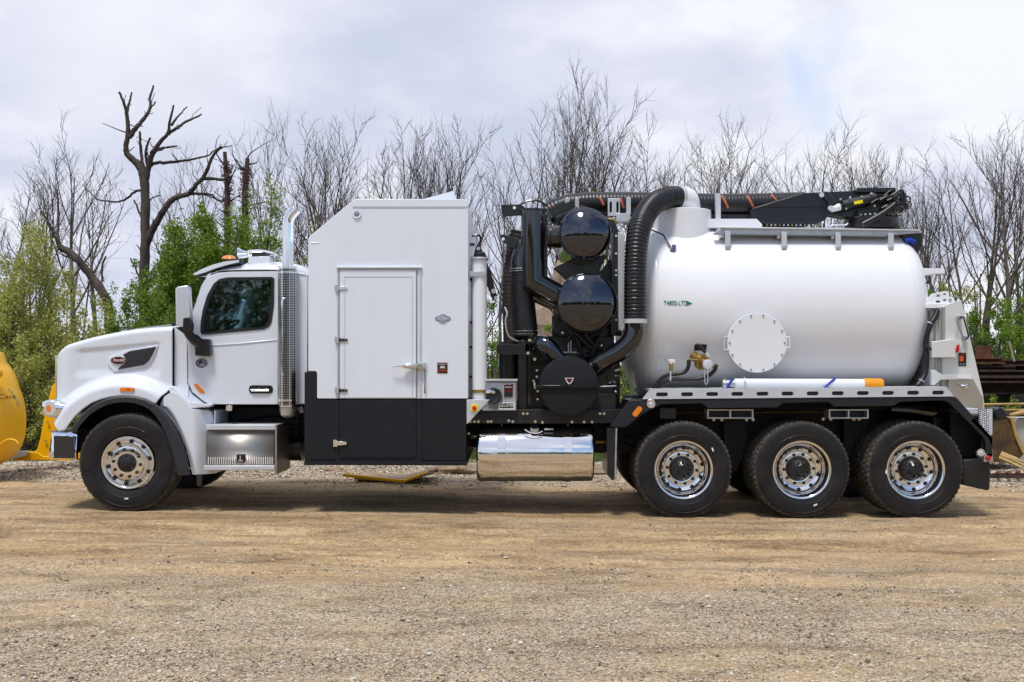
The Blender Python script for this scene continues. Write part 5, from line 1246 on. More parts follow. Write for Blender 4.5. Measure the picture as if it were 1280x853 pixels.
def micro(x, y):
    near = np.exp(-np.maximum(0, np.abs(x) - 9) / 5) * np.exp(-np.maximum(0, np.abs(y) - 8) / 5)
    r = .010 * np.sin(x * 1.1 + 2 * np.sin(y * .9)) * np.sin(y * 1.7 + .6 * np.sin(x * .7))
    # wheel ruts running along the yard
    for yc, w_, d in ((-1.25, .16, .014), (-1.75, .2, .010), (-2.7, .22, .010), (-.7, .14, .008), (-3.4, .25, .007)):
        yy = y - yc - .10 * np.sin(x * .35 + yc) - .03 * np.sin(x * 1.3)
        d = d * 1.7; r = r - d * np.exp(-(yy / w_) ** 2) + d * .7 * np.exp(-((np.abs(yy) - w_ * 1.7) / (w_ * .6)) ** 2)
    return r * near
H = base_height(GX, GY) + micro(GX, GY)
rngn = np.random.default_rng(5)
def vnoise(x, y, f, seed):
    # smooth value noise, vectorised
    r = np.random.default_rng(seed); T_ = r.random((256, 256))
    xi = np.floor(x * f).astype(int); yi = np.floor(y * f).astype(int); fx = x * f - xi; fy_ = y * f - yi
    fx = fx * fx * (3 - 2 * fx); fy_ = fy_ * fy_ * (3 - 2 * fy_)
    g = lambda a, b: T_[a % 256, b % 256]
    return (g(xi, yi) * (1 - fx) + g(xi + 1, yi) * fx) * (1 - fy_) + (g(xi, yi + 1) * (1 - fx) + g(xi + 1, yi + 1) * fx) * fy_
nearm = np.exp(-np.maximum(0, np.abs(GX) - 9) / 3) * np.exp(-np.maximum(0, np.abs(GY) - 8) / 3)
H = H + nearm * (.010 * (vnoise(GX, GY, 2.1, 1) - .5) + .010 * (vnoise(GX, GY, 7, 2) - .5) + .006 * (vnoise(GX * .6, GY, 16, 3) - .5))
ny, nx = GX.shape
me = bpy.data.meshes.new('ground')
vv = np.stack([GX, GY, H], -1).reshape(-1, 3)
ii = np.arange(ny * nx).reshape(ny, nx)
q = np.stack([ii[:-1, :-1], ii[:-1, 1:], ii[1:, 1:], ii[1:, :-1]], -1).reshape(-1, 4)
def fast_mesh(me, v, faces):
    v = np.asarray(v, dtype=np.float32); f = np.asarray(faces, dtype=np.int32); k = f.shape[1]
    me.vertices.add(len(v)); me.vertices.foreach_set('co', v.ravel())
    me.loops.add(f.size); me.loops.foreach_set('vertex_index', f.ravel())
    me.polygons.add(len(f)); me.polygons.foreach_set('loop_start', np.arange(0, f.size, k, dtype=np.int32))
    try: me.polygons.foreach_set('loop_total', np.full(len(f), k, dtype=np.int32))
    except Exception: pass
    me.update(calc_edges=True); me.validate()
fast_mesh(me, vv, q)
me.polygons.foreach_set('use_smooth', [True] * len(me.polygons))

def ground_mat():
    m = bpy.data.materials.new('dirt_and_gravel'); m.use_nodes = True
    t = m.node_tree; b = t.nodes['Principled BSDF']; L = t.links.new
    def N(tp, **k):
        n = t.nodes.new(tp)
        for a, c in k.items(): setattr(n, a, c)
        return n
    co = N('ShaderNodeNewGeometry'); sp = N('ShaderNodeSeparateXYZ'); L(co.outputs['Position'], sp.inputs[0])
    def noise(scale, detail=6, rough=.6, sc=(1, 1, 1), dist=0):
        mp = N('ShaderNodeMapping'); mp.inputs['Scale'].default_value = sc; L(co.outputs['Position'], mp.inputs[0])
        n = N('ShaderNodeTexNoise'); n.inputs['Scale'].default_value = scale; n.inputs['Detail'].default_value = detail
        n.inputs['Roughness'].default_value = rough; n.inputs['Distortion'].default_value = dist; L(mp.outputs[0], n.inputs['Vector']); return n
    def ramp(src, els):
        r = N('ShaderNodeValToRGB'); r.color_ramp.elements[0].position = els[0][0]; r.color_ramp.elements[0].color = (*els[0][1], 1)
        r.color_ramp.elements[1].position = els[-1][0]; r.color_ramp.elements[1].color = (*els[-1][1], 1)
        for p, c in els[1:-1]: e = r.color_ramp.elements.new(p); e.color = (*c, 1)
        L(src, r.inputs[0]); return r
    def mix(f, a, c, bt='MIX', v=None):
        n = N('ShaderNodeMixRGB', blend_type=bt)
        if isinstance(f, float): n.inputs[0].default_value = f
        else: L(f, n.inputs[0])
        L(a, n.inputs[1])
        if isinstance(c, tuple): n.inputs[2].default_value = (*c, 1)
        else: L(c, n.inputs[2])
        return n
    def math_(op, a, c, clamp=False):
        n = N('ShaderNodeMath', operation=op, use_clamp=clamp)
        for i, s in enumerate((a, c)):
            if isinstance(s, (int, float)): n.inputs[i].default_value = s
            else: L(s, n.inputs[i])
        return n
    # compacted tan dirt with streaks along the driving direction
    streak = noise(1.5, 10, .70, (.30, 1.5, 1), .6)
    dirt = ramp(streak.outputs['Fac'], [(.30, (.17, .112, .058)), (.45, (.37, .252, .134)), (.58, (.51, .36, .196)), (.76, (.61, .475, .30))])
    fine = noise(55, 6, .7)
    fr = ramp(fine.outputs['Fac'], [(.3, (.62, .62, .62)), (.7, (1.25, 1.25, 1.25))])
    dirt2 = mix(.85, dirt.outputs[0], fr.outputs[0], 'MULTIPLY')
    v0 = N('ShaderNodeTexVoronoi'); v0.inputs['Scale'].default_value = 38; L(co.outputs['Position'], v0.inputs['Vector'])
    s0 = N('ShaderNodeSeparateColor'); L(v0.outputs['Color'], s0.inputs[0]); r0_ = ramp(s0.outputs[1], [(0.0, (.60, .58, .55)), (.25, (.95, .95, .95)), (.8, (1.08, 1.08, 1.08)), (1.0, (1.55, 1.5, 1.45))])
    dirt2 = mix(.7, dirt2.outputs[0], r0_.outputs[0], 'MULTIPLY')
    # gravel: small cells each with its own tone
    v1 = N('ShaderNodeTexVoronoi'); v1.inputs['Scale'].default_value = 74; L(co.outputs['Position'], v1.inputs['Vector'])
    v2 = N('ShaderNodeTexVoronoi'); v2.inputs['Scale'].default_value = 120; L(co.outputs['Position'], v2.inputs['Vector'])
    sc = N('ShaderNodeSeparateColor'); L(v1.outputs['Color'], sc.inputs[0])
    grav = ramp(sc.outputs[0], [(0.0, (.16, .12, .084)), (.35, (.45, .355, .25)), (.7, (.63, .52, .385)), (1.0, (.84, .78, .66))])
    edge = ramp(v1.outputs['Distance'], [(.25, (1, 1, 1)), (.62, (.40, .37, .33))])
    grav2 = mix(.8, grav.outputs[0], edge.outputs[0], 'MULTIPLY')
    # where gravel shows: near foreground, strip behind the truck, random patches
    patch = noise(.7, 9, .70, (.6, 1.3, 1))
    nearf = math_('MULTIPLY', sp.outputs[1], -0.40); nearf = math_('ADD', nearf.outputs[0], -1.20)     # rises towards the camera
    ncl = math_('MINIMUM', nearf.outputs[0], .62)
    backf = math_('MULTIPLY', sp.outputs[1], 0.9); backf = math_('ADD', backf.outputs[0], -2.6)
    bcl = math_('MINIMUM', backf.outputs[0], .9)
    zone = math_('MAXIMUM', ncl.outputs[0], bcl.outputs[0]); zone = math_('MAXIMUM', zone.outputs[0], -.22)
    pf = math_('ADD', patch.outputs['Fac'], -.40)
    pf = math_('MULTIPLY', pf.outputs[0], 3.4)
    gf = math_('ADD', zone.outputs[0], pf.outputs[0], True)
    spk = noise(24, 5, .75)
    gf2 = math_('MULTIPLY', gf.outputs[0], 1.0); sp2 = ramp(spk.outputs['Fac'], [(.36, (.35, .35, .35)), (.56, (1, 1, 1))])
    gf3 = mix(1.0, gf2.outputs[0], sp2.outputs[0], 'MULTIPLY')
    col = mix(gf3.outputs[0], dirt2.outputs[0], grav2.outputs[0])
    # scattered damp dark spots
    damp = noise(3.1, 6, .7, (.4, 1, 1)); dr_ = ramp(damp.outputs['Fac'], [(.34, (.42, .38, .34)), (.50, (1, 1, 1))])
    col = mix(.7, col.outputs[0], dr_.outputs[0], 'MULTIPLY')
    # grass and leaf litter beyond the yard
    gn = noise(6, 6, .7); gr_ = ramp(gn.outputs['Fac'], [(.3, (.035, .042, .015)), (.55, (.075, .09, .025)), (.75, (.13, .11, .05))])
    en = noise(.8, 5, .6); ef = math_('MULTIPLY', en.outputs['Fac'], 2.4)
    ef = math_('ADD', ef.outputs[0], -1.2); ey = math_('ADD', sp.outputs[1], -6.6); ey = math_('ADD', ey.outputs[0], ef.outputs[0]); ey = math_('MULTIPLY', ey.outputs[0], 2.2, True)
    col = mix(ey.outputs[0], col.outputs[0], gr_.outputs[0])
    L(col.outputs[0], b.inputs['Base Color']); b.inputs['Roughness'].default_value = .92; b.inputs['Specular IOR Level'].default_value = .25
    hsum = mix(.5, v1.outputs['Distance'], fine.outputs['Fac'])
    bp = N('ShaderNodeBump'); bp.inputs['Strength'].default_value = .75; bp.inputs['Distance'].default_value = .018; bp.invert = True
    L(hsum.outputs[0], bp.inputs['Height']); L(bp.outputs[0], b.inputs['Normal'])
    return m
me.materials.append(ground_mat())
go = bpy.data.objects.new('ground', me); COL.objects.link(go); go['kind'] = 'structure'
def gz(x, y):
    g = base_height(np.asarray(x, float), np.asarray(y, float)) + micro(np.asarray(x, float), np.asarray(y, float))
    return g
# ------------------------------------------------------------------ loose stones
def stone_mat():
    m = bpy.data.materials.new('loose_stone'); m.use_nodes = True
    t = m.node_tree; b = t.nodes['Principled BSDF']; g = t.nodes.new('ShaderNodeNewGeometry'); r = t.nodes.new('ShaderNodeValToRGB')
    r.color_ramp.elements[0].color = (.16, .12, .085, 1); r.color_ramp.elements[1].color = (.66, .62, .55, 1)
    e = r.color_ramp.elements.new(.5); e.color = (.42, .345, .25, 1)
    e = r.color_ramp.elements.new(.08); e.color = (.10, .085, .07, 1)
    t.links.new(g.outputs['Random Per Island'], r.inputs[0]); t.links.new(r.outputs[0], b.inputs['Base Color']); b.inputs['Roughness'].default_value = .85
    return m
_ph = (1 + 5 ** .5) / 2
ICO_V = np.array([(-1, _ph, 0), (1, _ph, 0), (-1, -_ph, 0), (1, -_ph, 0), (0, -1, _ph), (0, 1, _ph), (0, -1, -_ph), (0, 1, -_ph), (_ph, 0, -1), (_ph, 0, 1), (-_ph, 0, -1), (-_ph, 0, 1)]) / math.hypot(1, _ph)
ICO_F = np.array([(0, 11, 5), (0, 5, 1), (0, 1, 7), (0, 7, 10), (0, 10, 11), (1, 5, 9), (5, 11, 4), (11, 10, 2), (10, 7, 6), (7, 1, 8), (3, 9, 4), (3, 4, 2), (3, 2, 6), (3, 6, 8), (3, 8, 9), (4, 9, 5), (2, 4, 11), (6, 2, 10), (8, 6, 7), (9, 8, 1)])
OCT_V = np.array([(1, 0, 0), (-1, 0, 0), (0, 1, 0), (0, -1, 0), (0, 0, 1), (0, 0, -1)], float); OCT_F = np.array([(0, 2, 4), (2, 1, 4), (1, 3, 4), (3, 0, 4), (2, 0, 5), (1, 2, 5), (3, 1, 5), (0, 3, 5)])
def stones(name, x, y, s, seed, m, BV=ICO_V, BF=ICO_F):
    nb_ = len(BV)
    k_ = (y < 6.4); x, y, s = x[k_], y[k_], s[k_]
    r = np.random.default_rng(seed); n = len(x)
    z = gz(x, y)
    jit = 1 + .28 * (r.random((n, nb_, 1)) - .5) * 2
    sc = np.stack([s * (.8 + .6 * r.random(n)), s * (.8 + .4 * r.random(n)), s * (.45 + .4 * r.random(n))], -1)[:, None, :]
    v = BV[None] * jit * sc
    a = r.random(n) * 6.283; c, si = np.cos(a)[:, None], np.sin(a)[:, None]
    vx = v[..., 0] * c - v[..., 1] * si; vy = v[..., 0] * si + v[..., 1] * c
    V_ = np.stack([vx + x[:, None], vy + y[:, None], v[..., 2] + (z + s * .12)[:, None]], -1).reshape(-1, 3)
    F_ = (BF[None] + (np.arange(n) * nb_)[:, None, None]).reshape(-1, 3)
    me = bpy.data.meshes.new(name); fast_mesh(me, V_, F_); me.materials.append(m)
    o = bpy.data.objects.new(name, me); COL.objects.link(o); o['kind'] = 'stuff'
    return o
SM = stone_mat()
r = np.random.default_rng(11)
n = 20000
x = r.uniform(-4.2, 4.2, n * 2); y = -2.3 - 4.4 * r.random(n * 2) ** .75
keep = vnoise(x, y, 1.3, 9) * .6 + vnoise(x, y, 3.1, 10) * .4 > (.56 - .12 * (-y - 2.3))
x, y = x[keep], y[keep]
s = .0025 + .0055 * r.random(len(x)) ** 2.2 + .010 * (r.random(len(x)) > .988)
stones('gravel', x, y, s, 1, SM)
n = 14000
x = r.uniform(-8.5, 8.5, n); y = r.uniform(-4.5, 3.6, n); s = .003 + .007 * r.random(n) ** 2.5
stones('gravel', x, y, s * 1.2, 2, SM, OCT_V, OCT_F)
n = 36000
x = r.uniform(-10, 12, n); y = 4.7 + .8 * r.standard_normal(n); s = .007 + .016 * r.random(n) ** 2
stones('gravel', x, y, s * 1.2, 3, SM, OCT_V, OCT_F)

# ================================================================== foliage helpers
def leaves(centres, radii, per, size, seed, zs=1.0):
    """rhombic leaves scattered round clump centres"""
    r = np.random.default_rng(seed); C = np.repeat(np.asarray(centres), per, 0); rad = np.repeat(np.asarray(radii), per)
    n = len(C)
    d = r.standard_normal((n, 3)); d /= np.linalg.norm(d, axis=1)[:, None]
    P = C + d * (rad * r.random(n) ** .45)[:, None] * np.array([1, 1, zs])
    u = r.standard_normal((n, 3)); u /= np.linalg.norm(u, axis=1)[:, None]
    w = np.cross(u, r.standard_normal((n, 3))); w /= np.linalg.norm(w, axis=1)[:, None]
    L_ = (size * (.6 + .8 * r.random(n)))[:, None]
    V_ = np.stack([P - u * L_, P + w * L_ * .42, P + u * L_, P - w * L_ * .42], 1).reshape(-1, 3)
    F_ = np.arange(n * 4).reshape(-1, 4)
    return V_, F_
def mesh_obj(name, V_, F_, m, parent=None):
    me = bpy.data.meshes.new(name); fast_mesh(me, V_, F_); me.materials.append(M[m] if isinstance(m, str) else m)
    o = bpy.data.objects.new(name, me); COL.objects.link(o)
    if parent is not None: o.parent = parent
    return o
def limb(mb, p, d, L_, r0, rng, n=5, up=.12, jit=.16, sides=5, r1=.25):
    pts = [Vector(p)]; d = Vector(d).normalized(); rs = [r0]
    for i in range(n):
        d = (d + Vector((rng.gauss(0, jit), rng.gauss(0, jit), rng.gauss(0, jit * .5) + up))).normalized()
        pts.append(pts[-1] + d * (L_ / n)); rs.append(r0 * (1 - (1 - r1) * (i + 1) / n))
    mb.tube(pts, rs, sides, caps=False)
    return pts, rs
def shrub(name, x, y, w, h, m, seed, label, group, cat='shrub', per=26, size=.05, clumps=None, lean=0, nst=7, zs=1.2, dens=1.0, gap=.0, shape=.6, stem='bark_dark'):
    """a shrub: several stems from the ground and a crown of leaf clumps in an uneven outline"""
    rng = random.Random(seed); z0 = float(gz(x, y))
    e = empty(name, (x, y, z0), label=label, cat=cat, group=group)
    h *= .9; mb = MB(); cen = []; rad = []
    for k in range(nst):
        a = 2 * math.pi * k / nst + rng.random(); sp = rng.uniform(.1, .95)
        tx = math.cos(a) * w * .5 * sp; ty = math.sin(a) * w * .45 * sp; th = h * rng.uniform(.62, .98) * (1 - .35 * sp ** 2)
        P_ = catmull([(tx * .1, ty * .1, -.1), (tx * .35, ty * .35, th * .3), (tx * .75, ty * .75, th * .7), (tx + lean, ty, th)], 7)
        mb.tube(P_, [.035 * h / 3 * (1 - .8 * i / 6) + .004 for i in range(7)], 5, caps=False)
        for q in P_[2:]:
            for j in range(2):
                d = Vector((rng.gauss(0, 1), rng.gauss(0, 1), rng.gauss(.3, .5))).normalized(); L_ = w * rng.uniform(.08, .22)
                mb.tube([q, q + d * L_ * .5, q + d * L_ + Vector((0, 0, .1))], [.012, .008, .004], 3, caps=False)
    mk('stem', mb, stem, e, recalc=False)
    nc = clumps or int(w * h * 34 * dens)
    for k in range(nc):
        for _ in range(12):
            u = rng.uniform(-1, 1); v = rng.uniform(-1, 1); t = rng.random() ** .9
            prof = (math.sin(math.pi * min(1, t * .55 + .26)) ** shape) * (1 + .22 * math.sin(5 * math.atan2(v, u) + seed) * t)
            if u * u + v * v < prof * prof: break
        cx, cy, cz = u * w * .5 + lean * t, v * w * .5, t * h * (1 + .16 * math.sin(u * 6 + seed) * 1)
        cen.append((cx, cy, max(.05, cz))); rad.append(rng.uniform(.12, .30) * (w + h) / 5 * .8)
    V_, F_ = leaves(cen, rad, per, size, seed, zs)
    V_[:, 2] = np.maximum(V_[:, 2], .01)
    mesh_obj('foliage', V_, F_, m, e)
    return e
# ------------------------------------------------------------------ bare trees
def bare_mesh(seed, h, stems=1, spread=.35, fine=1.0, lean=(0, 0), low=.34, droop=.0, thick=1.0):
    rng = random.Random(seed); tb = MB(); tw = MB()
    r_base = h * .0125 * thick
    for s_ in range(stems):
        a = rng.random() * 6.28; sp = (0.05 if stems == 1 else .18) * rng.uniform(.6, 1.2)
        d0 = Vector((math.cos(a) * sp + lean[0], math.sin(a) * sp + lean[1], 1))
        H_ = h * (1 if s_ == 0 else rng.uniform(.7, .97)); n = 11
        pts = [Vector((math.cos(a) * .1 * (stems > 1), math.sin(a) * .1 * (stems > 1), -.2))]; rs = [r_base * rng.uniform(.8, 1)]; d = d0.normalized()
        for i in range(n):
            d = (d + Vector((rng.gauss(0, .075), rng.gauss(0, .075), .07))).normalized()
            pts.append(pts[-1] + d * (H_ / n)); rs.append(r_base * (1 - .93 * ((i + 1) / n) ** .9) + .006)
        tb.tube(pts, rs, 7, caps=False)
        nb = 11
        for b in range(nb):
            t = low + (1 - low) * (b + rng.random()) / nb; t = min(t, .98)
            k = t * n; i = int(k); p = pts[i].lerp(pts[i + 1], k - i); rr = rs[i] * .55
            a2 = b * 2.4 + rng.random(); dd = (pts[i + 1] - pts[i]).normalized()
            ang = R(rng.uniform(26, 56)) * (1.15 - .35 * t)
            side = dd.cross(Vector((math.cos(a2), math.sin(a2), .1))).normalized()
            bd = (dd * math.cos(ang) + side * math.sin(ang)).normalized()
            L1 = H_ * spread * 1.45 * (1.15 - .8 * t) * rng.uniform(.7, 1.2) + .4
            P1, R1 = limb(tb, p, bd, L1, max(.014, min(rr, L1 * .019)), rng, 6, up=.10 - droop, jit=.07, sides=4, r1=.3)
            n2 = int(5 * fine) + 1
            for c in range(n2):
                t2 = .18 + .8 * (c + rng.random()) / n2; k2 = min(t2, .97) * 6; j = int(k2); q = P1[j].lerp(P1[j + 1], k2 - j)
                dd2 = (P1[j + 1] - P1[j]).normalized(); s2 = dd2.cross(Vector((rng.gauss(0, 1), rng.gauss(0, 1), rng.gauss(0, 1)))).normalized()
                an2 = R(rng.uniform(25, 50)); bd2 = dd2 * math.cos(an2) + s2 * math.sin(an2)
                L2 = L1 * rng.uniform(.28, .52) * (1.1 - .5 * t2) + .15
                P2, R2 = limb(tw, q, bd2, L2, .015, rng, 4, up=.09 - droop, jit=.08, sides=3, r1=.35)
                n3 = int(3.5 * fine)
                for f in range(n3):
                    t3 = .2 + .78 * (f + rng.random()) / n3; k3 = min(t3, .97) * 4; j3 = int(k3); q3 = P2[j3].lerp(P2[j3 + 1], k3 - j3)
                    dd3 = (P2[j3 + 1] - P2[j3]).normalized(); s3 = dd3.cross(Vector((rng.gauss(0, 1), rng.gauss(0, 1), rng.gauss(0, 1)))).normalized()
                    an3 = R(rng.uniform(22, 48)); bd3 = dd3 * math.cos(an3) + s3 * math.sin(an3)
                    limb(tw, q3, bd3, L2 * rng.uniform(.35, .7) + .08, .0062, rng, 3, up=.08, jit=.12, sides=3, r1=.5)
    return tb, tw
_tm = {}
def tree_meshes(key, **k):
    if key not in _tm:
        tb, tw = bare_mesh(**k)
        zz = sorted(v[2] for v in tw.v); f_ = 10.0 / zz[int(len(zz) * .997)]
        tb.v = [(x * f_, y * f_, z * f_) for x, y, z in tb.v]; tw.v = [(x * f_, y * f_, z * f_) for x, y, z in tw.v]
        a = bpy.data.meshes.new('trunk'); a.from_pydata(tb.v, [], tb.f); a.materials.append(M['bark']); a.polygons.foreach_set('use_smooth', [True] * len(a.polygons))
        b = bpy.data.meshes.new('crown'); b.from_pydata(tw.v, [], tw.f); b.materials.append(M['twig'])
        _tm[key] = (a, b)
    return _tm[key]
VAR = {'A': dict(seed=3, h=10, stems=1, spread=.36), 'B': dict(seed=5, h=10, stems=2, spread=.30), 'C': dict(seed=8, h=10, stems=2, spread=.34),
       'D': dict(seed=13, h=10, stems=1, spread=.42, low=.35), 'E': dict(seed=21, h=10, stems=1, spread=.22, low=.45, fine=.8), 'F': dict(seed=34, h=10, stems=2, spread=.34),
       'G': dict(seed=55, h=10, stems=1, spread=.36, lean=(.35, 0), low=.3), 'H': dict(seed=89, h=10, stems=2, spread=.38, low=.25), 'I': dict(seed=91, h=10, stems=1, spread=.16, low=.5, fine=.8),
       'L': dict(seed=101, h=10, stems=1, spread=.40, thick=1.7, low=.32), 'K': dict(seed=47, h=10, stems=1, spread=.50, lean=(.5, 0), low=.25)}
def bare_tree(px, top, Y, var, rot, label, group, xs=1.0, mirror=False):
    a, b = tree_meshes(var, **VAR[var])
    x = X(px, Y); z0 = float(gz(x, Y)); h = Z(top, Y) - z0; sc = h / 10.0
    e = empty('bare_tree', (x, Y, z0), label=label, cat='tree', group=group)
    for nm, me_ in (('trunk', a), ('crown', b)):
        o = bpy.data.objects.new(nm, me_); COL.objects.link(o); o.parent = e
    e.scale = (sc * xs * (-1 if mirror else 1), sc * xs, sc); e.rotation_euler = (0, 0, R(rot))
    return e
GR = 'leafless trees behind the yard'
forms = {'L': 'thick trunked', 'A': 'single stemmed', 'B': 'twin stemmed', 'C': 'double trunked', 'D': 'wide crowned', 'E': 'narrow crowned', 'F': 'forked', 'G': 'leaning', 'H': 'bushy twin stemmed', 'I': 'thin pole like', 'K': 'arching'}
TREES = [  # picture x, top, distance, variety, turn, width, where
 (60, 205, 36, 'E', 90, 1, 'behind the leaning dead trunk'), 
 (262, 190, 40, 'E', 10, 1, 'behind the vine wrapped trunks'), 
 (470, 172, 38, 'E', 10, 1, 'thin, over the front half of the box roof'), 
 (752, 172, 37, 'E', 140, 1, 'short, over the boom clamp'), 
 (622, 150, 34, 'A', 20, .8, 'in the gap behind the tall box'), 
 (805, 150, 34, 'H', 80, .9, 'low, beside the bend of the vacuum hose'), (885, 150, 33, 'A', 190, 1.0, 'over the boom post'), (646, 150, 37, 'C', 200, .9, 'above the upper lifting lug'),
 (1034, 165, 35, 'B', 100, .9, 'low, above the boom link'), (575, 150, 33, 'F', 95, .9, 'above the rear corner of the tall box'), (345, 160, 34, 'A', 100, .9, 'just behind the tip of the exhaust stack'),
 (425, 165, 37, 'C', 20, .9, 'low, at the top of the sloping front of the tall box'), (540, 175, 38, 'H', 50, .9, 'low and distant behind the roof scoop'), (915, 165, 37, 'D', 20, .8, 'low, over the collar side of the tank rail'),
 (1075, 175, 38, 'F', 220, .9, 'low and distant behind the boom cylinder'), (20, 190, 38, 'C', 70, .9, 'low and distant above the olive willows'), (1205, 165, 38, 'A', 45, 1.0, 'distant, behind the top of the tail plate'), (730, 130, 36, 'A', 330, .9, 'distant, over the lower domed silencer'),
 (4, 205, 34, 'I', 10, 1, 'nearest the frame edge above the olive willow'), (33, 176, 33, 'B', 40, .9, 'rising above the olive willow tips'),
 (93, 138, 30, 'L', 200, .9, 'beside the big dead snag, with a full fan of twigs'), (122, 205, 37, 'E', 20, 1, 'just before the dead snag above the olive willow'), (232, 175, 38, 'B', 130, .8, 'seen through the long arm of the dead snag'),
 (318, 132, 30, 'D', 250, .62, 'above the yellow green tree behind the exhaust'), (372, 150, 31, 'H', 30, .8, 'above the sloped front of the tall box'),
 (412, 134, 29, 'F', 75, .9, 'over the sloping front corner of the tall box'), (438, 160, 35, 'C', 150, .9, 'above the box roof near the round lamp'), (492, 143, 31, 'B', 210, .9, 'over the middle of the box roof'),
 (520, 172, 36, 'G', 0, .8, 'over the box roof beside the scoop'), (546, 152, 32, 'F', 330, .7, 'directly above the roof scoop'), (600, 165, 30, 'H', 160, .75, 'above the white wand tube'),
 (694, 78, 28, 'F', 10, .8, 'tallest of all, above the black intake duct'), (676, 100, 30, 'C', 260, .72, 'tall, over the upper domed silencer'),
 (722, 128, 31, 'B', 110, .8, 'behind the boom hose above the silencer'), (770, 146, 29, 'G', 350, .9, 'leaning over the big vacuum hose'),
 (832, 158, 36, 'A', 300, .9, 'above the white elbow on the tank collar'), (858, 120, 29, 'C', 20, .9, 'tall, over the tank collar'), (918, 152, 32, 'B', 270, .85, 'over the striped boom hose'),
 (984, 182, 28, 'K', 170, .9, 'arching toward the boom post'), (1014, 135, 31, 'A', 280, .9, 'over the boom beam against the white cloud'),
 (1062, 172, 29, 'K', 10, 1.0, 'arching over the boom cylinder'), (1096, 170, 35, 'D', 40, .6, 'above the boom end'), (1128, 200, 33, 'B', 120, .8, 'just past the boom end'), (1165, 215, 30, 'H', 330, .9, 'above the tailgate hinges'),
 (1192, 170, 34, 'C', 30, .9, 'over the tail plate'), (1222, 150, 31, 'F', 210, .9, 'between the tail plate and the last big trunk'), (1268, 138, 22, 'L', 290, .85, 'with the thickest trunk, over the rusty beams'), (1252, 178, 33, 'A', 170, .9, 'behind the thickest trunk'), (1290, 150, 30, 'B', 60, .9, 'at the edge of the frame past the rusty beams'),
 (1150, 240, 40, 'E', 20, 1, 'small and far off behind the tailgate')]
for i, (px, top, Y, var, rot, xs, where) in enumerate(TREES):
    bare_tree(px, top, Y, var, rot, 'bare %s tree %s' % (forms[var], where), GR, xs, mirror=(i % 3 == 1))

# distant thicket of trunks behind: one mass nobody could count
mbt = MB(); rng = random.Random(77)
for k in range(165):
    px = rng.uniform(-60, 1340) if k < 45 else (rng.uniform(-1500, -60) if k % 2 else rng.uniform(1340, 2800)); Y = rng.uniform(40, 58); x = X(px, Y); z0 = .4; hh = Z(rng.uniform(215, 300), Y)
    ts_ = bare = [Vector((x, Y, z0))]; d = Vector((rng.gauss(0, .08), 0, 1)); rr = rng.uniform(.04, .09)
    P_, R_ = limb(mbt, (x, Y, z0), d, hh, rr, rng, 5, up=.1, jit=.06, sides=4, r1=.15)
    for c in range(9):
        t = rng.uniform(.35, .95); kk = t * 5; j = int(kk); q = P_[j].lerp(P_[j + 1], kk - j)
        PP, _ = limb(mbt, q, (rng.gauss(0, .5), rng.gauss(0, .5), .8), hh * rng.uniform(.1, .25), rr * .4, rng, 3, up=.15, jit=.12, sides=3)
        for f in range(3): limb(mbt, PP[1 + f % 2], (rng.gauss(0, .6), rng.gauss(0, .5), .7), hh * rng.uniform(.05, .12), rr * .2, rng, 2, up=.1, jit=.1, sides=3)
th = mk('distant_thicket', mbt, 'twig', recalc=False); th['kind'] = 'stuff'

# ------------------------------------------------------------------ the dead snag and the leaning dead trunk
def D(px, py, Y, dy=0): return W(px, py, Y) + Vector((0, dy, 0))
def dead_tree(name, Y, strokes, label, m='dead_wood', seed=1, spur=.5):
    base = strokes[0][0][0]
    x0 = X(base[0], Y); z0 = float(gz(x0, Y))
    e = empty(name, (x0, Y, z0), label=label, cat='tree')
    rng = random.Random(seed); O = Vector((x0, Y, z0)); placed = []
    for si, (pts, r0, r1, dep) in enumerate(strokes):
        if placed:                                   # a limb leaves the wood at the depth of what it grows from
            q = min(placed, key=lambda s: (s[0] - pts[0][0]) ** 2 + (s[1] - pts[0][1]) ** 2); d0 = q[2]
        else: d0 = 0
        dd_ = [d0 + dep * (i / (len(pts) - 1)) ** 1.2 for i in range(len(pts))]
        P_ = [W(a, b, Y + q_) - O for (a, b), q_ in zip(pts, dd_)]
        for (a, b), (e_, f_), g, h in zip(pts, pts[1:], dd_, dd_[1:]):
            for t in (0, .25, .5, .75, 1): placed.append((a + (e_ - a) * t, b + (f_ - b) * t, g + (h - g) * t))
        r0 *= .85; n = max(6, len(P_) * 5); C_ = catmull(P_, n); L_ = [r0 + (r1 - r0) * (i / (n - 1)) ** .8 for i in range(n)]
        C_ = [c + Vector((rng.gauss(0, .006), 0, rng.gauss(0, .006))) for c in C_]
        L_ = [l * rng.uniform(.94, 1.07) for l in L_]
        mb = MB().tube(C_, L_, 9)
        for j in range(int(spur * n / 4)):       # broken spurs
            k = rng.randint(2, n - 2); d = Vector((rng.gauss(0, 1), rng.gauss(0, .6), rng.gauss(.5, .7))).normalized(); l = rng.uniform(.15, .5) * (1 if r0 > .08 else .6)
            mb.tube([C_[k], C_[k] + d * l * .5, C_[k] + (d + Vector((rng.gauss(0, .3), 0, .2))) * l], [L_[k] * .35, L_[k] * .25, .008], 5)
        mk('trunk' if si == 0 else 'limb', mb, m, e, recalc=False, ang=60)
    return e
YD = 17.0
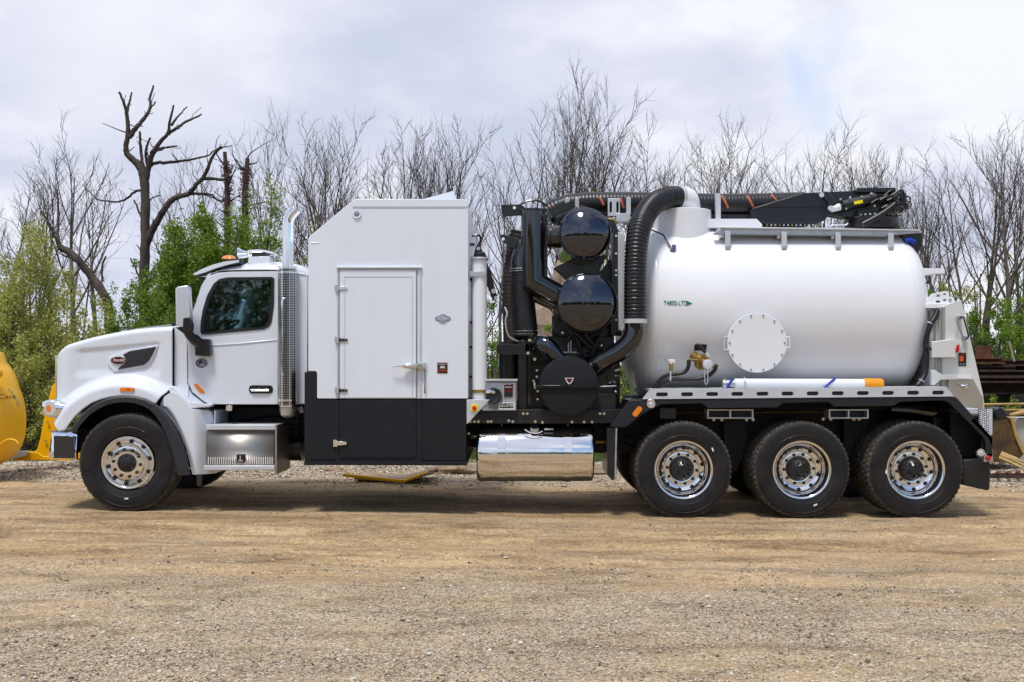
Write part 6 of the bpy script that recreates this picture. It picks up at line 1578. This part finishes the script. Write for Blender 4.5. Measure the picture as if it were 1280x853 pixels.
dead_tree('dead_tree', YD, [
 ([(180, 440), (180.2, 398), (179, 364), (181, 313), (181.5, 262), (180.7, 229), (177.5, 212)], .155, .12, 0),
 ([(178, 214), (170, 203), (162, 196), (157, 186), (160, 165), (158.5, 145), (156, 132), (148.8, 115)], .13, .03, -.3),
 ([(158.5, 143), (161, 130), (164.6, 115)], .05, .02, 0),
 ([(161, 172), (168, 162), (177, 152), (184, 142), (188, 133), (187.5, 122), (192, 107)], .085, .025, .4),
 ([(187, 135), (192, 131), (194.5, 127)], .035, .015, 0),
 ([(182, 225), (186, 206), (191, 191), (199, 179), (210, 166), (212, 152), (217, 131)], .11, .025, -.4),
 ([(208, 168), (220, 161), (231, 153), (243, 147.5), (252, 143)], .06, .02, .2),
 ([(214, 157), (222, 146), (234, 133.5)], .045, .015, .3),
 ([(180, 214), (177, 195), (175.5, 178), (174.5, 165)], .06, .03, .3),
 ([(184, 206), (182, 193), (184.5, 180), (188, 172)], .05, .025, -.3),
 ([(186, 201), (196, 188), (207, 184.5), (222, 183)], .06, .02, .3),
 ([(183, 305), (190, 288), (198, 274), (207, 259), (216, 249), (227, 244.5), (236, 242), (245, 231), (254, 222), (260, 209), (266, 195), (276.5, 183)], .125, .035, -.6),
 ([(253, 223), (267, 223.5), (281, 224.5), (287, 216), (291, 207.5)], .06, .02, .2),
 ([(236, 242), (250, 242.5), (264, 243.6), (270, 249), (278, 254)], .05, .015, .3),
 ([(184, 212), (192, 204.5), (211, 203.4), (228, 201), (240.6, 199), (258, 195), (272, 186), (291, 181.5)], .065, .012, .5),
 ([(182, 240), (176, 238), (169, 239.4), (157, 249), (143.5, 252.5), (132, 251), (122, 249), (113, 241), (103, 231)], .05, .012, .6),
 ([(179, 275), (174, 265), (168, 250)], .05, .02, .2),
 ([(181, 262), (190, 248), (201, 244)], .035, .012, -.2),
 ([(180, 362), (172, 342), (163, 322)], .04, .015, -.2)],
 'big dead tree with thick broken twisting limbs and no twigs, standing tall behind the bonnet', seed=4)
dead_tree('leaning_dead_tree', 14.0, [
 ([(138, 440), (136.5, 398), (134, 378), (124.5, 360), (113, 344), (101, 329), (86, 315), (74, 309)], .15, .08, 0),
 ([(74, 309), (72.5, 290), (73, 262), (71.5, 237)], .055, .02, .3),
 ([(75, 310), (66, 290), (60, 277), (50.6, 264)], .04, .015, -.3),
 ([(128, 352), (127.5, 335), (132.5, 320)], .035, .02, .1)],
 'dead trunk leaning in a curve over the olive willow beside the big dead tree', seed=8, spur=.2)
# trunks wrapped in reddish vine
for k, (px, top, Y, r0, lab) in enumerate(((286, 190, 24, .10, 'straight trunk wrapped in reddish dead vine leaves, nearer the dead tree'), (301, 198, 24.4, .11, 'twisted trunk wrapped in reddish dead vine leaves, nearer the exhaust stack'))):
    x = X(px, Y); z0 = float(gz(x, Y)); e = empty('vine_covered_tree', (x, Y, z0), label=lab, cat='tree', group='two vine wrapped trunks'); r0 *= 1.35
    hh = Z(top, Y) - z0; rng = random.Random(60 + k)
    P_ = catmull([(0, 0, -.1), (.05, 0, hh * .3), (.16 * (1 if k else -.2), 0, hh * .6), (.14 * (1 if k else -.4), 0, hh * .85), (.22 * (1 if k else -.6), 0, hh)], 20)
    mb = MB().tube(P_, [r0 * 1.3 * (1 - .65 * i / 19) for i in range(20)], 8)
    for j in range(14):
        q = P_[rng.randint(8, 19)]; limb(mb, q, (rng.gauss(0, 1), rng.gauss(0, .6), .7), rng.uniform(.4, 1.2), .03, rng, 5, up=.05, jit=.25, sides=4)
    mk('trunk', mb, 'bark_dark', e, recalc=False)
    cen = [P_[i] + Vector((rng.gauss(0, .05), rng.gauss(0, .05), 0)) for i in range(8, 18) for _ in range(5)]
    V_, F_ = leaves([tuple(c) for c in cen], [.19] * len(cen), 30, .045, 300 + k, 1.3)
    mesh_obj('vine', V_, F_, 'leaf_red', e)

# ------------------------------------------------------------------ shrubs and leafy trees
def sh(px, top, wpx, Y, m, seed, label, group='shrubs along the edge of the yard', **k):
    x = X(px, Y); h = Z(top, Y) - float(gz(x, Y)); return shrub(k.pop('name', 'shrub'), x, Y, wpx / S(Y), h, m, seed, label, group, **k)
WG = 'olive willows beside the yellow machine'
sh(2, 330, 120, 8.6, 'leaf_olive', 101, 'olive willow bush behind the yellow machine', WG, size=0.028, zs=1.8, per=135)
sh(42, 284, 96, 9.4, 'leaf_olive', 102, 'tallest olive willow bush, with a pointed top, beside the leaning dead trunk', WG, size=0.028, zs=2.0, per=144, shape=.9)
sh(98, 358, 84, 9.0, 'leaf_olive', 103, 'olive willow bush just above the nose of the bonnet', WG, size=0.027, zs=1.6, per=135)
sh(50, 425, 130, 7.9, 'leaf_olive', 104, 'low olive willow bush between the yellow machine and the chrome bumper', WG, size=0.027, zs=1.5, per=126, dens=1.3)
sh(30, 545, 60, 7.4, 'leaf_yellow', 105, 'small yellow weed clump at the foot of the willows by the bumper', size=0.024, per=63, dens=2.2)
sh(-55, 330, 130, 9.2, 'leaf_olive', 106, 'olive willow bush at the very edge of the frame', WG, size=0.030, per=90)
sh(160, 348, 66, 11.5, 'leaf_green', 107, 'small green bush at the foot of the dead tree', size=0.032, per=69)
sh(192, 372, 100, 11.0, 'leaf_green', 108, 'low green bush behind the bonnet', size=0.027, per=81)
sh(128, 372, 60, 12.2, 'leaf_lime', 109, 'yellow green bush behind the leaning dead trunk', size=0.027, per=69)
sh(232, 282, 84, 13.5, 'leaf_green', 110, 'round dense green tree between dead tree and cab visor', 'leafy trees behind the cab', name='leafy_tree', cat='tree', size=0.038, per=105, shape=.30, dens=2.0)
sh(275, 286, 78, 14.2, 'leaf_green', 111, 'dense green tree right behind the cab roof and antenna', 'leafy trees behind the cab', name='leafy_tree', cat='tree', size=0.038, per=105, shape=.30, dens=2.0)
sh(330, 232, 56, 15.5, 'leaf_lime', 112, 'tall narrow yellow green tree behind the exhaust stack', 'leafy trees behind the cab', name='leafy_tree', cat='tree', size=0.037, per=75, shape=.5, dens=.75)
sh(386, 272, 46, 18.0, 'leaf_yellow', 113, 'thin yellowish tree between exhaust stack and tall box', 'leafy trees behind the cab', name='leafy_tree', cat='tree', size=0.032, per=37, dens=.30)
sh(208, 322, 76, 12.9, 'leaf_green', 171, 'low rounded green tree beside the dead tree trunk', 'leafy trees behind the cab', name='leafy_tree', cat='tree', size=0.037, per=90, shape=.30, dens=1.8)
sh(254, 268, 80, 15.0, 'leaf_lime', 172, 'brighter green tree top between the other two behind the cab visor', 'leafy trees behind the cab', name='leafy_tree', cat='tree', size=0.041, per=90, shape=.30, dens=1.5)
sh(300, 320, 90, 16.5, 'leaf_dark', 114, 'deep green tree filling the gap under the cab roof line', 'leafy trees behind the cab', name='leafy_tree', cat='tree', size=0.039, per=81)
GM = 'shrubs seen through the machinery gap'
sh(612, 372, 60, 10.5, 'leaf_green', 115, 'green shrub seen between wand tube and black hoses', GM, size=0.027, per=81)
sh(650, 400, 60, 12.5, 'leaf_lime', 116, 'bright green shrub behind the elbow flange', GM, size=0.027, per=81)
sh(700, 395, 60, 13.5, 'leaf_lime', 117, 'bright green shrub behind the lower domed silencer', GM, size=0.027, per=81)
sh(708, 300, 44, 20.0, 'leaf_lime', 118, 'taller loose green shrub showing between the two domed silencers', GM, size=0.032, per=69, dens=.8)
sh(742, 385, 60, 14.5, 'leaf_green', 119, 'green shrub behind the backing plate of the silencers', GM, size=0.027, per=69)
for k, (px, top, w, m_) in enumerate(((430, 400, 110, 'leaf_green'), (520, 405, 110, 'leaf_olive'), (575, 420, 90, 'leaf_lime'), (800, 400, 110, 'leaf_green'), (890, 395, 120, 'leaf_dark'), (990, 400, 120, 'leaf_green'), (1085, 395, 110, 'leaf_olive'))):
    sh(px, top, w, 14.0 + (k % 3) * .8, m_, 130 + k, 'green hedge shrub behind the ' + ('front half of the tall box', 'rear half of the tall box', 'rear edge of the tall box', 'left end of the round tank', 'side cover of the round tank', 'middle of the round tank', 'rear end of the round tank')[k], 'hedge shrubs behind the truck', size=0.041, per=49, dens=.7)
RG = 'shrubs behind the rusty beams'
sh(1150, 335, 60, 20, 'leaf_green', 141, 'green shrub behind the top tailgate hinge', RG, size=0.034, per=63, dens=.6)
sh(1196, 352, 60, 18, 'leaf_yellow', 142, 'yellowish loose shrub behind the tail plate', RG, size=0.032, per=55, dens=.6)
sh(1232, 372, 64, 15, 'leaf_green', 143, 'dense green shrub above the rusty beams beside the tail plate', RG, size=0.032, per=138)
sh(1275, 362, 66, 16, 'leaf_lime', 144, 'yellow green shrub round the thickest trunk', RG, size=0.032, per=120, dens=.8)
sh(1218, 398, 60, 13, 'leaf_dark', 145, 'deep green low shrub touching the tail plate', RG, size=0.027, per=138)
sh(1262, 405, 70, 12.6, 'leaf_green', 146, 'low green shrub just behind the stacked rusty beams', RG, size=0.027, per=138)
sh(1320, 370, 90, 15, 'leaf_green', 147, 'green shrub at the frame edge behind the beams', RG, size=0.032, per=69)
sh(1225, 300, 50, 24, 'leaf_yellow', 148, 'sparse yellowish sapling rising behind the tail plate', RG, size=0.032, per=24, dens=.18)
sh(1275, 290, 60, 24, 'leaf_lime', 149, 'sparse yellow green sapling beside the thickest trunk', RG, size=0.032, per=24, dens=.18)
sh(1060, 272, 30, 26, 'leaf_yellow', 150, 'yellow green tree top showing under the boom', 'leafy trees far behind', name='leafy_tree', cat='tree', size=0.037, per=49, dens=.5)
sh(742, 246, 34, 27, 'leaf_yellow', 151, 'yellow green tree top showing above the boom hose', 'leafy trees far behind', name='leafy_tree', cat='tree', size=0.037, per=49, dens=.35)

# ------------------------------------------------------------------ undergrowth: grass strip and weeds
def blades(name, n, xr, yr, h, m, seed, thr=0.0):
    r = np.random.default_rng(seed); x = r.uniform(*xr, n); y = r.uniform(*yr, n)
    k = vnoise(x, y, .9, seed) > thr; x, y = x[k], y[k]; n = len(x)
    z = gz(x, y); hh = h * (.4 + .9 * r.random(n)); a = r.random(n) * 6.283; w = .006 + .008 * r.random(n)
    lx = r.normal(0, .35, n) * hh; ly = r.normal(0, .35, n) * hh; cx, sx = np.cos(a) * w, np.sin(a) * w
    V_ = np.stack([np.stack([x - cx, y - sx, z], -1), np.stack([x + cx, y + sx, z], -1), np.stack([x + lx * .5 + cx * .6, y + ly * .5 + sx * .6, z + hh * .6], -1), np.stack([x + lx, y + ly, z + hh], -1)], 1).reshape(-1, 3)
    o = mesh_obj(name, V_, np.arange(n * 4).reshape(-1, 4), m); o['kind'] = 'stuff'; return o
blades('grass', 16000, (-13, 13), (6.0, 9.0), .12, 'grass_blade', 31, .25)
blades('grass', 14000, (-9, 13), (8.5, 16), .35, 'grass_blade', 32, .1)
blades('weeds', 9000, (7.0, 12.5), (7.2, 8.6), .42, 'weed', 33, .2)
# leafy weeds by the beams
for k, (px, py, Y, w) in enumerate(((1222, 500, 7.6, 40), (1252, 496, 7.8, 46), (1285, 499, 7.7, 40))):
    sh(px, py, w, Y, 'weed' if k != 1 else 'leaf_lime', 160 + k, ['yellow flowering weeds beside the bumper step', 'yellow green weeds in front of the rusty beams', 'yellow weeds by the concrete block'][k], 'weeds in front of the rusty beams', cat='weeds', size=.04, per=22, dens=2.0, nst=5)

# ------------------------------------------------------------------ yellow machine at the edge of the frame
YM = 3.2
ym = empty('yellow_machine_body', (X(-20, YM), YM, 0), label='rounded bright yellow machine drum with bolt boss and black lettering, cut by the frame edge', cat='machine')
def rel(v, e): return Vector(v) - e.location
# barrel like housing seen from the side: outline turned round a vertical axis
OUT = [(0, 440), (3.5, 447), (4, 452), (9.5, 460), (14, 468), (18, 482), (22, 493), (25, 505), (26.5, 518), (26.6, 532), (25.5, 546), (22, 558), (16, 569), (8, 576), (0, 580), (-10, 581)]
ax = -40
mb = MB().lathe([((px - ax) / S(YM), Z(py, YM)) for px, py in OUT[::-1]], (X(ax, YM) - ym.location.x, 0, 0), (0, 0, 1), 72)
mk('drum', mb, 'yellow', ym, ang=60)
bo = mk('boss', MB().cyl((X(11.5, YM) - ym.location.x, -.35, Z(466.5, YM)), (.35, -1, 0), .075, .28, 24, .012), 'yellow', ym)
mk('boss_pin', MB().cyl((X(12.3, YM) - ym.location.x, -.62, Z(466.5, YM)), (.35, -1, 0), .035, .03, 16), 'yellow', ym)
rib = [W(px + dx, py, YM - .32) - ym.location for px, py, dx in ((11, 486, 0), (16, 492, 0), (20.5, 500, 0), (23, 508, 0))]
mk('seam', MB().tube(catmull(rib, 14), .016, 6), 'ochre', ym)
mk('lower_seam', MB().tube(catmull([W(a, b, YM - .45) - ym.location for a, b in ((0, 556), (6, 551), (13, 549), (20, 551), (23, 555))], 14), .012, 6), 'yellow', ym)
text('lettering', 'Case', 'black_print', W(9.0, 496.0, YM - .66) - ym.location, .085, ym, rot=(R(90), 0, R(44)), xs=1.3)
mk('chassis', MB().box(X(-60, YM) - ym.location.x, X(-28, YM) - ym.location.x, -.3, .3, .0, .3), 'black_matte', ym, bevel=.02)
yh = empty('yellow_steel_hitch', (X(60, 4.3), 4.3, 0), label='flat yellow steel hitch arm rising to a point behind the chrome bumper', cat='machine part')
fr_ = lambda pts: [(X(a, 4.3) - yh.location.x, Z(b, 4.3)) for a, b in pts]
mk('arm_plate', MB().prism(fr_([(66.5, 483), (71, 478), (72, 530), (70, 560), (64, 575), (50, 574), (44, 571), (36, 573), (34, 571), (48, 561.5), (52, 548), (57, 520)]), -.05, .05), 'yellow', yh, bevel=.01)
mk('foot_bar', MB().prism(fr_([(17, 572), (33, 563.5), (52, 566), (56, 570), (90, 571), (90, 575), (50, 575), (18, 575.5)]), -.06, .02), 'yellow', yh, bevel=.008)
mk('foot_plate', MB().prism(fr_([(15, 570), (27, 563), (40, 563), (37, 569), (16, 574)]), -.12, -.07), 'alu_paint', yh, bevel=.005)
mk('rear_bar', MB().prism(fr_([(70, 531), (75, 532), (98, 566), (98, 574), (90, 574), (86, 566), (70, 545)]), .06, .14), 'yellow', yh, bevel=.008)
for a, b in ((60, 528), (57, 551), (69, 552)):
    bolt(*(W(a, b, 4.23) - yh.location), yh, r=.02, m='ochre')

# ------------------------------------------------------------------ rocks and debris
def rock(px, py, Y, s, seed, label, m='rock', cat='rock', name='rock', sc=(1, 1, .7), group=None):
    rng = random.Random(seed); mb = MB(); n = 10
    rows = []
    for i in range(n + 1):
        th_ = math.pi * i / n; ring = []
        for k in range(14):
            ph = 2 * math.pi * k / 14; v = Vector((math.sin(th_) * math.cos(ph), math.sin(th_) * math.sin(ph), math.cos(th_)))
            q = v * (1 + .45 * mn.noise(v * 1.3 + Vector((seed, 0, 0))) + .2 * mn.noise(v * 3.1 + Vector((0, seed, 0))))
            ring.append((q.x * s * sc[0], q.y * s * sc[1], q.z * s * sc[2]))
        rows.append(ring)
    o = mk(name, mb.grid(rows, wrap=True), m, ang=25); c = W(px, py, Y); o.location = (c.x, Y, c.z)
    return set_props(o, label=label, cat=cat, group=group)
rock(598, 478, 8.2, .20, 3, 'brown pointed rock seen above the diamond plate panel behind the truck', sc=(.8, 1, 1.6))
rock(592, 492, 8.0, .22, 4, 'orange brown rock low beside the white wand tube', sc=(1.4, 1, .9))
mound = rock(701, 428, 16, 1.25, 7, 'brown pile of brushwood seen in the gap below the silencers', name='brush_pile', cat='pile', sc=(1.0, 1, 1.0))
mound2 = rock(702, 352, 19, .42, 9, 'pale brown stump top seen between the two silencers', name='tree_stump', cat='stump', sc=(.8, .8, 1.3)); 
rock(668, 590, 4.6, .14, 12, 'pale stone on the gravel bank beyond the fuel tank', sc=(1.6, 1, .6), m='concrete')
for k, (px, s_, lb) in enumerate(((560, .10, 'under the rear corner of the tall box'), (585, .12, 'between the tall box and the fuel tank'), (418, .07, 'under the front corner of the tall box'), (752, .10, 'beyond the fuel tank and mud flap'))):
    rock(px, 588, 4.3, s_, 20 + k, 'dark broken stone on the gravel ' + lb, sc=(2.0, 1, .7), group='broken stones on the gravel bank')

# ------------------------------------------------------------------ right edge: rusty beams, bucket, grate, block
def ibeam(x0, x1, y, z, h, w, t, m, label, cap=None, rz=0, name='steel_beam'):
    e = MB(); L_ = x1 - x0
    prof = [(-w / 2, 0), (w / 2, 0), (w / 2, t), (t / 2, t), (t / 2, h - t), (w / 2, h - t), (w / 2, h), (-w / 2, h), (-w / 2, h - t), (-t / 2, h - t), (-t / 2, t), (-w / 2, t)]
    rows = [[(xx, a, b) for a, b in prof] for xx in (0, L_)]
    e.grid(rows, wrap=True)
    for o in (0, 12):
        e.f.append(tuple(range(o, o + 12)))
    o = mk(name, e, m, smooth=False); o.location = (x0, y, z); o.rotation_euler = (0, 0, R(rz))
    return set_props(o, label=label, cat='beam', group='rusty beams stacked behind the tail')
YB = 9.6; xa = X(1180, YB)
ibeam(X(1195, YB), X(1246, YB), YB - .2, Z(454.5, YB), .12, .35, .03, 'rust', 'short orange rusted beam lying on top of the stack beside the tail plate')
ibeam(X(1240, YB), X(1360, YB), YB - .05, Z(457.5, YB), .13, .3, .03, 'rust_dark', 'dark brown beam on top of the stack reaching past the frame edge', rz=1)
ibeam(xa, X(1330, YB), YB + .25, Z(466, YB), .16, .4, .03, 'rust_dark', 'beam in the second layer of the stack, farther from the yard')
ibeam(X(1205, YB), X(1262, YB), YB - .1, Z(463, YB), .08, .3, .02, 'rust_dark', 'short beam wedged under the orange rusted one')
ibeam(xa, X(1370, YB), YB - .15, Z(471, YB), .13, .42, .03, 'rust_dark', 'long beam in the middle of the stack with a lit upper flange')
ibeam(xa, X(1370, YB), YB - .25, Z(478, YB), .12, .42, .03, 'rust_dark', 'long beam just below the middle of the stack', rz=-.5)
ibeam(xa, X(1350, YB), YB + .1, Z(492, YB), .22, .46, .03, 'rust_dark', 'deep beam at the bottom of the stack')
pl = mk('steel_plate', MB().prism([(0, 0), (.30, -.02), (.33, .26), (.05, .30)], 0, .03), 'rust'); pl.location = (X(1216, YB), YB - .1, Z(450.5, YB))
set_props(pl, label='upright rusted steel plate standing on the beams against the green shrub', cat='steel plate')
for k, px in enumerate((1200, 1262, 1330)):
    b_ = mk('timber_bearer', MB().box(-.15, .15, -.5, .5, 0, Z(493, YB) - .05), 'black_matte', bevel=.02); b_.location = (X(px, YB), YB + .1, .05)
    set_props(b_, label=['dark timber bearer under the beams by the tail plate', 'dark timber bearer under the middle of the beams', 'dark timber bearer under the far end of the beams'][k], cat='bearer', group='bearers under the rusty beams')
rl_ = mk('leaning_stick', MB().tube([(0, 0, 0), (-.10, 0, .38)], .02, 6), 'wood'); rl_.location = (X(1256, YB), YB - .4, Z(452, YB))
set_props(rl_, label='short wooden stick leaning up from the beam stack against the green shrub', cat='stick')
# yellow pipes
for k, (py, x1, lb) in enumerate(((505, 1275, 'upper'), (512.5, 1262, 'lower'))):
    o = mk('yellow_pipe', MB().tube([W(1222, py + .8, 6.6), W(x1 + 60, py - .6, 6.9)], .022, 8), 'ochre')
    set_props(o, label='thin yellow pipe lying level in the weeds, the %s of two' % lb, cat='pipe', group='yellow pipes in the weeds')
o = mk('dark_bar', MB().pprism([(1240, 516.5), (1330, 514.5), (1330, 519), (1240, 521)], 5.6, 5.75), 'rust_dark'); set_props(o, label='dark steel bar lying behind the worn digger bucket', cat='bar')
o = mk('yellow_tip', MB().tube([W(1262, 519, 5.5), W(1300, 511, 5.6)], [.02, .07], 10), 'ochre'); set_props(o, label='tapered ochre steel bar resting on the concrete block', cat='bar')
o = mk('concrete_block', MB().box(0, 1.5, 0, .6, 0, Z(523, 5.6)), 'concrete', bevel=.02); o.location = (X(1268, 5.6), 5.6, 0); set_props(o, label='pale concrete block behind the worn digger bucket at the frame edge', cat='block')
# digger bucket lying on its back
bk = empty('digger_bucket', (X(1252, 4.6), 4.6, 0), label='worn brown and yellow digger bucket with teeth standing behind the rear bumper', cat='digger bucket')
rb_ = lambda pts, Y=4.6: [(X(a, Y) - bk.location.x, Z(b, Y)) for a, b in pts]
mk('side_plate', MB().prism(rb_([(1226, 519), (1258, 521), (1266, 522), (1272, 545), (1281, 566), (1272, 577), (1228, 578), (1224, 560)]), .0, .05), 'yellow_worn', bk, bevel=.008)
mk('side_plate', MB().prism(rb_([(1226, 519), (1258, 521), (1266, 522), (1272, 545), (1281, 566), (1272, 577), (1228, 578), (1224, 560)]), 1.0, 1.05), 'yellow_worn', bk, bevel=.008)
mk('bucket_shell', MB().grid([[(a, y, b) for a, b in rb_([(1226, 519), (1240, 520), (1262, 522), (1268, 545), (1277, 566), (1268, 577), (1228, 578)])] for y in (.04, 1.02)]), 'yellow_worn', bk, recalc=False).modifiers.new('t', 'SOLIDIFY').thickness = .03
mk('cutting_edge', MB().prism(rb_([(1258, 521), (1266, 522), (1272, 545), (1281, 566), (1277, 567), (1268, 546), (1262, 524)]), -.03, .02), 'ochre', bk, bevel=.004)
mk('hinge_ear', MB().prism(rb_([(1226, 519), (1232, 512), (1246, 509), (1256, 514), (1258, 521)]), .2, .26), 'yellow_worn', bk, bevel=.006)
for k, (y, dx, dz) in enumerate(((-.55, 0, 0), (-.38, 8, -2), (-.2, 16, -3))):
    P0 = rb_([(1228 + dx, 568 + dz)])[0]; P1 = rb_([(1240 + dx * 1.1, 574 + dz)])[0]; P2 = rb_([(1250 + dx * 1.2, 581 + dz)])[0]
    mk('tooth', MB().tube([(P0[0], y, P0[1]), (P1[0], y - .1, P1[1]), (P2[0], y - .25, max(.03, P2[1]))], [.032, .026, .008], 6), 'ochre', bk, smooth=False)
gt = empty('rusty_grate', (X(1262, 3.8), 3.8, 0), label='low grate of orange rusted bars lying on the gravel in front of the bucket', cat='grate')
for k in range(11):
    x = -.35 + k * .14; mk('bar', MB().tube([(x, -.15, .10), (x + .16, .28, .05)], .022, 6), 'rust_orange', gt)
mk('grate_rail', MB().box(-.45, 1.35, -.18, -.14, .02, .06), 'rust_dark', gt); mk('grate_rail', MB().box(-.30, 1.5, .28, .32, .0, .04), 'rust_dark', gt)

# wood on the far side of the yard, behind the photographer (it shows in the chrome and the black domes)
r = np.random.default_rng(71); cen = []; rad = []
for k in range(260):
    x = r.uniform(-95, 95); y = -48 - abs(r.normal(0, 5)); h = 4 + 4.5 * r.random()
    for j in range(5): cen.append((x + r.normal(0, 1.2), y + r.normal(0, 1.2), h * (j + .6) / 5)); rad.append(1.9)
for k in range(220):      # and where the wood runs on beyond both sides of the picture
    sgn = 1 if k % 2 else -1; x = sgn * r.uniform(24, 110); y = 34 - abs(x) * .25 + r.normal(0, 3); h = 2.5 + 3 * r.random()
    for j in range(5): cen.append((x + r.normal(0, 1.2), y + r.normal(0, 1.2), h * (j + .6) / 5)); rad.append(1.7)
V_, F_ = leaves(cen, rad, 34, .36, 72)
V_[:, 2] = np.maximum(V_[:, 2], 0)
o = mesh_obj('far_wood', V_, F_, 'leaf_dark'); o['kind'] = 'stuff'
